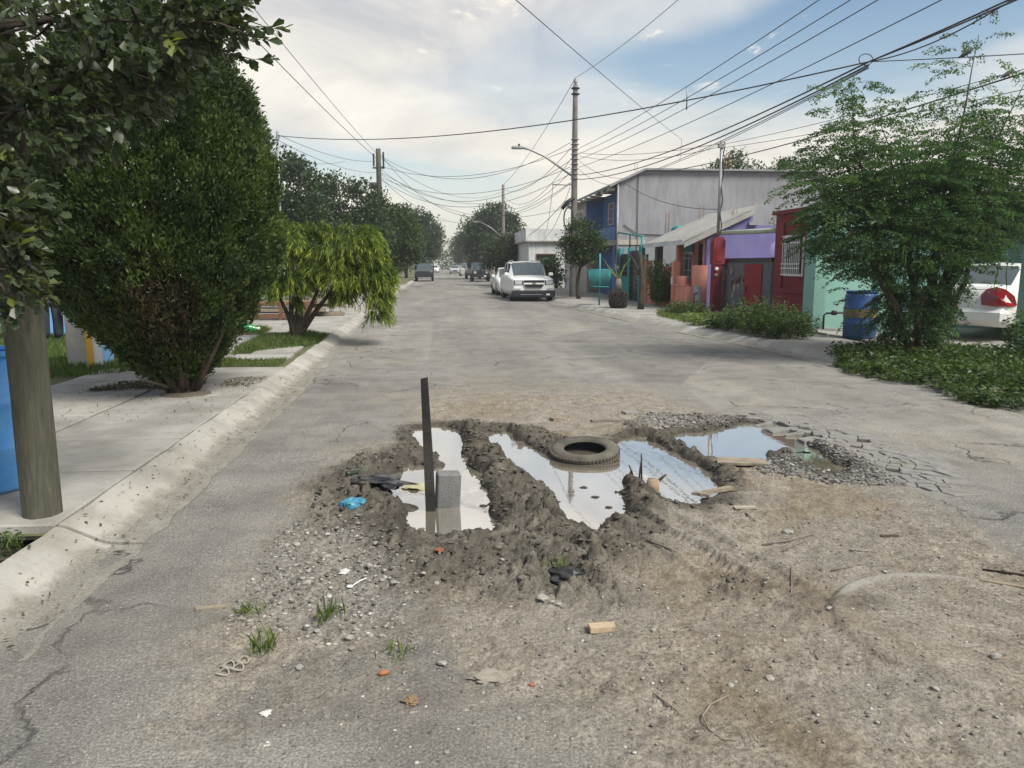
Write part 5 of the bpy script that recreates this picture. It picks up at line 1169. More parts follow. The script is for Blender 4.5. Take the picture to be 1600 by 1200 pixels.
def broad_tree(base, lobes, label, leaf='dark', nclump=110, per=55, ln=0.16, wd=0.1, spread=0.33, trunk=0.14, group=None, name='street_tree', shell=(0.55, 1.02), tm=DIAM, th=None, cat='tree', hang=0.0, gaps=0.0):
    t = empty(name, base, 0, label, cat, group)
    vol = np.array([l[3] * l[4] * l[5] for l in lobes]) ** 0.8; pk = rng.choice(len(lobes), nclump, p=vol / vol.sum())
    d = rdir(nclump, 0.25); rr = rng.uniform(shell[0], shell[1], nclump) ** 0.6
    lob = np.array(lobes)[pk]; cc = lob[:, :3] + d * lob[:, 3:] * rr[:, None] * (0.88 + 0.24 * rng.random((nclump, 1)))
    ct_ = rng.uniform(0.05, 0.75, nclump); size = spread * rng.uniform(0.55, 1.3, nclump)
    n = nclump * per; ci = np.repeat(np.arange(nclump), per)
    p = cc[ci] + np.clip(rng.normal(size=(n, 3)), -1.55, 1.55) * size[ci][:, None] * np.array([1, 1, 0.75]) * 0.62
    p[:, 2] = np.maximum(p[:, 2], base[2] + 0.15)
    out = unit(p - lob[ci][:, :3]); ax = unit(out * 0.7 + rdir(n) * 0.9 + np.array([0, 0, -hang]))
    up = rdir(n, 1.2)
    foliage('crown', p, ax, up, ln * rng.uniform(.6, 1.3, n), wd * rng.uniform(.6, 1.3, n), tm, ct_[ci] + rng.normal(0, .16, n), LM[leaf], t)
    zt = min(l[2] - l[5] * 0.4 for l in lobes); tz = th if th else max(zt, base[2] + 0.7)
    cx = np.mean([l[0] for l in lobes]); cy = np.mean([l[1] for l in lobes])
    top = Vector((base[0] * .6 + cx * .4, base[1] * .6 + cy * .4, tz))
    tr = MB(); pts = branch_path(base, top, 0.06, 5); tr.tube(pts, [trunk * (1.25 - .5 * i / 5) for i in range(6)], 9); tk = tr.build('trunk', MT['bark'], t)
    for k in range(min(14, nclump)):
        q = branch_path(top, cc[k], 0.12, 5); MB().tube(q, [trunk * .5 * (1 - .16 * i) for i in range(6)], 6).build('limb', MT['bark'], tk)
    return t
# --- glossy-leaved tree hanging in from the left, trunk beyond the picture edge
ot = empty('overhanging_tree', (-4.3, 4.4, 0.05), label='glossy dark leaved tree overhanging the wooden pole', cat='tree')
tp = Vector((-4.0, 4.5, 2.2))
tk = MB().tube(branch_path((-4.3, 4.4, 0.05), tp, .05, 6), [.17, .15, .14, .135, .13, .125, .12], 10).build('trunk', MT['bark'], ot)
OL = [(-2.08, 4.7, 2.98, .50, .6, .40), (-1.66, 4.75, 3.0, .34, .4, .30), (-1.36, 4.75, 3.04, .20, .25, .17), (-2.27, 4.55, 2.46, .36, .4, .28), (-2.3, 4.25, 1.9, .24, .2, .25), (-2.3, 4.2, 1.62, .2, .15, .2), (-1.98, 4.75, 2.56, .32, .35, .22), (-2.75, 4.5, 3.1, .6, .6, .6), (-3.3, 4.5, 3.0, .7, .7, .7), (-2.7, 4.3, 2.3, .45, .45, .5), (-1.78, 4.8, 2.74, .32, .3, .18), (-2.45, 4.3, 2.05, .2, .2, .35)]
twC, twA, twT = [], [], []
for (cx, cy, cz, rx, ry, rz) in OL:
    nt_ = int(45 + 330 * rx * rz)
    d = rdir(nt_, 0.0); r_ = rng.uniform(.25, 1.0, nt_) ** .55
    P = np.array([cx, cy, cz]) + d * r_[:, None] * np.array([rx, ry, rz]); out = unit(d * .8 + rdir(nt_) * .6 + np.array([.25, -.05, -.25]))
    twC.append(P); twA.append(out); twT.append(rng.uniform(0, .85, nt_))
for k in range(5):      # long bare-ish twigs reaching out over the street
    a = Vector((-1.45, 4.75, 2.92 + .06 * k)); b = Vector((-1.05 + .04 * (k % 3), 4.7 - .1 * (k % 2), 2.80 + .09 * k))
    MB().tube(branch_path(a, b, .08, 5), [.008, .007, .006, .005, .004, .003], 5).build('twig', MT['bark'], tk)
    q = np.array([a.lerp(b, f) for f in np.linspace(.1, 1, 5)]); twC.append(q); twA.append(unit(np.tile(np.array(b - a), (5, 1)) + rdir(5) * .12)); twT.append(rng.uniform(0, .5, 5))
twC = np.concatenate(twC); twA = np.concatenate(twA); twT = np.concatenate(twT)
per = 10; nT = len(twC); ci = np.repeat(np.arange(nT), per); kk = np.tile(np.arange(per), nT)
fr = kk / per; base_ = twC[ci] + twA[ci] * (fr * .13)[:, None]
side_ = rdir(nT * per); ax = unit(twA[ci] * 1.0 + side_ * (1.0 - .4 * fr)[:, None] + np.array([0, 0, -.15]))
ln_ = rng.uniform(.045, .095, nT * per); tint = twT[ci] * .55 + rng.normal(.12, .12, nT * per); yl = rng.random(nT) < .04; tint[yl[ci]] = rng.uniform(.9, 1.0, yl[ci].sum())
dist = np.linalg.norm(base_ - np.array([0, 0, 1.65]), axis=1)
vis = (base_[:, 0] / base_[:, 1] > -.53) & (base_[:, 2] < 3.1) & (dist < 5.05)
pick = np.nonzero(vis)[0]; pick = pick[np.argsort(dist[pick])][:900:3][:280]
rest = np.ones(len(base_), bool); rest[pick] = False
foliage('leaves', base_[rest], ax[rest], rdir(rest.sum(), .8), ln_[rest], ln_[rest] * .6, OBOV, tint[rest], LM['oak'], ot)
lproto = []
for q in range(6):
    T, F = OBOV; me = bpy.data.meshes.new('leaf'); me.from_pydata([tuple(v) for v in T * np.array([1, .6, 1 + .4 * q])], [], [tuple(f) for f in F])
    at = me.attributes.new('tint', 'FLOAT', 'POINT'); at.data.foreach_set('value', np.full(6, [.1, .25, .4, .55, .7, .97][q], dtype=np.float32)); me.materials.append(LM['oak']); lproto.append(me)
for i in pick:
    o = bpy.data.objects.new('leaf', lproto[rnd.choice((0, 1, 1, 2, 2, 3, 3, 4, 5)) if tint[i] < .85 else 5]); C.objects.link(o); o.parent = ot
    o.location = Vector(base_[i]) - ot.location; o.scale = (ln_[i] * 1.15,) * 3
    o.rotation_mode = 'QUATERNION'; o.rotation_quaternion = Vector(ax[i]).to_track_quat('X', 'Z') @ Matrix.Rotation(rnd.uniform(-.7, .7), 3, 'X').to_quaternion()
for (cx, cy, cz, rx, ry, rz) in OL:
    MB().tube(branch_path(tp, (cx, cy, cz), .1, 6), [.06, .05, .04, .03, .022, .015, .008], 7).build('limb', MT['bark'], tk)
    for k in range(4): MB().tube(branch_path((cx, cy, cz), Vector((cx, cy, cz)) + Vector((rx * rnd.uniform(-.9, .9), ry * rnd.uniform(-.9, .9), rz * rnd.uniform(-.9, .9))), .15, 4), [.01, .009, .007, .005, .003], 5).build('twig', MT['bark'], tk)

# --- trimmed cypress
cyx, cyy = -3.27, 9.45
cy_ = empty('cypress_tree', (-3.06, 9.4, 0.1), label='big egg shaped dark cypress with brown dry patch', cat='tree')
Zp = [0.26, 0.5, 0.8, 1.05, 1.4, 1.8, 2.5, 3.16, 3.6, 3.96, 4.3, 4.5]; Rp = [.2, .46, .74, .95, 1.17, 1.31, 1.34, 1.22, 1.05, .80, .44, .06]
def sprays(n, layer, seed):
    r_ = np.random.default_rng(seed); z = np.interp(r_.random(n), np.linspace(0, 1, 60), np.interp(np.linspace(0, 1, 60), np.cumsum(np.interp(np.linspace(.3, 4.5, 60), Zp, Rp)) / np.interp(np.linspace(.3, 4.5, 60), Zp, Rp).sum(), np.linspace(.3, 4.5, 60)))
    a = r_.uniform(0, 2 * PI, n); bumps = .10 * (fbm(a * 2.2, z * 1.4, 1.6, 3, 21) - .5) + .09 * (vn(a * 9, z * 7, 31) - .5)
    r = np.interp(z, Zp, Rp) * (1 + bumps * 1.8) * layer
    return z, a, r
allc, alla, allt, alll = [], [], [], []
z, a, r = sprays(10500, 1.0, 5); z2, a2, r2 = sprays(5200, .86, 6); z = np.concatenate([z, z2]); a = np.concatenate([a, a2]); r = np.concatenate([r, r2])
sc_ = np.stack([cyx + r * np.cos(a) + (.22 * np.clip(1 - z / 1.2, 0, 1)), cyy + r * np.sin(a), z], 1)
per = 13; n = len(z); ci = np.repeat(np.arange(n), per); kk = np.tile(np.arange(per), n)
outv = np.stack([np.cos(a), np.sin(a), np.zeros(n)], 1)[ci]
p_ = sc_[ci] + np.stack([rng.normal(0, .035, n * per), rng.normal(0, .035, n * per), rng.uniform(-.03, .12, n * per)], 1)
axc = unit(outv * rng.uniform(.1, .9, (n * per, 1)) + np.array([0, 0, 1.0]) * rng.uniform(.2, 1, (n * per, 1)) + rdir(n * per) * .55)
dang = np.abs(((a - (-1.25) + PI) % (2 * PI)) - PI)
dry = np.clip(1 - np.hypot(dang / .55, (z - 1.05) / .5), 0, 1) + .35 * (vn(a * 6, z * 5, 77) - .5)
isdry = (dry > .30)
ctint = np.clip(-.08 + 1.05 * vn(a * 6, z * 4, 41) + .25 * (vn(a * 22, z * 16, 43) - .5), 0, .95)
lnc = rng.uniform(.03, .075, n * per)
dm = isdry[ci]; keep = ~dm | (rng.random(n * per) < .75)
foliage('crown', p_[~dm], axc[~dm], rdir((~dm).sum(), .3), lnc[~dm], lnc[~dm] * .36, DIAM, ctint[ci][~dm] + rng.normal(0, .13, (~dm).sum()), LM['cyp'], cy_)
m2 = dm & keep
zi, ai, ri = sprays(9000, .74, 9); ni = len(zi)
foliage('inner_crown', np.stack([cyx + ri * np.cos(ai), cyy + ri * np.sin(ai), zi], 1), rdir(ni, .6), rdir(ni), rng.uniform(.10, .2, ni), rng.uniform(.05, .09, ni), DIAM, rng.uniform(0, .5, ni), LM['cyp'], cy_)
foliage('dry_patch', p_[m2], axc[m2], rdir(m2.sum(), .3), lnc[m2], lnc[m2] * .3, DIAM, rng.uniform(0, 1, m2.sum()), LM['cypb'], cy_)
base_c = Vector((-3.06, 9.4, .1))
ck_ = MB().tube([(-3.06, 9.4, .08), (-3.05, 9.4, .3), (-3.1, 9.42, .7)], [.19, .16, .1], 10).build('trunk', MT['bark'], cy_)
for k in range(34):
    an = rnd.uniform(0, 2 * PI); zz = rnd.uniform(.9, 2.0); rr_ = float(np.interp(zz, Zp, Rp)) * rnd.uniform(.5, .96)
    MB().tube(branch_path((-3.06 + .12 * math.cos(an), 9.4 + .12 * math.sin(an), .12), (cyx + rr_ * math.cos(an), cyy + rr_ * math.sin(an), zz), .06, 6), [.035, .032, .028, .022, .016, .011, .006], 6).build('stem', MT['bark'], ck_)
for (tx_, tz_, ty_) in ((-3.42, .42, 9.2), (-3.5, .36, 9.15), (-3.38, .5, 9.25), (-2.72, .36, 9.3)): MB().tube(branch_path((-3.06, 9.38, .16), (tx_, ty_, tz_), .05, 4), [.03, .026, .02, .015, .008], 6).build('dead_stub', MT['bark_pale'], ck_)
tag(MB().lathe([(0, .165), (.15, .155), (.24, .14), (.3, .124)], (-3.02, 9.36, 0), 9).build('soil_mound', MT['soil']), 'dark soil mound at the foot of the cypress', 'soil')

# --- weeping lime green shrub
sh = empty('weeping_shrub', (-2.95, 15.95, 0.1), label='bright lime green weeping shrub by the kerb', cat='shrub')
SL = [(-3.0, 15.9, 1.75, .5, .6, .7), (-2.6, 15.9, 2.1, .5, .55, .5), (-1.75, 15.9, 1.72, .8, .8, .74), (-1.35, 15.95, 1.25, .45, .6, .62), (-2.1, 16.1, 1.4, .5, .5, .5), (-3.1, 16.0, 1.2, .35, .4, .35)]
pcs, axs, tts = [], [], []
for (cx, cy, cz, rx, ry, rz) in SL:
    nb = int(560 * rx * (rx + rz)); ncl = max(6, int(26 * rx * (rx + rz))); dc = rdir(ncl, .3); d = unit(dc[rng.integers(0, ncl, nb)] + rng.normal(0, .17, (nb, 3))); rr_ = rng.uniform(.5, 1.08, nb)
    o_ = np.array([cx, cy, cz]) + d * rr_[:, None] * np.array([rx, ry, rz]); hd = unit(np.stack([d[:, 0], d[:, 1], np.zeros(nb)], 1))
    per = 16; ci = np.repeat(np.arange(nb), per); f = np.tile(np.linspace(0, 1, per), nb); L_ = rng.uniform(.18, .42, nb)[ci]
    p = o_[ci] + hd[ci] * (f * L_ * .55)[:, None] + np.array([0, 0, 1.0]) * (L_ * (.25 * f - .75 * f * f))[:, None]
    ax_ = unit(hd[ci] * .5 + rdir(nb * per) * .55 + np.stack([np.zeros(nb * per), np.zeros(nb * per), -.2 - 1.0 * f], 1))
    pcs.append(p); axs.append(ax_); tts.append(np.clip(.18 + .8 * f + rng.normal(0, .12, nb)[ci] + rng.normal(0, .15, nb * per), 0, 1))  # leaf tint carries the crown's inner shade: darker inward, brighter at strand tips
pcs = np.concatenate(pcs); pcs[:, 2] = np.maximum(pcs[:, 2], .42 + .5 * rng.random(len(pcs)) * (pcs[:, 0] < -2.2)); axs = np.concatenate(axs); tts = np.concatenate(tts); n = len(pcs)
foliage('crown', pcs, axs, rdir(n, .6), rng.uniform(.09, .17, n), rng.uniform(.013, .022, n), LANCE, tts, LM['lime'], sh)
for (bx_, by_, bz_) in ((-3.35, 15.9, 1.3), (-3.1, 15.85, 1.6), (-2.95, 16.0, 1.7), (-2.7, 15.95, 1.5), (-2.3, 15.9, 1.5), (-1.8, 15.95, 1.5)):
    MB().tube(branch_path((-2.95 + rnd.uniform(-.06, .06), 15.95, .1), (bx_, by_, bz_), .05, 6), [.06, .055, .05, .042, .034, .026, .014], 8).build('stem', MT['bark'], sh)

# --- feathery tree on the right
mo = empty('moringa_tree', (8.15, 12.35, 0.1), label='tall feathery green tree with hanging pods by the right kerb', cat='tree')
stems = [((7.9, 12.3, .1), (6.9, 12.2, 2.6), (6.5, 12.2, 4.5)), ((8.1, 12.3, .1), (7.9, 12.3, 2.3), (7.3, 12.5, 3.9)), ((8.2, 12.35, .1), (8.3, 12.4, 2.5), (8.72, 12.3, 5.3)), ((8.2, 12.4, .1), (8.7, 12.3, 2.6), (9.5, 12.2, 4.6)), ((8.0, 12.2, .1), (7.0, 11.9, 1.9), (5.8, 11.9, 3.0)), ((8.2, 12.3, .1), (8.6, 12.2, 2.7), (10.3, 12.0, 3.4)), ((8.1, 12.5, .1), (7.7, 12.9, 2.3), (6.8, 13.0, 3.6)), ((8.2, 12.5, .1), (8.9, 12.9, 2.4), (9.3, 13.2, 4.0)), ((8.1, 12.2, .1), (7.6, 11.8, 1.9), (7.4, 11.7, 3.1)), ((8.3, 12.2, .1), (8.7, 11.7, 1.9), (8.6, 11.6, 3.3)), ((8.0, 12.3, .1), (7.2, 12.2, 1.8), (6.6, 12.1, 2.2)), ((8.2, 12.3, .1), (8.5, 12.0, 2.3), (9.9, 11.9, 2.8))]
fo, fd, fl = [], [], []
for (a_, b_, c_) in stems:
    a_, b_, c_ = Vector(a_), Vector(b_), Vector(c_); pts = [(a_ * (1 - t) ** 2 + b_ * 2 * t * (1 - t) * 1.0 + c_ * t * t) for t in np.linspace(0, 1, 12)]
    pts = [p + Vector((rnd.uniform(-.04, .04), rnd.uniform(-.04, .04), 0)) for p in pts]; pts[0] = a_
    MB().tube(pts, [.07 * (1 - i / 11.5) ** 1.5 + .005 for i in range(12)], 7).build('stem', MT['bark'], mo)
    L_ = (c_ - a_).length
    for k in range(int(L_ * 24)):
        t = rnd.uniform(.3, 1.0); q = a_ * (1 - t) ** 2 + b_ * 2 * t * (1 - t) + c_ * t * t
        sub = Vector((rnd.gauss(0, 1), rnd.gauss(0, 1), rnd.gauss(.1, .5))); sub.normalize(); ext = rnd.uniform(.05, .8) * (1.1 - .5 * t)
        o_ = q + sub * ext
        if o_.z < .75: o_.z = .75 + rnd.random() * .4
        if o_.x > 8.55 and o_.z < 1.75: o_.z = 1.75 + rnd.random() * .6
        fo.append(o_); fd.append((sub + Vector((0, 0, .1))).normalized()); fl.append(rnd.uniform(.22, .45))
for k in range(900):     # dense middle of the crown
    d_ = Vector((rnd.gauss(0, 1), rnd.gauss(0, 1), rnd.gauss(0, 1))).normalized(); r_ = rnd.random() ** .4
    o_ = Vector((7.85 + 1.85 * d_.x * r_, 12.3 + 1.0 * d_.y * r_, 2.3 + .98 * d_.z * r_ + .28 * max(0, d_.x)));
    if o_.x > 8.5 and o_.z < 1.7: o_.z = 1.7 + rnd.random() * .5
    fo.append(o_); fd.append(Vector((d_.x, d_.y, .1)).normalized()); fl.append(rnd.uniform(.25, .45))
for k in range(900):     # looser upper crown
    d_ = Vector((rnd.gauss(0, 1), rnd.gauss(0, 1), rnd.gauss(0, 1))).normalized(); r_ = rnd.random() ** .5
    o_ = Vector((7.9 + 2.2 * d_.x * r_, 12.3 + 1.0 * d_.y * r_, 3.15 + 1.05 * d_.z * r_)); fo.append(o_); fd.append(Vector((d_.x, d_.y, .25)).normalized()); fl.append(rnd.uniform(.25, .45))
for k in range(240):     # lower skirt round the stems
    an = rnd.uniform(0, 2 * PI); o_ = Vector((8.0 + rnd.uniform(.1, .65) * math.cos(an), 12.3 + rnd.uniform(.1, .5) * math.sin(an), rnd.uniform(.5, 1.4))); fo.append(o_); fd.append(Vector((math.cos(an), math.sin(an), -.3)).normalized()); fl.append(rnd.uniform(.18, .32))
LC, LA, LT, LS = [], [], [], []
rach = MB()
for o_, d_, l_ in zip(fo, fd, fl):
    side = d_.cross(Vector((0, 0, 1))); side = side.normalized() if side.length > 1e-3 else Vector((1, 0, 0)); tt = rnd.uniform(.05, .75)
    for i in range(1, 7):
        f = i / 6; b = o_ + d_ * (l_ * f) + Vector((0, 0, -.42 * l_ * f * f))
        for s_ in (-1, 1):
            pl_ = l_ * (.42 - .3 * f) + .02; pd = (side * s_ + d_ * .5 + Vector((0, 0, -.35))).normalized()
            for j in range(1, 4):
                g_ = j / 3; c_ = b + pd * (pl_ * g_)
                for u_ in (-1, 1):
                    LC.append(c_); LA.append(d_ * u_ * .8 + pd * .6 + Vector((0, 0, -.3))); LT.append(tt); LS.append(.032 if j < 3 else .04)
LC = np.array([tuple(v) for v in LC]); LA = np.array([tuple(v) for v in LA]) + rng.normal(0, .25, (len(LC), 3)); n = len(LC); LS = np.array(LS) * rng.uniform(.75, 1.35, n)
foliage('crown', LC + rng.normal(0, .01, (n, 3)), LA, rdir(n, 1.2), LS, LS * .62, DIAM, np.array(LT) + rng.normal(0, .13, n), LM['mor'], mo)
fx = np.array([tuple(fo[i]) for i in rng.choice(len(fo), 55, replace=False)]); ci = np.repeat(np.arange(55), 26); fp = fx[ci] + rng.normal(0, .05, (len(ci), 3)) + np.array([0, -.08, 0])
foliage('blossom', fp, rdir(len(ci)), rdir(len(ci)), .022, .016, DIAM, rng.random(len(ci)), LM['flower'], mo)
PODM = simple('green_pod', (.12, .19, .05), .5)
for k in range(16):
    x_, y_, z_ = rnd.uniform(6.9, 9.2), rnd.uniform(11.5, 12.2), rnd.uniform(1.5, 2.2); ln = rnd.uniform(.3, .5)
    MB().tube([(x_, y_, z_), (x_ + rnd.uniform(-.02, .02), y_, z_ - ln * .5), (x_ + rnd.uniform(-.08, .08), y_, z_ - ln)], [.006, .012, .005], 6).build('pod', PODM, mo)

# --- broad trees along the street
T_ = [((-6.9, 38, .1), [(-6.9, 38, 4.7, 1.6, 1.7, 2.0), (-6.6, 37.6, 3.2, 1.5, 1.6, 1.5)], 'tall loose dark tree behind the lime shrub', 'dark', 150, 60),
 ((-5.0, 45, .1), [(-5.2, 45, 4.6, 2.2, 2.2, 1.8), (-4.4, 44.6, 3.0, 2.0, 2.0, 1.6), (-6.6, 45, 3.6, 1.6, 1.6, 1.6)], 'wide dark tree beside the wooden utility pole', 'dark', 200, 60),
 ((-3.6, 48.5, .1), [(-2.9, 48, 3.4, 1.6, 1.8, 1.6), (-3.0, 47.8, 2.4, 1.6, 1.7, 1.2)], 'rounded dense green tree over the pickup', 'mid', 190, 60),
 ((-4.2, 60, .1), [(-3.4, 60, 4.0, 2.2, 2.2, 2.0), (-2.8, 59.6, 2.8, 1.5, 2.0, 1.2)], 'dark tree just behind the rounded green tree', 'dark', 160, 55),
 ((-3.8, 92, .1), [(-3.2, 92, 5.0, 3.2, 3.0, 2.8), (-2.2, 91, 3.6, 2.2, 2.6, 1.8)], 'shadowy tree above the far end of the pickup', 'dark', 170, 50),
 ((-3.6, 128, .1), [(-2.6, 128, 5.6, 3.6, 3.5, 3.2), (-1.6, 127, 4.2, 2.0, 2.5, 2.0)], 'far dark tree leaning over the left lane', 'dark', 170, 50),
 ((-3.4, 170, .1), [(-2.8, 170, 6.0, 3.6, 4, 3.6)], 'hazy far tree where the left row of cars ends', 'dark', 150, 50),
 ((6.6, 86, .1), [(6.0, 86, 5.0, 3.0, 3.2, 3.0), (7.6, 86, 4.4, 2.0, 2.6, 2.4), (4.6, 85.6, 3.9, 1.5, 2.4, 2.4)], 'tall dense dark tree behind the distant lamp pole', 'dark', 260, 55),
 ((5.9, 60, .1), [(5.4, 60.5, 2.4, 1.9, 1.8, 1.3), (6.7, 61, 2.1, 1.3, 1.5, 1.2), (4.6, 60.4, 1.8, .9, 1.2, .8)], 'broad flowering hedge tree in front of the black off-roader', 'olean', 200, 60),
 ((7.4, 55, .1), [(7.2, 50.2, 1.1, .7, .7, .8), (6.9, 49.8, .7, .6, .6, .6)], 'dark leafy bush against the white house', 'dark', 60, 60),
 ((7.0, 130, .1), [(5.8, 130, 4.5, 3.2, 3, 3.0)], 'pale far tree on the right of the street end', 'mid', 140, 50),
 ((5.2, 165, .1), [(5.0, 165, 4.6, 2.6, 3, 3.0)], 'small hazy tree closing the street end', 'mid', 120, 50)]
for (b, lo, lab, lf, nc, pr_) in T_:
    far = b[1] > 80
    broad_tree(b, lo, lab, lf, nc, pr_, ln=.2 if not far else .3, wd=.12 if not far else .19, spread=.5 if not far else .8, trunk=.16, group=None, cat='bush' if 'bush' in lab else 'tree')
st = broad_tree((6.25, 34.2, .12), [(6.3, 34, 2.9, .65, .65, .65), (6.75, 34, 2.45, .65, .6, .5), (5.85, 34, 2.3, .5, .55, .5), (6.3, 34, 2.0, .6, .6, .4)], 'small crooked street tree in front of the tall lamp pole', 'mid', 130, 55, ln=.11, wd=.07, spread=.28, trunk=.09, th=1.5, name='crooked_tree')
for (x, sc_v, lab) in ((20.0, 1.0, 'round tree top showing above the grey house roof'), (24.2, .85, 'smaller tree top behind the feathery tree and grey roof')):
    broad_tree((x, 52, .1), [(x, 52, 7.2, 1.9 * sc_v, 1.7, 1.8 * sc_v), (x + .8, 52, 6.4, 1.6, 1.6, 1.5)], lab, 'mid', 110, 55, ln=.22, wd=.12, spread=.5, trunk=.2)
# far belt of trees that closes the view
nb = 900; bx_ = rng.uniform(-160, 170, nb); by_ = rng.uniform(205, 330, nb); bz_ = rng.uniform(.8, 6.8, nb) * (0.75 + .35 * np.sin(bx_ * .11))
per = 34; ci = np.repeat(np.arange(nb), per); bp = np.stack([bx_, by_, bz_], 1)[ci] + rng.normal(0, 1, (nb * per, 3)) * np.array([1.5, 1.5, 1.0]); bp[:, 2] = np.maximum(bp[:, 2], .2)
fb = empty('far_trees', (0, 260, 0)); fb['kind'] = 'stuff'; tag(fb, 'distant belt of trees beyond the end of the street')
n = len(bp); foliage('tree_belt', bp, rdir(n), rdir(n, 1), rng.uniform(.6, 1.2, n), rng.uniform(.4, .8, n), DIAM, rng.uniform(0, 1, n), LM['dark'], fb)

# --- low plants
def weeds(name, pts, label, cat, leaf='weed', ln=(.04, .08), per=10, h=(.05, .35), wr=.6, group=None, stems=30, lean=.5):
    """pts: (n,2) plant feet + height scale; leafy stems from the ground"""
    x0, y0 = float(pts[:, 0].mean()), float(pts[:, 1].mean()); t = empty(name, (x0, y0, 0.1), 0, label, cat, group)
    n = len(pts); hh = rng.uniform(h[0], h[1], n) * pts[:, 2]; dr = rdir(n) * np.array([lean, lean, 0]) ; ci = np.repeat(np.arange(n), per); f = rng.uniform(.15, 1, n * per)
    foot = np.stack([pts[:, 0], pts[:, 1], pts[:, 3]], 1)
    p = foot[ci] + dr[ci] * (hh[ci] * f)[:, None] + np.array([0, 0, 1.0]) * (hh[ci] * f)[:, None] + rng.normal(0, .02, (n * per, 3))
    az = rng.uniform(0, 2 * PI, n * per); ax_ = np.stack([np.cos(az), np.sin(az), rng.normal(.15, .35, n * per)], 1)
    lt = rng.uniform(ln[0], ln[1], n * per)
    foliage('leaves', p, ax_, rdir(n * per, 2.0), lt, lt * wr, OBOV if ln[1] > .05 else DIAM, rng.uniform(0, .7, n)[ci] + rng.normal(.1, .14, n * per), LM[leaf], t)
    s_ = MB()
    for i in range(0, n, max(1, n // stems)):
        s_.tube([tuple(foot[i]), tuple(foot[i] + dr[i] * hh[i] + np.array([0, 0, hh[i]]))], [.005, .002], 4)
    o = s_.build('stems', LM_STEM, t); o['kind'] = 'stuff'
    return t
LM_STEM = simple('green_stem', (.12, .16, .05), .6)
def scatter(poly, n, zf=lambda x, y: .1, hf=lambda x, y: 1.0):
    P = np.array(poly); out = []
    while len(out) < n:
        x = rng.uniform(P[:, 0].min(), P[:, 0].max(), 4000); y = rng.uniform(P[:, 1].min(), P[:, 1].max(), 4000); ok = sdpoly(x, y, poly) < .12 * (rng.random(4000) - .3)
        for a, b in zip(x[ok], y[ok]): out.append((a, b, hf(a, b), zf(a, b)))
    return np.array(out[:n])
zk = lambda x, y: float(np.interp(x - kxr(y), [-.1, 0, .2, .45, .6], [.0, .005, .02, .115, .125]))
weeds('creeping_weeds', scatter([(6.2, 11.2), (6.9, 12.9), (8.6, 13.6), (9.6, 12.4), (9.9, 11.3), (8.9, 9.6), (7.3, 7.9), (6.6, 7.7), (6.25, 8.6), (6.6, 9.6), (6.25, 10.2)], 2300, zk, lambda x, y: .35 + .95 * float(vn(np.array([x * 1.6]), np.array([y * 1.6]), 5)[0])), 'spreading green weeds under the feathery tree at the right kerb', 'weeds', 'weed', (.035, .085), 13, (.05, .24))
weeds('tall_weeds', scatter([(8.9, 10.6), (9.5, 12.2), (9.9, 12.0), (9.6, 10.6)], 80, lambda x, y: .1), 'tall spindly weeds in front of the white sedan', 'weeds', 'weed', (.05, .1), 26, (.4, .85), lean=.3)
weeds('leafy_bush', scatter([(6.75, 15.0), (6.6, 16.5), (6.4, 18.0), (7.3, 18.8), (8.2, 17.4), (8.0, 15.9), (7.5, 15.0)], 620, lambda x, y: .12, lambda x, y: .45 + 1.15 * max(0., 1 - math.hypot((x - 7.3) / 1.1, (y - 16.7) / 2.0))), 'untidy leafy bush spilling to the kerb before the block wall', 'bush', 'weed', (.05, .09), 22, (.35, .62))
weeds('low_bush', scatter([(7.0, 22.0), (7.0, 23.4), (8.0, 23.2), (7.8, 21.8)], 110, lambda x, y: .12), 'low dark bush before the pink garden wall', 'bush', 'weed', (.06, .1), 16, (.2, .45))
weeds('low_bush', scatter([(6.4, 18.6), (6.5, 20.2), (7.5, 20.0), (7.3, 18.6)], 90, lambda x, y: .12), 'thin low weeds between the leafy bush and the dark bush', 'bush', 'grass', (.06, .12), 14, (.12, .3))
cr = weeds('creeper_bush', scatter([(7.95, 27.2), (7.95, 28.9), (8.45, 28.9), (8.5, 27.2)], 260, lambda x, y: .15, lambda x, y: 1.0), 'yellow green creeper bush over the pink garden wall', 'bush', 'boug', (.08, .14), 20, (.7, 1.75), lean=.25)
# grass on the left lawn and tufts along slabs
def grass(name, poly, n, label, hmin, hmax, z=.09, tint=(.1, 1)):
    P = scatter(poly, n, lambda x, y: z); t = empty(name, (float(P[:, 0].mean()), float(P[:, 1].mean()), z)); t['kind'] = 'stuff'; tag(t, label)
    c_ = P[:, [0, 1, 3]]; n = len(c_); cl_ = vn(c_[:, 0] * 1.7, c_[:, 1] * 1.7, 7); ax_ = rdir(n) * .55 + np.array([0, 0, 1.0]); l_ = rng.uniform(hmin, hmax, n) * (.4 + 1.1 * cl_)
    foliage('blades', c_, ax_, rdir(n), l_, .012 + .004 * rng.random(n), LANCE, rng.uniform(tint[0], tint[1], n) * (.6 + .4 * cl_), LM['grass'], t)
grass('lawn_grass', [(-9.1, 11.0), (-5.0, 11.0), (-3.6, 11.9), (-3.6, 12.5), (-5.0, 13.6), (-5.0, 15.5), (-5.3, 17.4), (-9.1, 17.5)], 26000, 'rough green lawn grass before the blue house', .05, .17)
grass('verge_grass', [(-3.6, 13.7), (-2.5, 14.9), (-2.45, 17.4), (-3.8, 17.5), (-3.6, 15.6)], 7000, 'grass round the foot of the lime shrub', .04, .16, .095, (.1, .9))
grass('verge_grass', [(-2.45, 11.9), (-2.45, 12.6), (-4.8, 12.5), (-4.8, 11.9)], 3500, 'grass strip across the left pavement', .04, .12, .11)
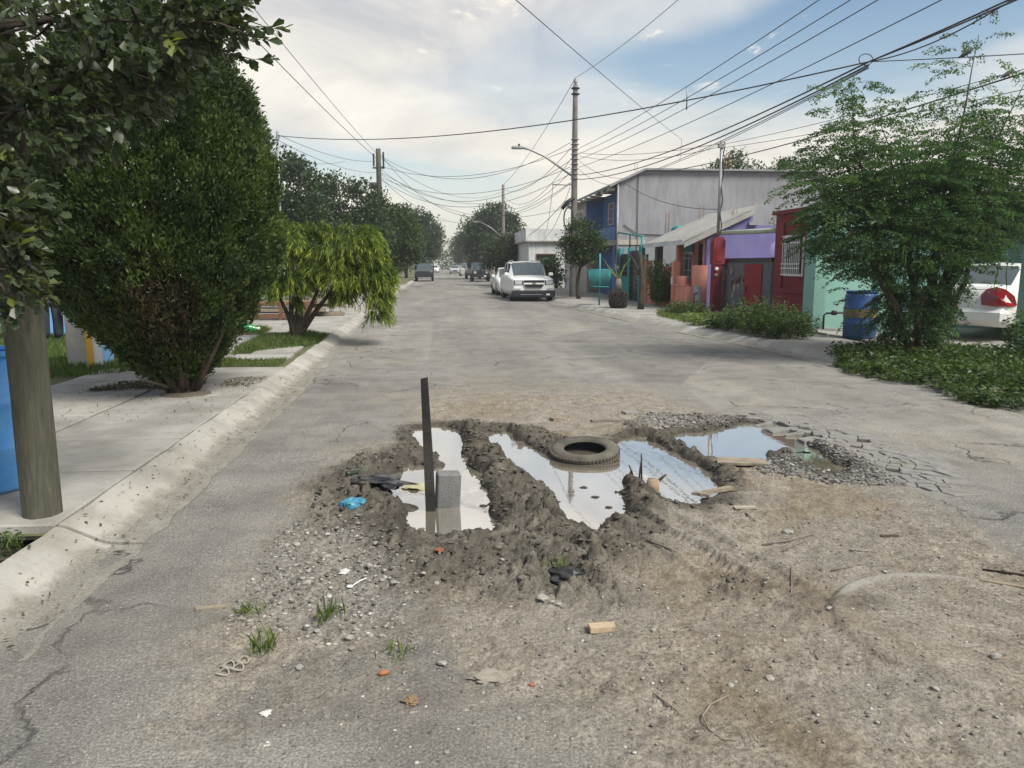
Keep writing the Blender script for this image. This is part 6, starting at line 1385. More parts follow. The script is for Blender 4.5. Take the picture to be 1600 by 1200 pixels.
grass('verge_grass', [(-5.4, 17.5), (-3.9, 17.4), (-3.9, 18.4), (-5.4, 18.5)], 2500, 'grass with the green bottle beyond the lime shrub', .05, .16, .12)
grass('kerb_grass', [(6.6, 19.5), (6.4, 22.0), (7.0, 24.0), (8.4, 24.2), (8.0, 21.0), (7.5, 19.5)], 3500, 'dry grass on the right verge before the pink wall', .05, .2, .12, (.3, 1))
# clippings swept around the cypress
def litter(poly, n, label, z=.132, s=(.015, .05), leaf='litter', zf=None, parent=None):
    P = scatter(poly, n, zf or (lambda x, y: z)); t = empty('leaf_litter', (float(P[:, 0].mean()), float(P[:, 1].mean()), z)); t['kind'] = 'stuff'; tag(t, label)
    c_ = P[:, [0, 1, 3]] + np.array([0, 0, .004]) + np.array([0, 0, .012]) * rng.random((len(P), 1)); l_ = rng.uniform(s[0], s[1], len(c_)); ax_ = rdir(len(c_)) * np.array([1, 1, .15])
    foliage('flakes', c_, ax_, rdir(len(c_), 3), l_, l_ * .4, DIAM, rng.random(len(c_)), LM[leaf], t)
litter([(-4.3, 9.6), (-4.1, 10.3), (-3.3, 10.5), (-3.0, 10.1), (-3.3, 9.75)], 3200, 'heap of clippings left of the cypress foot')
litter([(-2.85, 9.9), (-2.7, 10.6), (-2.32, 10.6), (-2.4, 9.8)], 500, 'loose clippings right of the cypress foot')
litter([(-4.9, 7.5), (-2.35, 7.5), (-2.35, 9.6), (-4.9, 9.8)], 420, 'thin leaf litter on the left pavement', s=(.015, .04))
litter([(-2.24, 3.0), (-2.24, 12), (-1.8, 12), (-1.8, 3)], 420, 'bits of leaf litter lying in the left gutter', zf=lambda x, y: float(np.interp(kxl(y) - x, [0, .1, .2, .27, .36, .44, .49], [.012, .009, .012, .036, .09, .124, .134])), s=(.012, .04))
litter([(-3.4, 2.6), (-2.3, 2.6), (-2.3, 4.6), (-3.4, 4.6)], 500, 'leaf litter in the soil pit by the pole', z=.04)
weeds('pit_weed', scatter([(-2.55, 4.35), (-2.4, 4.35), (-2.4, 4.55), (-2.55, 4.55)], 12, lambda x, y: .02), 'small leafy weed in the soil pit beside the pole', 'weed', 'weed', (.02, .04), 10, (.05, .14))
# dead trunk, palm stump
ds = empty('dead_trunk', (6.85, 25.9, .1), label='bare sawn grey tree trunk by the right kerb', cat='trunk')
for (a_, b_, r0, r1) in (((6.85, 25.9, .1), (6.8, 25.9, 2.05), .085, .07), ((6.95, 25.95, .1), (7.0, 25.95, 1.95), .07, .05), ((6.8, 25.9, 1.3), (6.45, 25.85, 2.0), .05, .03), ((6.95, 25.9, 1.2), (7.15, 25.9, 1.6), .045, .03)):
    MB().tube(branch_path(a_, b_, .03, 5), [r0 + (r1 - r0) * i / 5 + rnd.uniform(-.01, .01) for i in range(6)], 9).build('limb' if a_[2] > 1 else 'bole', MT['bark'], ds)
ps_ = empty('palm_stump', (6.3, 26.8, .1), label='short fat palm stump with a few short fronds', cat='palm')
V = []; pr_ = [(.0, 0), (.24, .0), (.29, .15), (.3, .4), (.26, .58), (.16, .64), (0, .66)]
MT['stump'] = mat('palm_bark', (.045, .038, .032), .95, .4, 8, 50, .6, 40)
MB().lathe(pr_, (6.3, 26.8, .1), 14).build('stump', MT['stump'], ps_)
for k in range(46):
    a_ = k * 2.4; z_ = .15 + .5 * (k / 46); MB().tube([(6.3 + .27 * math.cos(a_), 26.8 + .27 * math.sin(a_), z_), (6.3 + .34 * math.cos(a_), 26.8 + .34 * math.sin(a_), z_ + .1)], [.04, .015], 5).build('leaf_base', MT['stump'], ps_)
MB().tube([(6.3, 26.8, .75), (6.3, 26.8, 1.15)], [.15, .09], 8).build('crown_shaft', MT['bark_pale'], ps_)
for (dx, dz) in ((-.55, .75), (.45, .8), (-.12, .6), (.2, .55), (-.35, .5)):
    q = branch_path((6.3, 26.8, 1.1), (6.3 + dx, 26.8, 1.1 + dz), .05, 6); fr_ = MB().tube(q, [.03, .028, .024, .02, .015, .01, .006], 6)
    for i in range(1, 6):
        for s_ in (-1, 1): fr_.add([q[i], q[i] + Vector((.1 * s_, .03, .12)), q[i] + Vector((.02 * s_, 0, .03))], [(0, 1, 2)])
    fr_.build('frond', LM_STEM, ps_)
# ------------------------------------------------------------------ overhead wires
def wire(a, b, sag, label, r=0.011, n=22, cat='wire', group=None):
    a, b = Vector(a), Vector(b); pts = []
    for i in range(n + 1):
        t = i / n; p = a.lerp(b, t); p.z -= sag * 4 * t * (1 - t); pts.append(p)
    o = MB().tube(pts, r, 5).build('overhead_wire', MT['wire']); tag(o, label, cat, group); return pts
mp = lambda z, dx=0.0: (mpx_ + dx, mpy_, z)
wire(mp(10.05), (7.75, -2, 9.4), .85, 'single wire leaving the very top of the tall lamp pole', .010)
wire(mp(10.05), (6.3, 75.5, 9.2), .5, 'wire from the lamp pole top down to the distant lamp pole', .014)
for k, (z0, x1, z1) in enumerate(((6.95, 7.25, 6.75), (6.7, 7.6, 6.55), (6.45, 7.75, 6.35), (6.1, 8.2, 5.95))):
    wire(mp(z0, .2), (x1, -2, z1), .45, ['uppermost of four parallel wires running from the lamp pole', 'second of four parallel wires running from the lamp pole', 'third of four parallel wires, with the spacer hanging on it', 'lowest of four parallel wires running from the lamp pole'][k], .010)
knot = Vector((7.05, 12.6, 4.92))
wire(mp(5.75, .2), knot, .35, 'thick cable from the lamp pole to the cable knot', .016); wire(mp(5.55, .2), knot + Vector((0, 0, -.05)), .42, 'thick doubled cable below the thick cable to the knot', .016)
wire((8.0, 36.0, 5.3), knot + Vector((0, 0, -.08)), .2, 'cable from the blue house eave to the cable knot', .010); wire((8.9, 34.4, 5.5), knot + Vector((0, 0, -.1)), .15, 'thin cable from the grey wall corner to the knot', .008)
for k, (b, s, r_) in enumerate((((7.0, -2, 5.3), .2, .013), ((7.2, -2, 5.25), .22, .009), ((7.35, -2, 5.6), .3, .013))):
    wire(knot, b, s, ['thick cable running on from the knot overhead', 'thin wire running on beside the thick cable from the knot', 'upper cable running on from the knot'][k], r_)
wb = wire(knot, (10.6, 11.0, 4.85), .02, 'level wire from the cable knot past the feathery tree', .008)
wire(knot, (7.3, 7.5, 5.5), .35, 'slack loop of cable drooping from the knot', .010)
o = MB().tube([knot + Vector((.12 * math.cos(a), .1, .06 + .09 * math.sin(a))) for a in np.linspace(0, 2 * PI, 15)], .008, 5, cap=False).build('cable_loop', MT['wire']); tag(o, 'small loop of spare cable hanging at the cable knot', 'cable')
wire((-5.82, 29.8, 6.3), knot, .55, 'long cable crossing the street from the thin mast to the knot', .013)
wd_ = wire((9.05, 34.4, 5.55), (9.5, 6.0, 4.75), .35, 'dark cable sloping from the grey house past the feathery tree', .015)
wire((9.0, 24.5, 5.4), (9.9, 6.0, 4.7), .15, 'upper thin wire from the red pillar mast to the right', .007); wire((9.0, 24.5, 5.3), (10.2, 6.0, 4.4), .2, 'lower thin wire from the red pillar mast to the right', .007)
wire((-2.5, 4.78, 5.55), (11.0, 35.0, 7.2), .1, 'straight wire from the wooden pole across to the grey roof', .008)
wire((11.0, 35.0, 7.2), (12.5, 40.0, 6.9), .05, 'short wire end behind the grey roof', .008)
LPa = lambda z, dx=.15: (-3.62 + dx, 50, z)
wire(LPa(8.2, -.15), (-6.4, 3, 8.6), .3, 'left one of two wires rising from the dark wooden pole', .014); wire(LPa(8.4, -.05), (-5.6, 3, 8.9), .3, 'right one of two wires rising from the dark wooden pole', .011)
wire(LPa(8.0, -.2), (-5.8, 29.8, 6.35), .3, 'upper wire from the thin mast to the dark wooden pole', .010); wire(LPa(7.3, -.2), (-5.8, 29.8, 6.15), .3, 'lower wire from the thin mast to the dark wooden pole', .010)
for k, (z0, z1, s) in enumerate(((8.3, 7.2, 1.5), (7.7, 6.9, .9), (7.5, 6.4, 1.9), (7.0, 6.1, 1.1), (6.9, 5.8, 1.6), (8.4, 5.4, 2.6))):
    wire(LPa(z0), mp(z1, -.2), s, ['highest sagging cable', 'second sagging cable', 'third sagging cable', 'fourth sagging cable', 'fifth sagging cable', 'deepest sagging cable'][k] + ' strung between wooden pole and lamp pole', .012)
for k, (z0, z1, s) in enumerate(((8.8, 7.0, .9), (8.2, 6.5, 1.4), (7.2, 5.9, .8), (6.6, 5.4, .6))):
    wire((6.3, 75.5, z0), mp(z1, -.15), s, ['first', 'second', 'third', 'fourth'][k] + ' cable down from the lamp pole to the distant lamp pole', .013)
for k, (z0, z1, s) in enumerate(((8.6, 8.2, 1.4), (7.8, 7.3, 1.0), (7.0, 6.9, 2.0))):
    wire((6.3, 75.5, z0), LPa(z1), s, ['upper', 'middle', 'lower'][k] + ' cable from the dark wooden pole to the distant lamp pole', .013)
wire(LPa(7.2), (8.2, 46, 5.2), 1.6, 'drop cable from the wooden pole to the cream house front', .011); wire(mp(5.3, -1.0), (8.2, 60, 4.0), .6, 'cable from the side arm to the white house', .012); wire(mp(5.2, -.2), (7.5, 58, 3.6), .8, 'second cable from the lamp pole to the white house', .012); wire(mp(4.6, -.4), (6.3, 75.5, 4.0), .8, 'low thick cable from the splice to the distant pole', .016)
wire(mp(6.75, .2), (9.0, 24.5, 5.45), .2, 'upper wire from the lamp pole to the red pillar mast', .009); wire(mp(6.6, .2), (9.0, 24.5, 5.35), .3, 'lower wire from the lamp pole to the red pillar mast', .009)
wire(mp(6.0, .2), (8.3, 35.0, 5.2), .25, 'short drop wire to the blue house eave', .009); wire(mp(6.4, .2), (8.6, 35.2, 5.5), .25, 'upper short drop wire to the blue house roof', .009)
wire((8.3, 34.42, 5.2), (9.0, 24.5, 3.4), .3, 'cable sloping along the grey wall to the red pillar mast', .011); wire((-5.0, 44, 7.2), (-6.5, 30, 5.6), .2, 'thin wire low above the left trees', .009)
sp_ = MB().tube([(7.02, 22.0, 6.6), (7.02, 22.0, 5.95)], .02, 5).build('wire_spacer', MT['metal']); tag(sp_, 'small rod spacer hanging between the parallel wires', 'spacer')
def bird(p, az, lab):
    b = empty('bird', p, az, lab, 'bird'); f = simple('bird_feather', (.09, .085, .08), .8)
    V = [(0, .07, .02), (0, .02, .055), (0, -.03, .085), (0, -.055, .115), (0, -.085, .115), (0, .13, -.01)]; skin_mesh('body', V, [(0, 1), (1, 2), (2, 3), (3, 4), (0, 5)], [.025, .04, .035, .026, .008, .012], f, b, 1, 1)
    for s_ in (-1, 1): MB().tube([(s_ * .012, -.005, .03), (s_ * .012, -.005, 0)], .004, 4).build('leg', TRIM, b, True)
def near_pt(pts, Y): return min(pts, key=lambda p: abs(p.y - Y))
bird(near_pt(wb, 12.0) + Vector((0, 0, .008)), R(60), 'small bird alone on the level wire'); 
w1_ = near_pt(wd_, 12.6); w2_ = near_pt(wd_, 11.4)
bird(w1_ + Vector((0, 0, .012)), R(80), 'small bird on the dark sloping cable, nearer the house'); bird(w2_ + Vector((0, 0, .012)), R(110), 'small bird on the dark sloping cable above the feathery tree')

# ------------------------------------------------------------------ things in the dug-up street
TY = mat('old_tyre', (0.085, 0.078, 0.066), 0.9, 0.35, 7, 60, 0.5, 80, dirt=(0.2, 0.175, 0.13), dirt_amt=0.7)
ty = empty('old_tyre', (1.27, 6.55, -0.108), R(20), 'old muddy car tyre lying flat in the puddle', 'tyre'); ty.rotation_euler = (R(5), R(-4), R(20))
prof = [(.185, .045), (.19, .03), (.21, .022), (.25, .01), (.285, .022), (.302, .05)]
prof_t = [(.304, .06), (.306, .075), (.298, .08), (.298, .09), (.306, .094), (.306, .108), (.299, .112), (.299, .12), (.304, .126)]
prof_u = [(.302, .14), (.285, .168), (.25, .18), (.21, .168), (.19, .16), (.185, .145)]
MB().lathe(prof, (0, 0, 0), 56).build('sidewall', TY, ty, True); MB().lathe(prof_u, (0, 0, 0), 56).build('sidewall', TY, ty, True)
trd = MB(); trd.lathe([prof[-1]] + prof_t + [prof_u[0]], (0, 0, 0), 56)
for k in range(56):
    a0, a1 = 2 * PI * (k + .12) / 56, 2 * PI * (k + .7) / 56
    for (z0, z1) in ((.052, .074), (.094, .108), (.124, .148)):
        V = [(rr_ * math.cos(a), rr_ * math.sin(a), z) for rr_ in (.298, .311) for z in (z0, z1) for a in (a0, a1)]
        trd.add(V, [(4, 5, 7, 6), (0, 4, 6, 2), (1, 3, 7, 5), (2, 6, 7, 3), (0, 1, 5, 4)])
trd.build('tread', TY, ty, True); MB().lathe([(.187, .044), (.2, .05), (.27, .06), (.285, .095), (.27, .13), (.2, .142), (.187, .146)], (0, 0, 0), 40).build('liner', TYRE, ty, True)
sk_ = MB(); rl = Matrix.Rotation(R(-1.5), 3, 'Y')
sk_.add([rl @ Vector(p) + Vector((-.075, 5.16, -.1)) for p in [(-.036, -.03, 0), (.034, -.03, 0), (.034, .03, 0), (-.036, .03, 0), (-.033, -.028, .5), (.03, -.026, .5), (.03, .026, .5), (-.033, .028, .5), (-.03, -.024, .99), (.018, -.024, 1.0), (.018, .022, .995), (-.03, .022, .985)]],
        [(0, 1, 5, 4), (1, 2, 6, 5), (2, 3, 7, 6), (3, 0, 4, 7), (4, 5, 9, 8), (5, 6, 10, 9), (6, 7, 11, 10), (7, 4, 8, 11), (8, 9, 10, 11)])
tag(sk_.build('wooden_stake', mat('charred_wood', (.014, .013, .0125), .8, .5, 12, 60, .5, 60, dirt=(.08, .07, .06), dirt_amt=.4)), 'upright black wooden stake standing in the puddle', 'stake')
bl_ = MB().box(-.04, .125, 5.2, 5.32, -.1, .205, bev=.008, rot=Matrix.Rotation(R(3), 3, 'Y') @ Matrix.Rotation(R(8), 3, 'Z')).build('concrete_block', mat('block_concrete', (.2, .2, .195), .95, .25, 12, 90, .7, 120)); tag(bl_, 'grey concrete block standing against the black stake', 'block')
def crumple(name, x, y, s, m_, label, cat, flat=.4, seed=1, z=None, stretch=1.0, rz=0.0):
    q = np.random.default_rng(seed); bm = bmesh.new(); bmesh.ops.create_icosphere(bm, subdivisions=3, radius=1)
    for v in bm.verts:
        c_ = v.co; k = 1 + .55 * (float(vn(np.array([c_.x * 2.3 + seed]), np.array([c_.y * 2.3 + c_.z * 1.7]), seed)[0]) - .5) + .5 * (float(vn(np.array([c_.x * 5 + seed]), np.array([c_.y * 5 + c_.z * 4]), seed + 9)[0]) - .5)
        v.co = Vector((c_.x * k * s * stretch, c_.y * k * s, max(c_.z, -.5) * k * s * flat))
    me = bpy.data.meshes.new(name); bm.to_mesh(me); bm.free(); o = link(name, me, None, m_)
    o.location = (x, y, (H(x, y) if z is None else z) + s * flat * .35); o.rotation_euler = (0, 0, rz); tag(o, label, cat); return o
def plastic(n_, c_, r_=.3): return simple(n_, c_, r_, spec=.6)
crumple('plastic_bag', -.60, 5.12, .07, plastic('blue_bag', (.045, .22, .32), .45), 'crumpled bright blue plastic bag on the mud edge', 'bag', .5, 3, stretch=1.3, rz=.6)
crumple('plastic_bag', -.44, 5.57, .12, plastic('black_bag', (.02, .02, .024), .25), 'crumpled black plastic bag at the puddle edge', 'bag', .35, 5, stretch=1.7, rz=-.3)
crumple('plastic_bag', -.60, 5.42, .09, plastic('pale_bag', (.42, .45, .3), .5), 'flattened pale plastic bag beside the blue bag', 'bag', .18, 8)
crumple('food_wrapper', -.19, 5.72, .075, plastic('wrapper', (.4, .38, .22), .4), 'crumpled pale wrapper floating in the puddle by the stake', 'wrapper', .3, 11, WATER - .005, 1.4); 
crumple('rag', -.13, 2.76, .032, mat('brown_rag', (.2, .14, .08), .95, .3, 20), 'small crumpled brown rag in the dirt', 'rag', .45, 13); crumple('rag', .2, 2.9, .05, mat('grey_rag', (.27, .24, .2), .95, .3, 20), 'twisted grey rag half buried in the dirt', 'rag', .35, 15, stretch=1.8)
crumple('paper_scrap', -.67, 2.74, .02, plastic('paper', (.6, .58, .54), .8), 'torn white scrap of paper on the dark patch', 'paper', .25, 17); crumple('paper_scrap', -.52, 3.95, .03, plastic('paper2', (.55, .53, .5), .8), 'crumpled white paper near the plastic spoon', 'paper', .4, 19)
bt = empty('plastic_bottle', (-.66, 5.82, H(-.66, 5.82) + .02), R(40), 'small dark bottle with bright green cap', 'bottle'); MB().lathe([(0, -.08), (.022, -.078), (.025, -.07), (.025, .02), (.011, .05), (.011, .065)], (0, 0, 0), 12, 'x').build('flask', simple('dark_bottle', (.03, .04, .03), .15), bt, True); MB().lathe([(.014, .06), (.014, .08), (0, .08)], (0, 0, 0), 10, 'x').build('cap', simple('green_cap', (.02, .45, .12), .4), bt, True)
def board(x, y, l, w_, th, az, label, m_='wood', z=None, tilt=0.0, cat='board', name='wood_board'):
    n = 7; V = []; F = []
    for i in range(n):
        f = i / (n - 1) - .5; j = (rnd.uniform(-.12, .12) * w_) if i in (0, n - 1) else rnd.uniform(-.03, .03) * w_
        for (a, b) in ((-.5, 0), (.5, 0), (.5, 1), (-.5, 1)): V.append((f * l + (j if a > 0 else -j) * (1 if i in (0, n - 1) else 0), a * w_ * (1 + .06 * math.sin(i * 2.1 + x)), b * th + rnd.uniform(0, .1) * th))
    for i in range(n - 1):
        for k in range(4): F.append((i * 4 + k, (i + 1) * 4 + k, (i + 1) * 4 + (k + 1) % 4, i * 4 + (k + 1) % 4))
    F += [(0, 1, 2, 3), tuple((n - 1) * 4 + k for k in (3, 2, 1, 0))]
    o = MB().add(V, F).build(name, MT[m_] if isinstance(m_, str) else m_); o.location = (x, y, H(x, y) if z is None else z); o.rotation_euler = (rnd.uniform(-.04, .04), tilt, az); tag(o, label, cat); return o
board(1.78, 7.85, .38, .07, .02, R(-4), 'dark flat board lying above the wide puddle', MT['bark_pale']); board(1.24, 7.97, .13, .10, .035, R(12), 'flat brick lying behind the tyre', MT['wood'], cat='brick', name='brick'); board(2.1, 8.22, .16, .11, .03, R(5), 'flat pale stone slab beyond the dark board', MT['concrete'], cat='slab', name='stone_slab')
board(1.99, 5.27, .34, .05, .022, R(24), 'grey stick of timber at the corner of the wide puddle', z=.0); board(1.86, 5.2, .13, .035, .02, R(-32), 'short stick crossing the grey timber', z=.0)
board(2.5, 6.03, .40, .17, .02, R(-12), 'flat tan board between gravel and puddle', 'wood', z=.012); board(.72, 3.24, .12, .055, .025, R(2), 'small pale block of wood on the dirt', mat('fresh_wood', (.42, .33, .22), .85, .2, 20, 60, .2)); board(-1.12, 3.64, .15, .04, .008, R(8), 'brown strip of bark on the left asphalt', MT['wood']); board(2.86, 3.48, .2, .03, .012, R(-35), 'thin split stick near the manhole ring', 'wood'); board(2.06, 4.88, .15, .04, .012, R(-4), 'pale flat chip of wood on the clay', mat('pale_wood', (.36, .32, .26), .9, .2, 20, 60, .2)); board(2.75, 4.3, .11, .03, .01, R(-3), 'dark chip of wood on the right dirt', MT['bark'])
stp = empty('tree_stump', (1.55, 5.36, -.03), 0, 'short sawn wooden stump at the puddle edge', 'stump'); MB().tube([(0, 0, -.04), (0, .0, .06), (.005, 0, .115)], [.045, .05, .045], 12).build('bole', mat('stump_wood', (.3, .22, .14), .9, .4, 20, 60, .4), stp, True); MB().tube([(.03, 0, .09), (.075, 0, .13), (.1, 0, .15)], [.012, .01, .006], 6).build('twig', MT['bark'], stp, True)
for k, (dx, hh_, tl) in enumerate(((0, .17, .02), (.025, .2, -.01), (-.03, .11, -.05))): tag(MB().tube([(1.53 + dx, 5.68, -.06), (1.53 + dx + tl * .5, 5.68, hh_ * .5), (1.53 + dx + tl, 5.68, hh_)], [.008, .007, .005], 5).build('stick', MT['bark']), ['upright twig in the mud spit, middle one', 'tallest upright twig in the mud spit', 'short leaning twig in the mud spit'][k], 'twig')
def twig(pts, label, m_='bark_pale', r_=.005, dz=.008): tag(MB().tube([(x, y, H(x, y) + dz) for x, y in pts], [r_] * (len(pts) - 1) + [r_ * .5], 5).build('stick', MT[m_]), label, 'twig')
twig([(1.75, 3.52), (1.83, 3.68), (1.9, 3.84)], 'straight straw lying across the rut'); twig([(1.9, 4.22), (2.1, 4.28), (2.28, 4.34)], 'long brown stick on the clay'); twig([(1.98, 4.12), (2.1, 4.2), (2.2, 4.26)], 'short stick beside the long brown stick'); twig([(1.2, 4.25), (1.3, 4.1), (1.34, 4.02)], 'dark twig lying in the tyre track'); twig([(2.1, 3.78), (2.3, 3.84)], 'pale straw on the manhole ring'); twig([(.84, 4.55), (.9, 4.42)], 'twig stuck in the mud ridge')
twig([(1.09, 2.65), (1.0, 2.60), (.94, 2.52), (.93, 2.42), (.96, 2.36), (1.02, 2.37)], 'bent pale wire lying in the dirt', 'wood', .0035); twig([(.8, 2.68), (.84, 2.6), (.87, 2.52)], 'thin pale straw near the bent wire', 'wood', .003); twig([(2.0, 4.72), (2.02, 4.6)], 'short pale stick on the clay', 'wood', .006); twig([(2.35, 4.05), (2.5, 4.02)], 'dark thin stick on the right dirt'); twig([(2.95, 3.75), (3.1, 3.62), (3.2, 3.5)], 'dark rod along the edge of the asphalt', 'bark', .008)
sp2 = empty('plastic_spoon', (-.46, 3.78, H(-.46, 3.78) + .012), R(52), 'white plastic spoon on the rubble', 'spoon'); WP = plastic('white_plastic', (.7, .7, .7), .35)
MB().tube([(0, 0, 0), (.05, 0, .006), (.1, 0, .004)], [.004, .0035, .005], 6).build('handle', WP, sp2, True); MB().lathe([(0, -.004), (.012, -.002), (.018, .004), (.016, .004), (0, 0)], (-.018, 0, 0), 12).build('bowl', WP, sp2, True)
pc = empty('broken_grille', (-.88, 3.04, H(-.88, 3.04) + .01), R(25), 'broken white plastic ring holder in the weeds', 'plastic'); WP2 = plastic('dirty_plastic', (.3, .275, .23), .7)
for (cx, cy) in ((-.03, 0), (.03, .01), (0, .05), (.06, .06)): MB().tube([(cx + .027 * math.cos(a), cy + .022 * math.sin(a), .008 * math.sin(2 * a)) for a in np.linspace(0, 2 * PI, 13)], .0045, 5, cap=False).build('ring', WP2, pc, True)
ca = empty('orange_peel', (-.25, 2.96, H(-.25, 2.96) + .012), R(15), 'small orange vegetable end on the dirt', 'peel'); MB().lathe([(0, -.02), (.011, -.012), (.012, 0), (.008, .02), (0, .03)], (0, 0, 0), 10, 'x').build('flesh', simple('orange_flesh', (.34, .13, .04), .7), ca, True)
crumple('brick_shard', .35, 2.83, .015, mat('red_clay', (.28, .12, .07), .9, .2, 20), 'small reddish shard on the gravel', 'shard', .4, 23); crumple('food_scrap', -.02, 4.2, .03, mat('red_scrap', (.25, .09, .06), .8, .3, 20), 'reddish crumpled scrap on the mud south of the stake', 'scrap', .35, 25)
for k, (x, y) in enumerate(((1.12, 5.35), (1.16, 5.1), (1.08, 5.6), (.29, 5.22))):
    crumple('floating_leaf', x, y, .028, MT['bark'], ['dark floating leaf in the wide puddle, middle one', 'dark floating twiglet nearest the wide puddle front', 'dark clump of weed floating below the tyre', 'dark leaf floating right of the concrete block'][k], 'leaf', .25, 31 + k, WATER - .002)
for k, (x, y, sc_v) in enumerate(((-.78, 3.2, 1.0), (-.56, 3.46, .8), (-.2, 3.12, .4), (.62, 3.98, .5), (-.9, 3.55, .5))):
    P = np.array([(x + rng.normal(0, .035), y + rng.normal(0, .035), sc_v, H(x, y)) for _ in range(34)])
    t = empty('grass_tuft', (x, y, H(x, y)), 0, ['tall green grass tuft by the broken plastic rings', 'bushy grass tuft in the rubble', 'tiny grass sprout on the dark patch', 'small green sprout at the rim of the dug hole', 'small grass tuft near the bark strip'][k], 'grass tuft')
    c_ = P[:, [0, 1, 3]]; n = len(c_); foliage('blades', c_, rdir(n) * .6 + np.array([0, 0, 1.0]), rdir(n), rng.uniform(.05, .16, n) * sc_v, .008, LANCE, rng.uniform(.2, .95, n), LM['grass'], t)
# loose stones: the bigger ones singly, the grit as one mass
ST = mat('stone', (.30, .285, .255), .9, .3, 30, 90, .4, 90); protos = []
for q in range(7):
    bm = bmesh.new(); bmesh.ops.create_icosphere(bm, subdivisions=1, radius=1)
    for v in bm.verts: v.co = Vector((v.co.x * rnd.uniform(.7, 1.1), v.co.y * rnd.uniform(.6, 1.0), v.co.z * rnd.uniform(.4, .7)))
    me = bpy.data.meshes.new('stone'); bm.to_mesh(me); bm.free(); me.materials.append(ST); protos.append(me)
big = [(-.01, 3.03, .03), (.49, 3.55, .035), (.53, 3.52, .02), (2.15, 4.42, .045), (1.85, 3.33, .02), (-.65, 4.2, .03), (-.8, 4.1, .028), (-.7, 3.85, .035), (-.5, 3.6, .025), (-.42, 3.25, .028), (-.33, 3.3, .02), (-.6, 3.05, .02), (1.3, 2.75, .022), (2.3, 2.8, .03), (2.6, 2.6, .025), (1.9, 2.6, .02), (.95, 3.2, .018), (-.85, 4.4, .03), (-.4, 4.05, .03), (-.25, 3.8, .026)]
for k in range(70):
    x, y = (rnd.uniform(-1.0, -.1), rnd.uniform(3.2, 4.7)) if k % 2 else (rnd.uniform(-.9, 3.0), rnd.uniform(2.4, 4.2)); big.append((x, y, rnd.uniform(.009, .02)))
for (x, y, s) in big:
    o = bpy.data.objects.new('stone', rnd.choice(protos)); C.objects.link(o); o.location = (x, y, H(x, y) + s * .25); o.scale = (s, s, s * rnd.uniform(.6, 1.0)); o.rotation_euler = (rnd.uniform(-.3, .3), rnd.uniform(-.3, .3), rnd.uniform(0, 6.28))
    sz = 'fist-sized' if s > .027 else 'egg-sized' if s > .0165 else 'small'; rg = ('on the rubble left of the puddles' if x < -.1 and y > 3.15 else 'on the dark sealed patch' if x < .1 and y <= 3.15 else 'on the clay round the manhole ring' if x > 1.5 else 'on the dirt below the dug hole')
    tag(o, sz + ' pale stone ' + rg, 'stone', sz + ' stones ' + rg)
def grit(n, fx_, smin, smax, m_, label):
    bm = bmesh.new(); bmesh.ops.create_icosphere(bm, subdivisions=1, radius=1); T = np.array([tuple(v.co) for v in bm.verts]); bm.verts.index_update(); F = np.array([[v.index for v in f.verts] for f in bm.faces]); bm.free()
    x, y = fx_(n); n = len(x); s = smin + (smax - smin) * rng.random(n) ** 3; k = len(T)
    sc3 = np.stack([s * rng.uniform(.7, 1.3, n), s * rng.uniform(.6, 1.1, n), s * rng.uniform(.15, .5, n)], 1); a = rng.uniform(0, 2 * PI, n); jt = 1 + rng.normal(0, .22, (n, k, 1))
    L_ = T[None] * jt * sc3[:, None, :]; X = L_[..., 0] * np.cos(a)[:, None] - L_[..., 1] * np.sin(a)[:, None]; Y = L_[..., 0] * np.sin(a)[:, None] + L_[..., 1] * np.cos(a)[:, None]
    hz0 = HV(x, y); V = np.stack([X + x[:, None], Y + y[:, None], L_[..., 2] + (hz0 + s * .12)[:, None]], 2).reshape(-1, 3)
    o = npmesh('gravel', V, (np.arange(n)[:, None, None] * k + F[None]).reshape(-1, 3), m_, None, attrs={'tint': np.repeat(rng.random(n), k)}); o['kind'] = 'stuff'; tag(o, label)
def reg(poly):
    def f(n):
        P = scatter(poly, n); x, y = P[:, 0], P[:, 1]; ok = HV(x, y) > WATER + .004; return x[ok], y[ok]
    return f
def tintstone(name, stops):
    m, t, p, o = newmat(name); at = N(t, 'ShaderNodeAttribute', attribute_name='tint'); g = N(t, 'ShaderNodeNewGeometry')
    c_ = ramp(t, at.outputs['Fac'], stops); L(t, mixc(t, M_(t, 'MULTIPLY', noise(t, 90, 4, g.outputs['Position']), .6), c_, mixc(t, 1.0, c_, (.5, .5, .5), 'MULTIPLY')), p.inputs['Base Color']); p.inputs['Roughness'].default_value = .92; return m
DG = tintstone('dark_gravel', [(0, (.07, .068, .064)), (.5, (.16, .155, .145)), (.85, (.27, .26, .24)), (1, (.42, .4, .37))]); PG = tintstone('pale_gravel', [(0, (.12, .105, .085)), (.45, (.22, .2, .17)), (.8, (.34, .32, .285)), (1, (.55, .53, .5))])
grit(3200, reg([(3.42, 7.1), (3.66, 6.7), (3.66, 5.9), (3.45, 5.3), (3.0, 5.45), (2.55, 5.75), (2.7, 6.05), (3.0, 6.4), (3.3, 6.6)]), .005, .022, DG, 'dark broken gravel beside the right puddle')
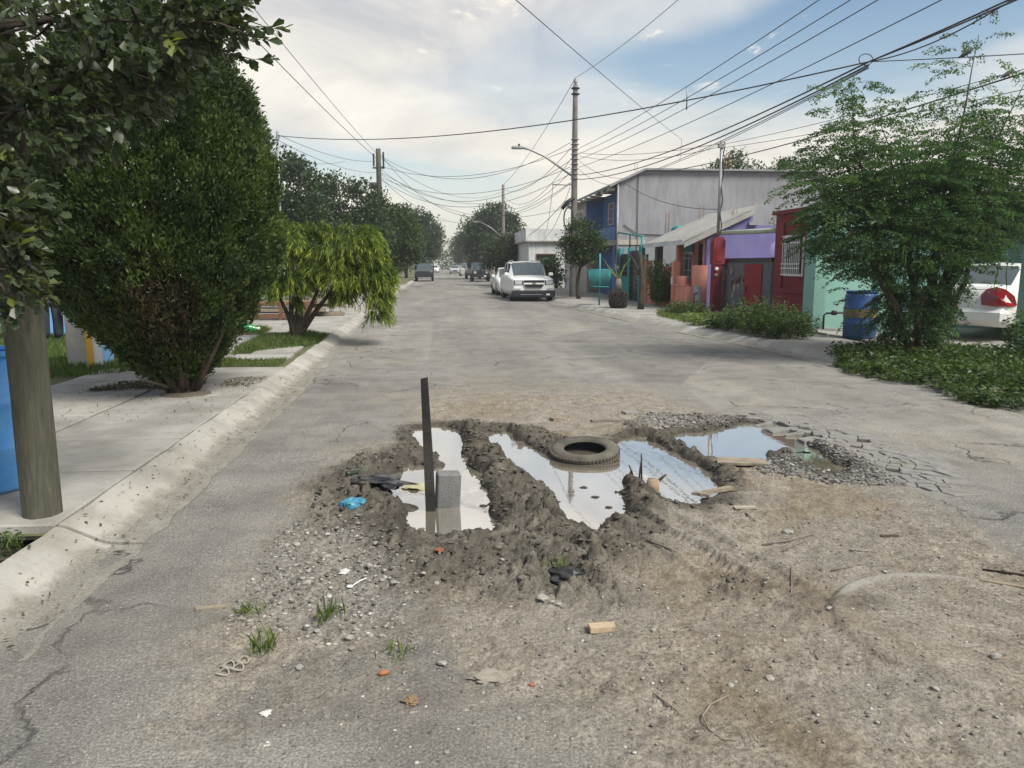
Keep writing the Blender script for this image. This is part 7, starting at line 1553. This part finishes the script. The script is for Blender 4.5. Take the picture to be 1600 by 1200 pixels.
grit(1300, reg([(2.0, 7.7), (2.3, 8.3), (2.9, 8.2), (3.3, 7.9), (2.9, 7.5), (2.3, 7.4)]), .006, .026, DG, 'crumbled asphalt above the right puddle')
grit(2200, reg([(-1.02, 4.9), (-.6, 4.95), (-.3, 4.4), (-.1, 3.9), (-.2, 3.4), (-.6, 3.2), (-1.0, 3.5)]), .003, .018, PG, 'pale rubble left of the puddles')
grit(5200, reg([(-1.0, 2.2), (-1.0, 4.4), (.5, 4.2), (1.8, 4.6), (3.2, 4.8), (3.1, 2.2)]), .002, .011, PG, 'fine grit scattered on the near dirt')
grit(2600, reg([(-1.7, 2.2), (-1.7, 6.0), (-1.0, 6.0), (-.95, 2.2)]), .0015, .006, PG, 'fine grit on the left asphalt')
MC = tintstone('mud_clod', [(0, (.06, .052, .042)), (.6, (.105, .092, .074)), (1, (.17, .152, .125))])
def clodpos(n):
    x = rng.uniform(-.9, 2.3, n * 30); y = rng.uniform(3.6, 7.9, n * 30); i = np.clip(np.searchsorted(xs, x), 0, nx - 1); j = np.clip(np.searchsorted(ys, y), 0, ny - 1)
    ok = (a_m[j, i] > .35) & (HZ[j, i] > WATER + .006); return x[ok][:n], y[ok][:n]
grit(3000, clodpos, .004, .026, MC, 'broken clods of dark mud along the ridges')
crumple('tarp_scrap', .7, 3.92, .085, plastic('black_scrap', (.03, .03, .032), .5), 'black charred scrap at the rim of the dug hole', 'scrap', .5, 41, stretch=1.5, rz=-.5)

# ------------------------------------------------------------------ air
hzm = bpy.data.materials.new('haze_air'); hzm.use_nodes = True; ht = hzm.node_tree; ht.nodes.clear()
ho = N(ht, 'ShaderNodeOutputMaterial'); pv = N(ht, 'ShaderNodeVolumePrincipled'); pv.inputs['Color'].default_value = (.93, .95, 1.0, 1); pv.inputs['Density'].default_value = HAZE; pv.inputs['Anisotropy'].default_value = .3
L(ht, pv.outputs[0], ho.inputs['Volume'])
if HAZE > 0:
    hb = MB().box(-330, 330, -60, 470, -1.4, 13.0).build('haze', hzm); hb['kind'] = 'stuff'; tag(hb, 'thin pale haze lying over the street')
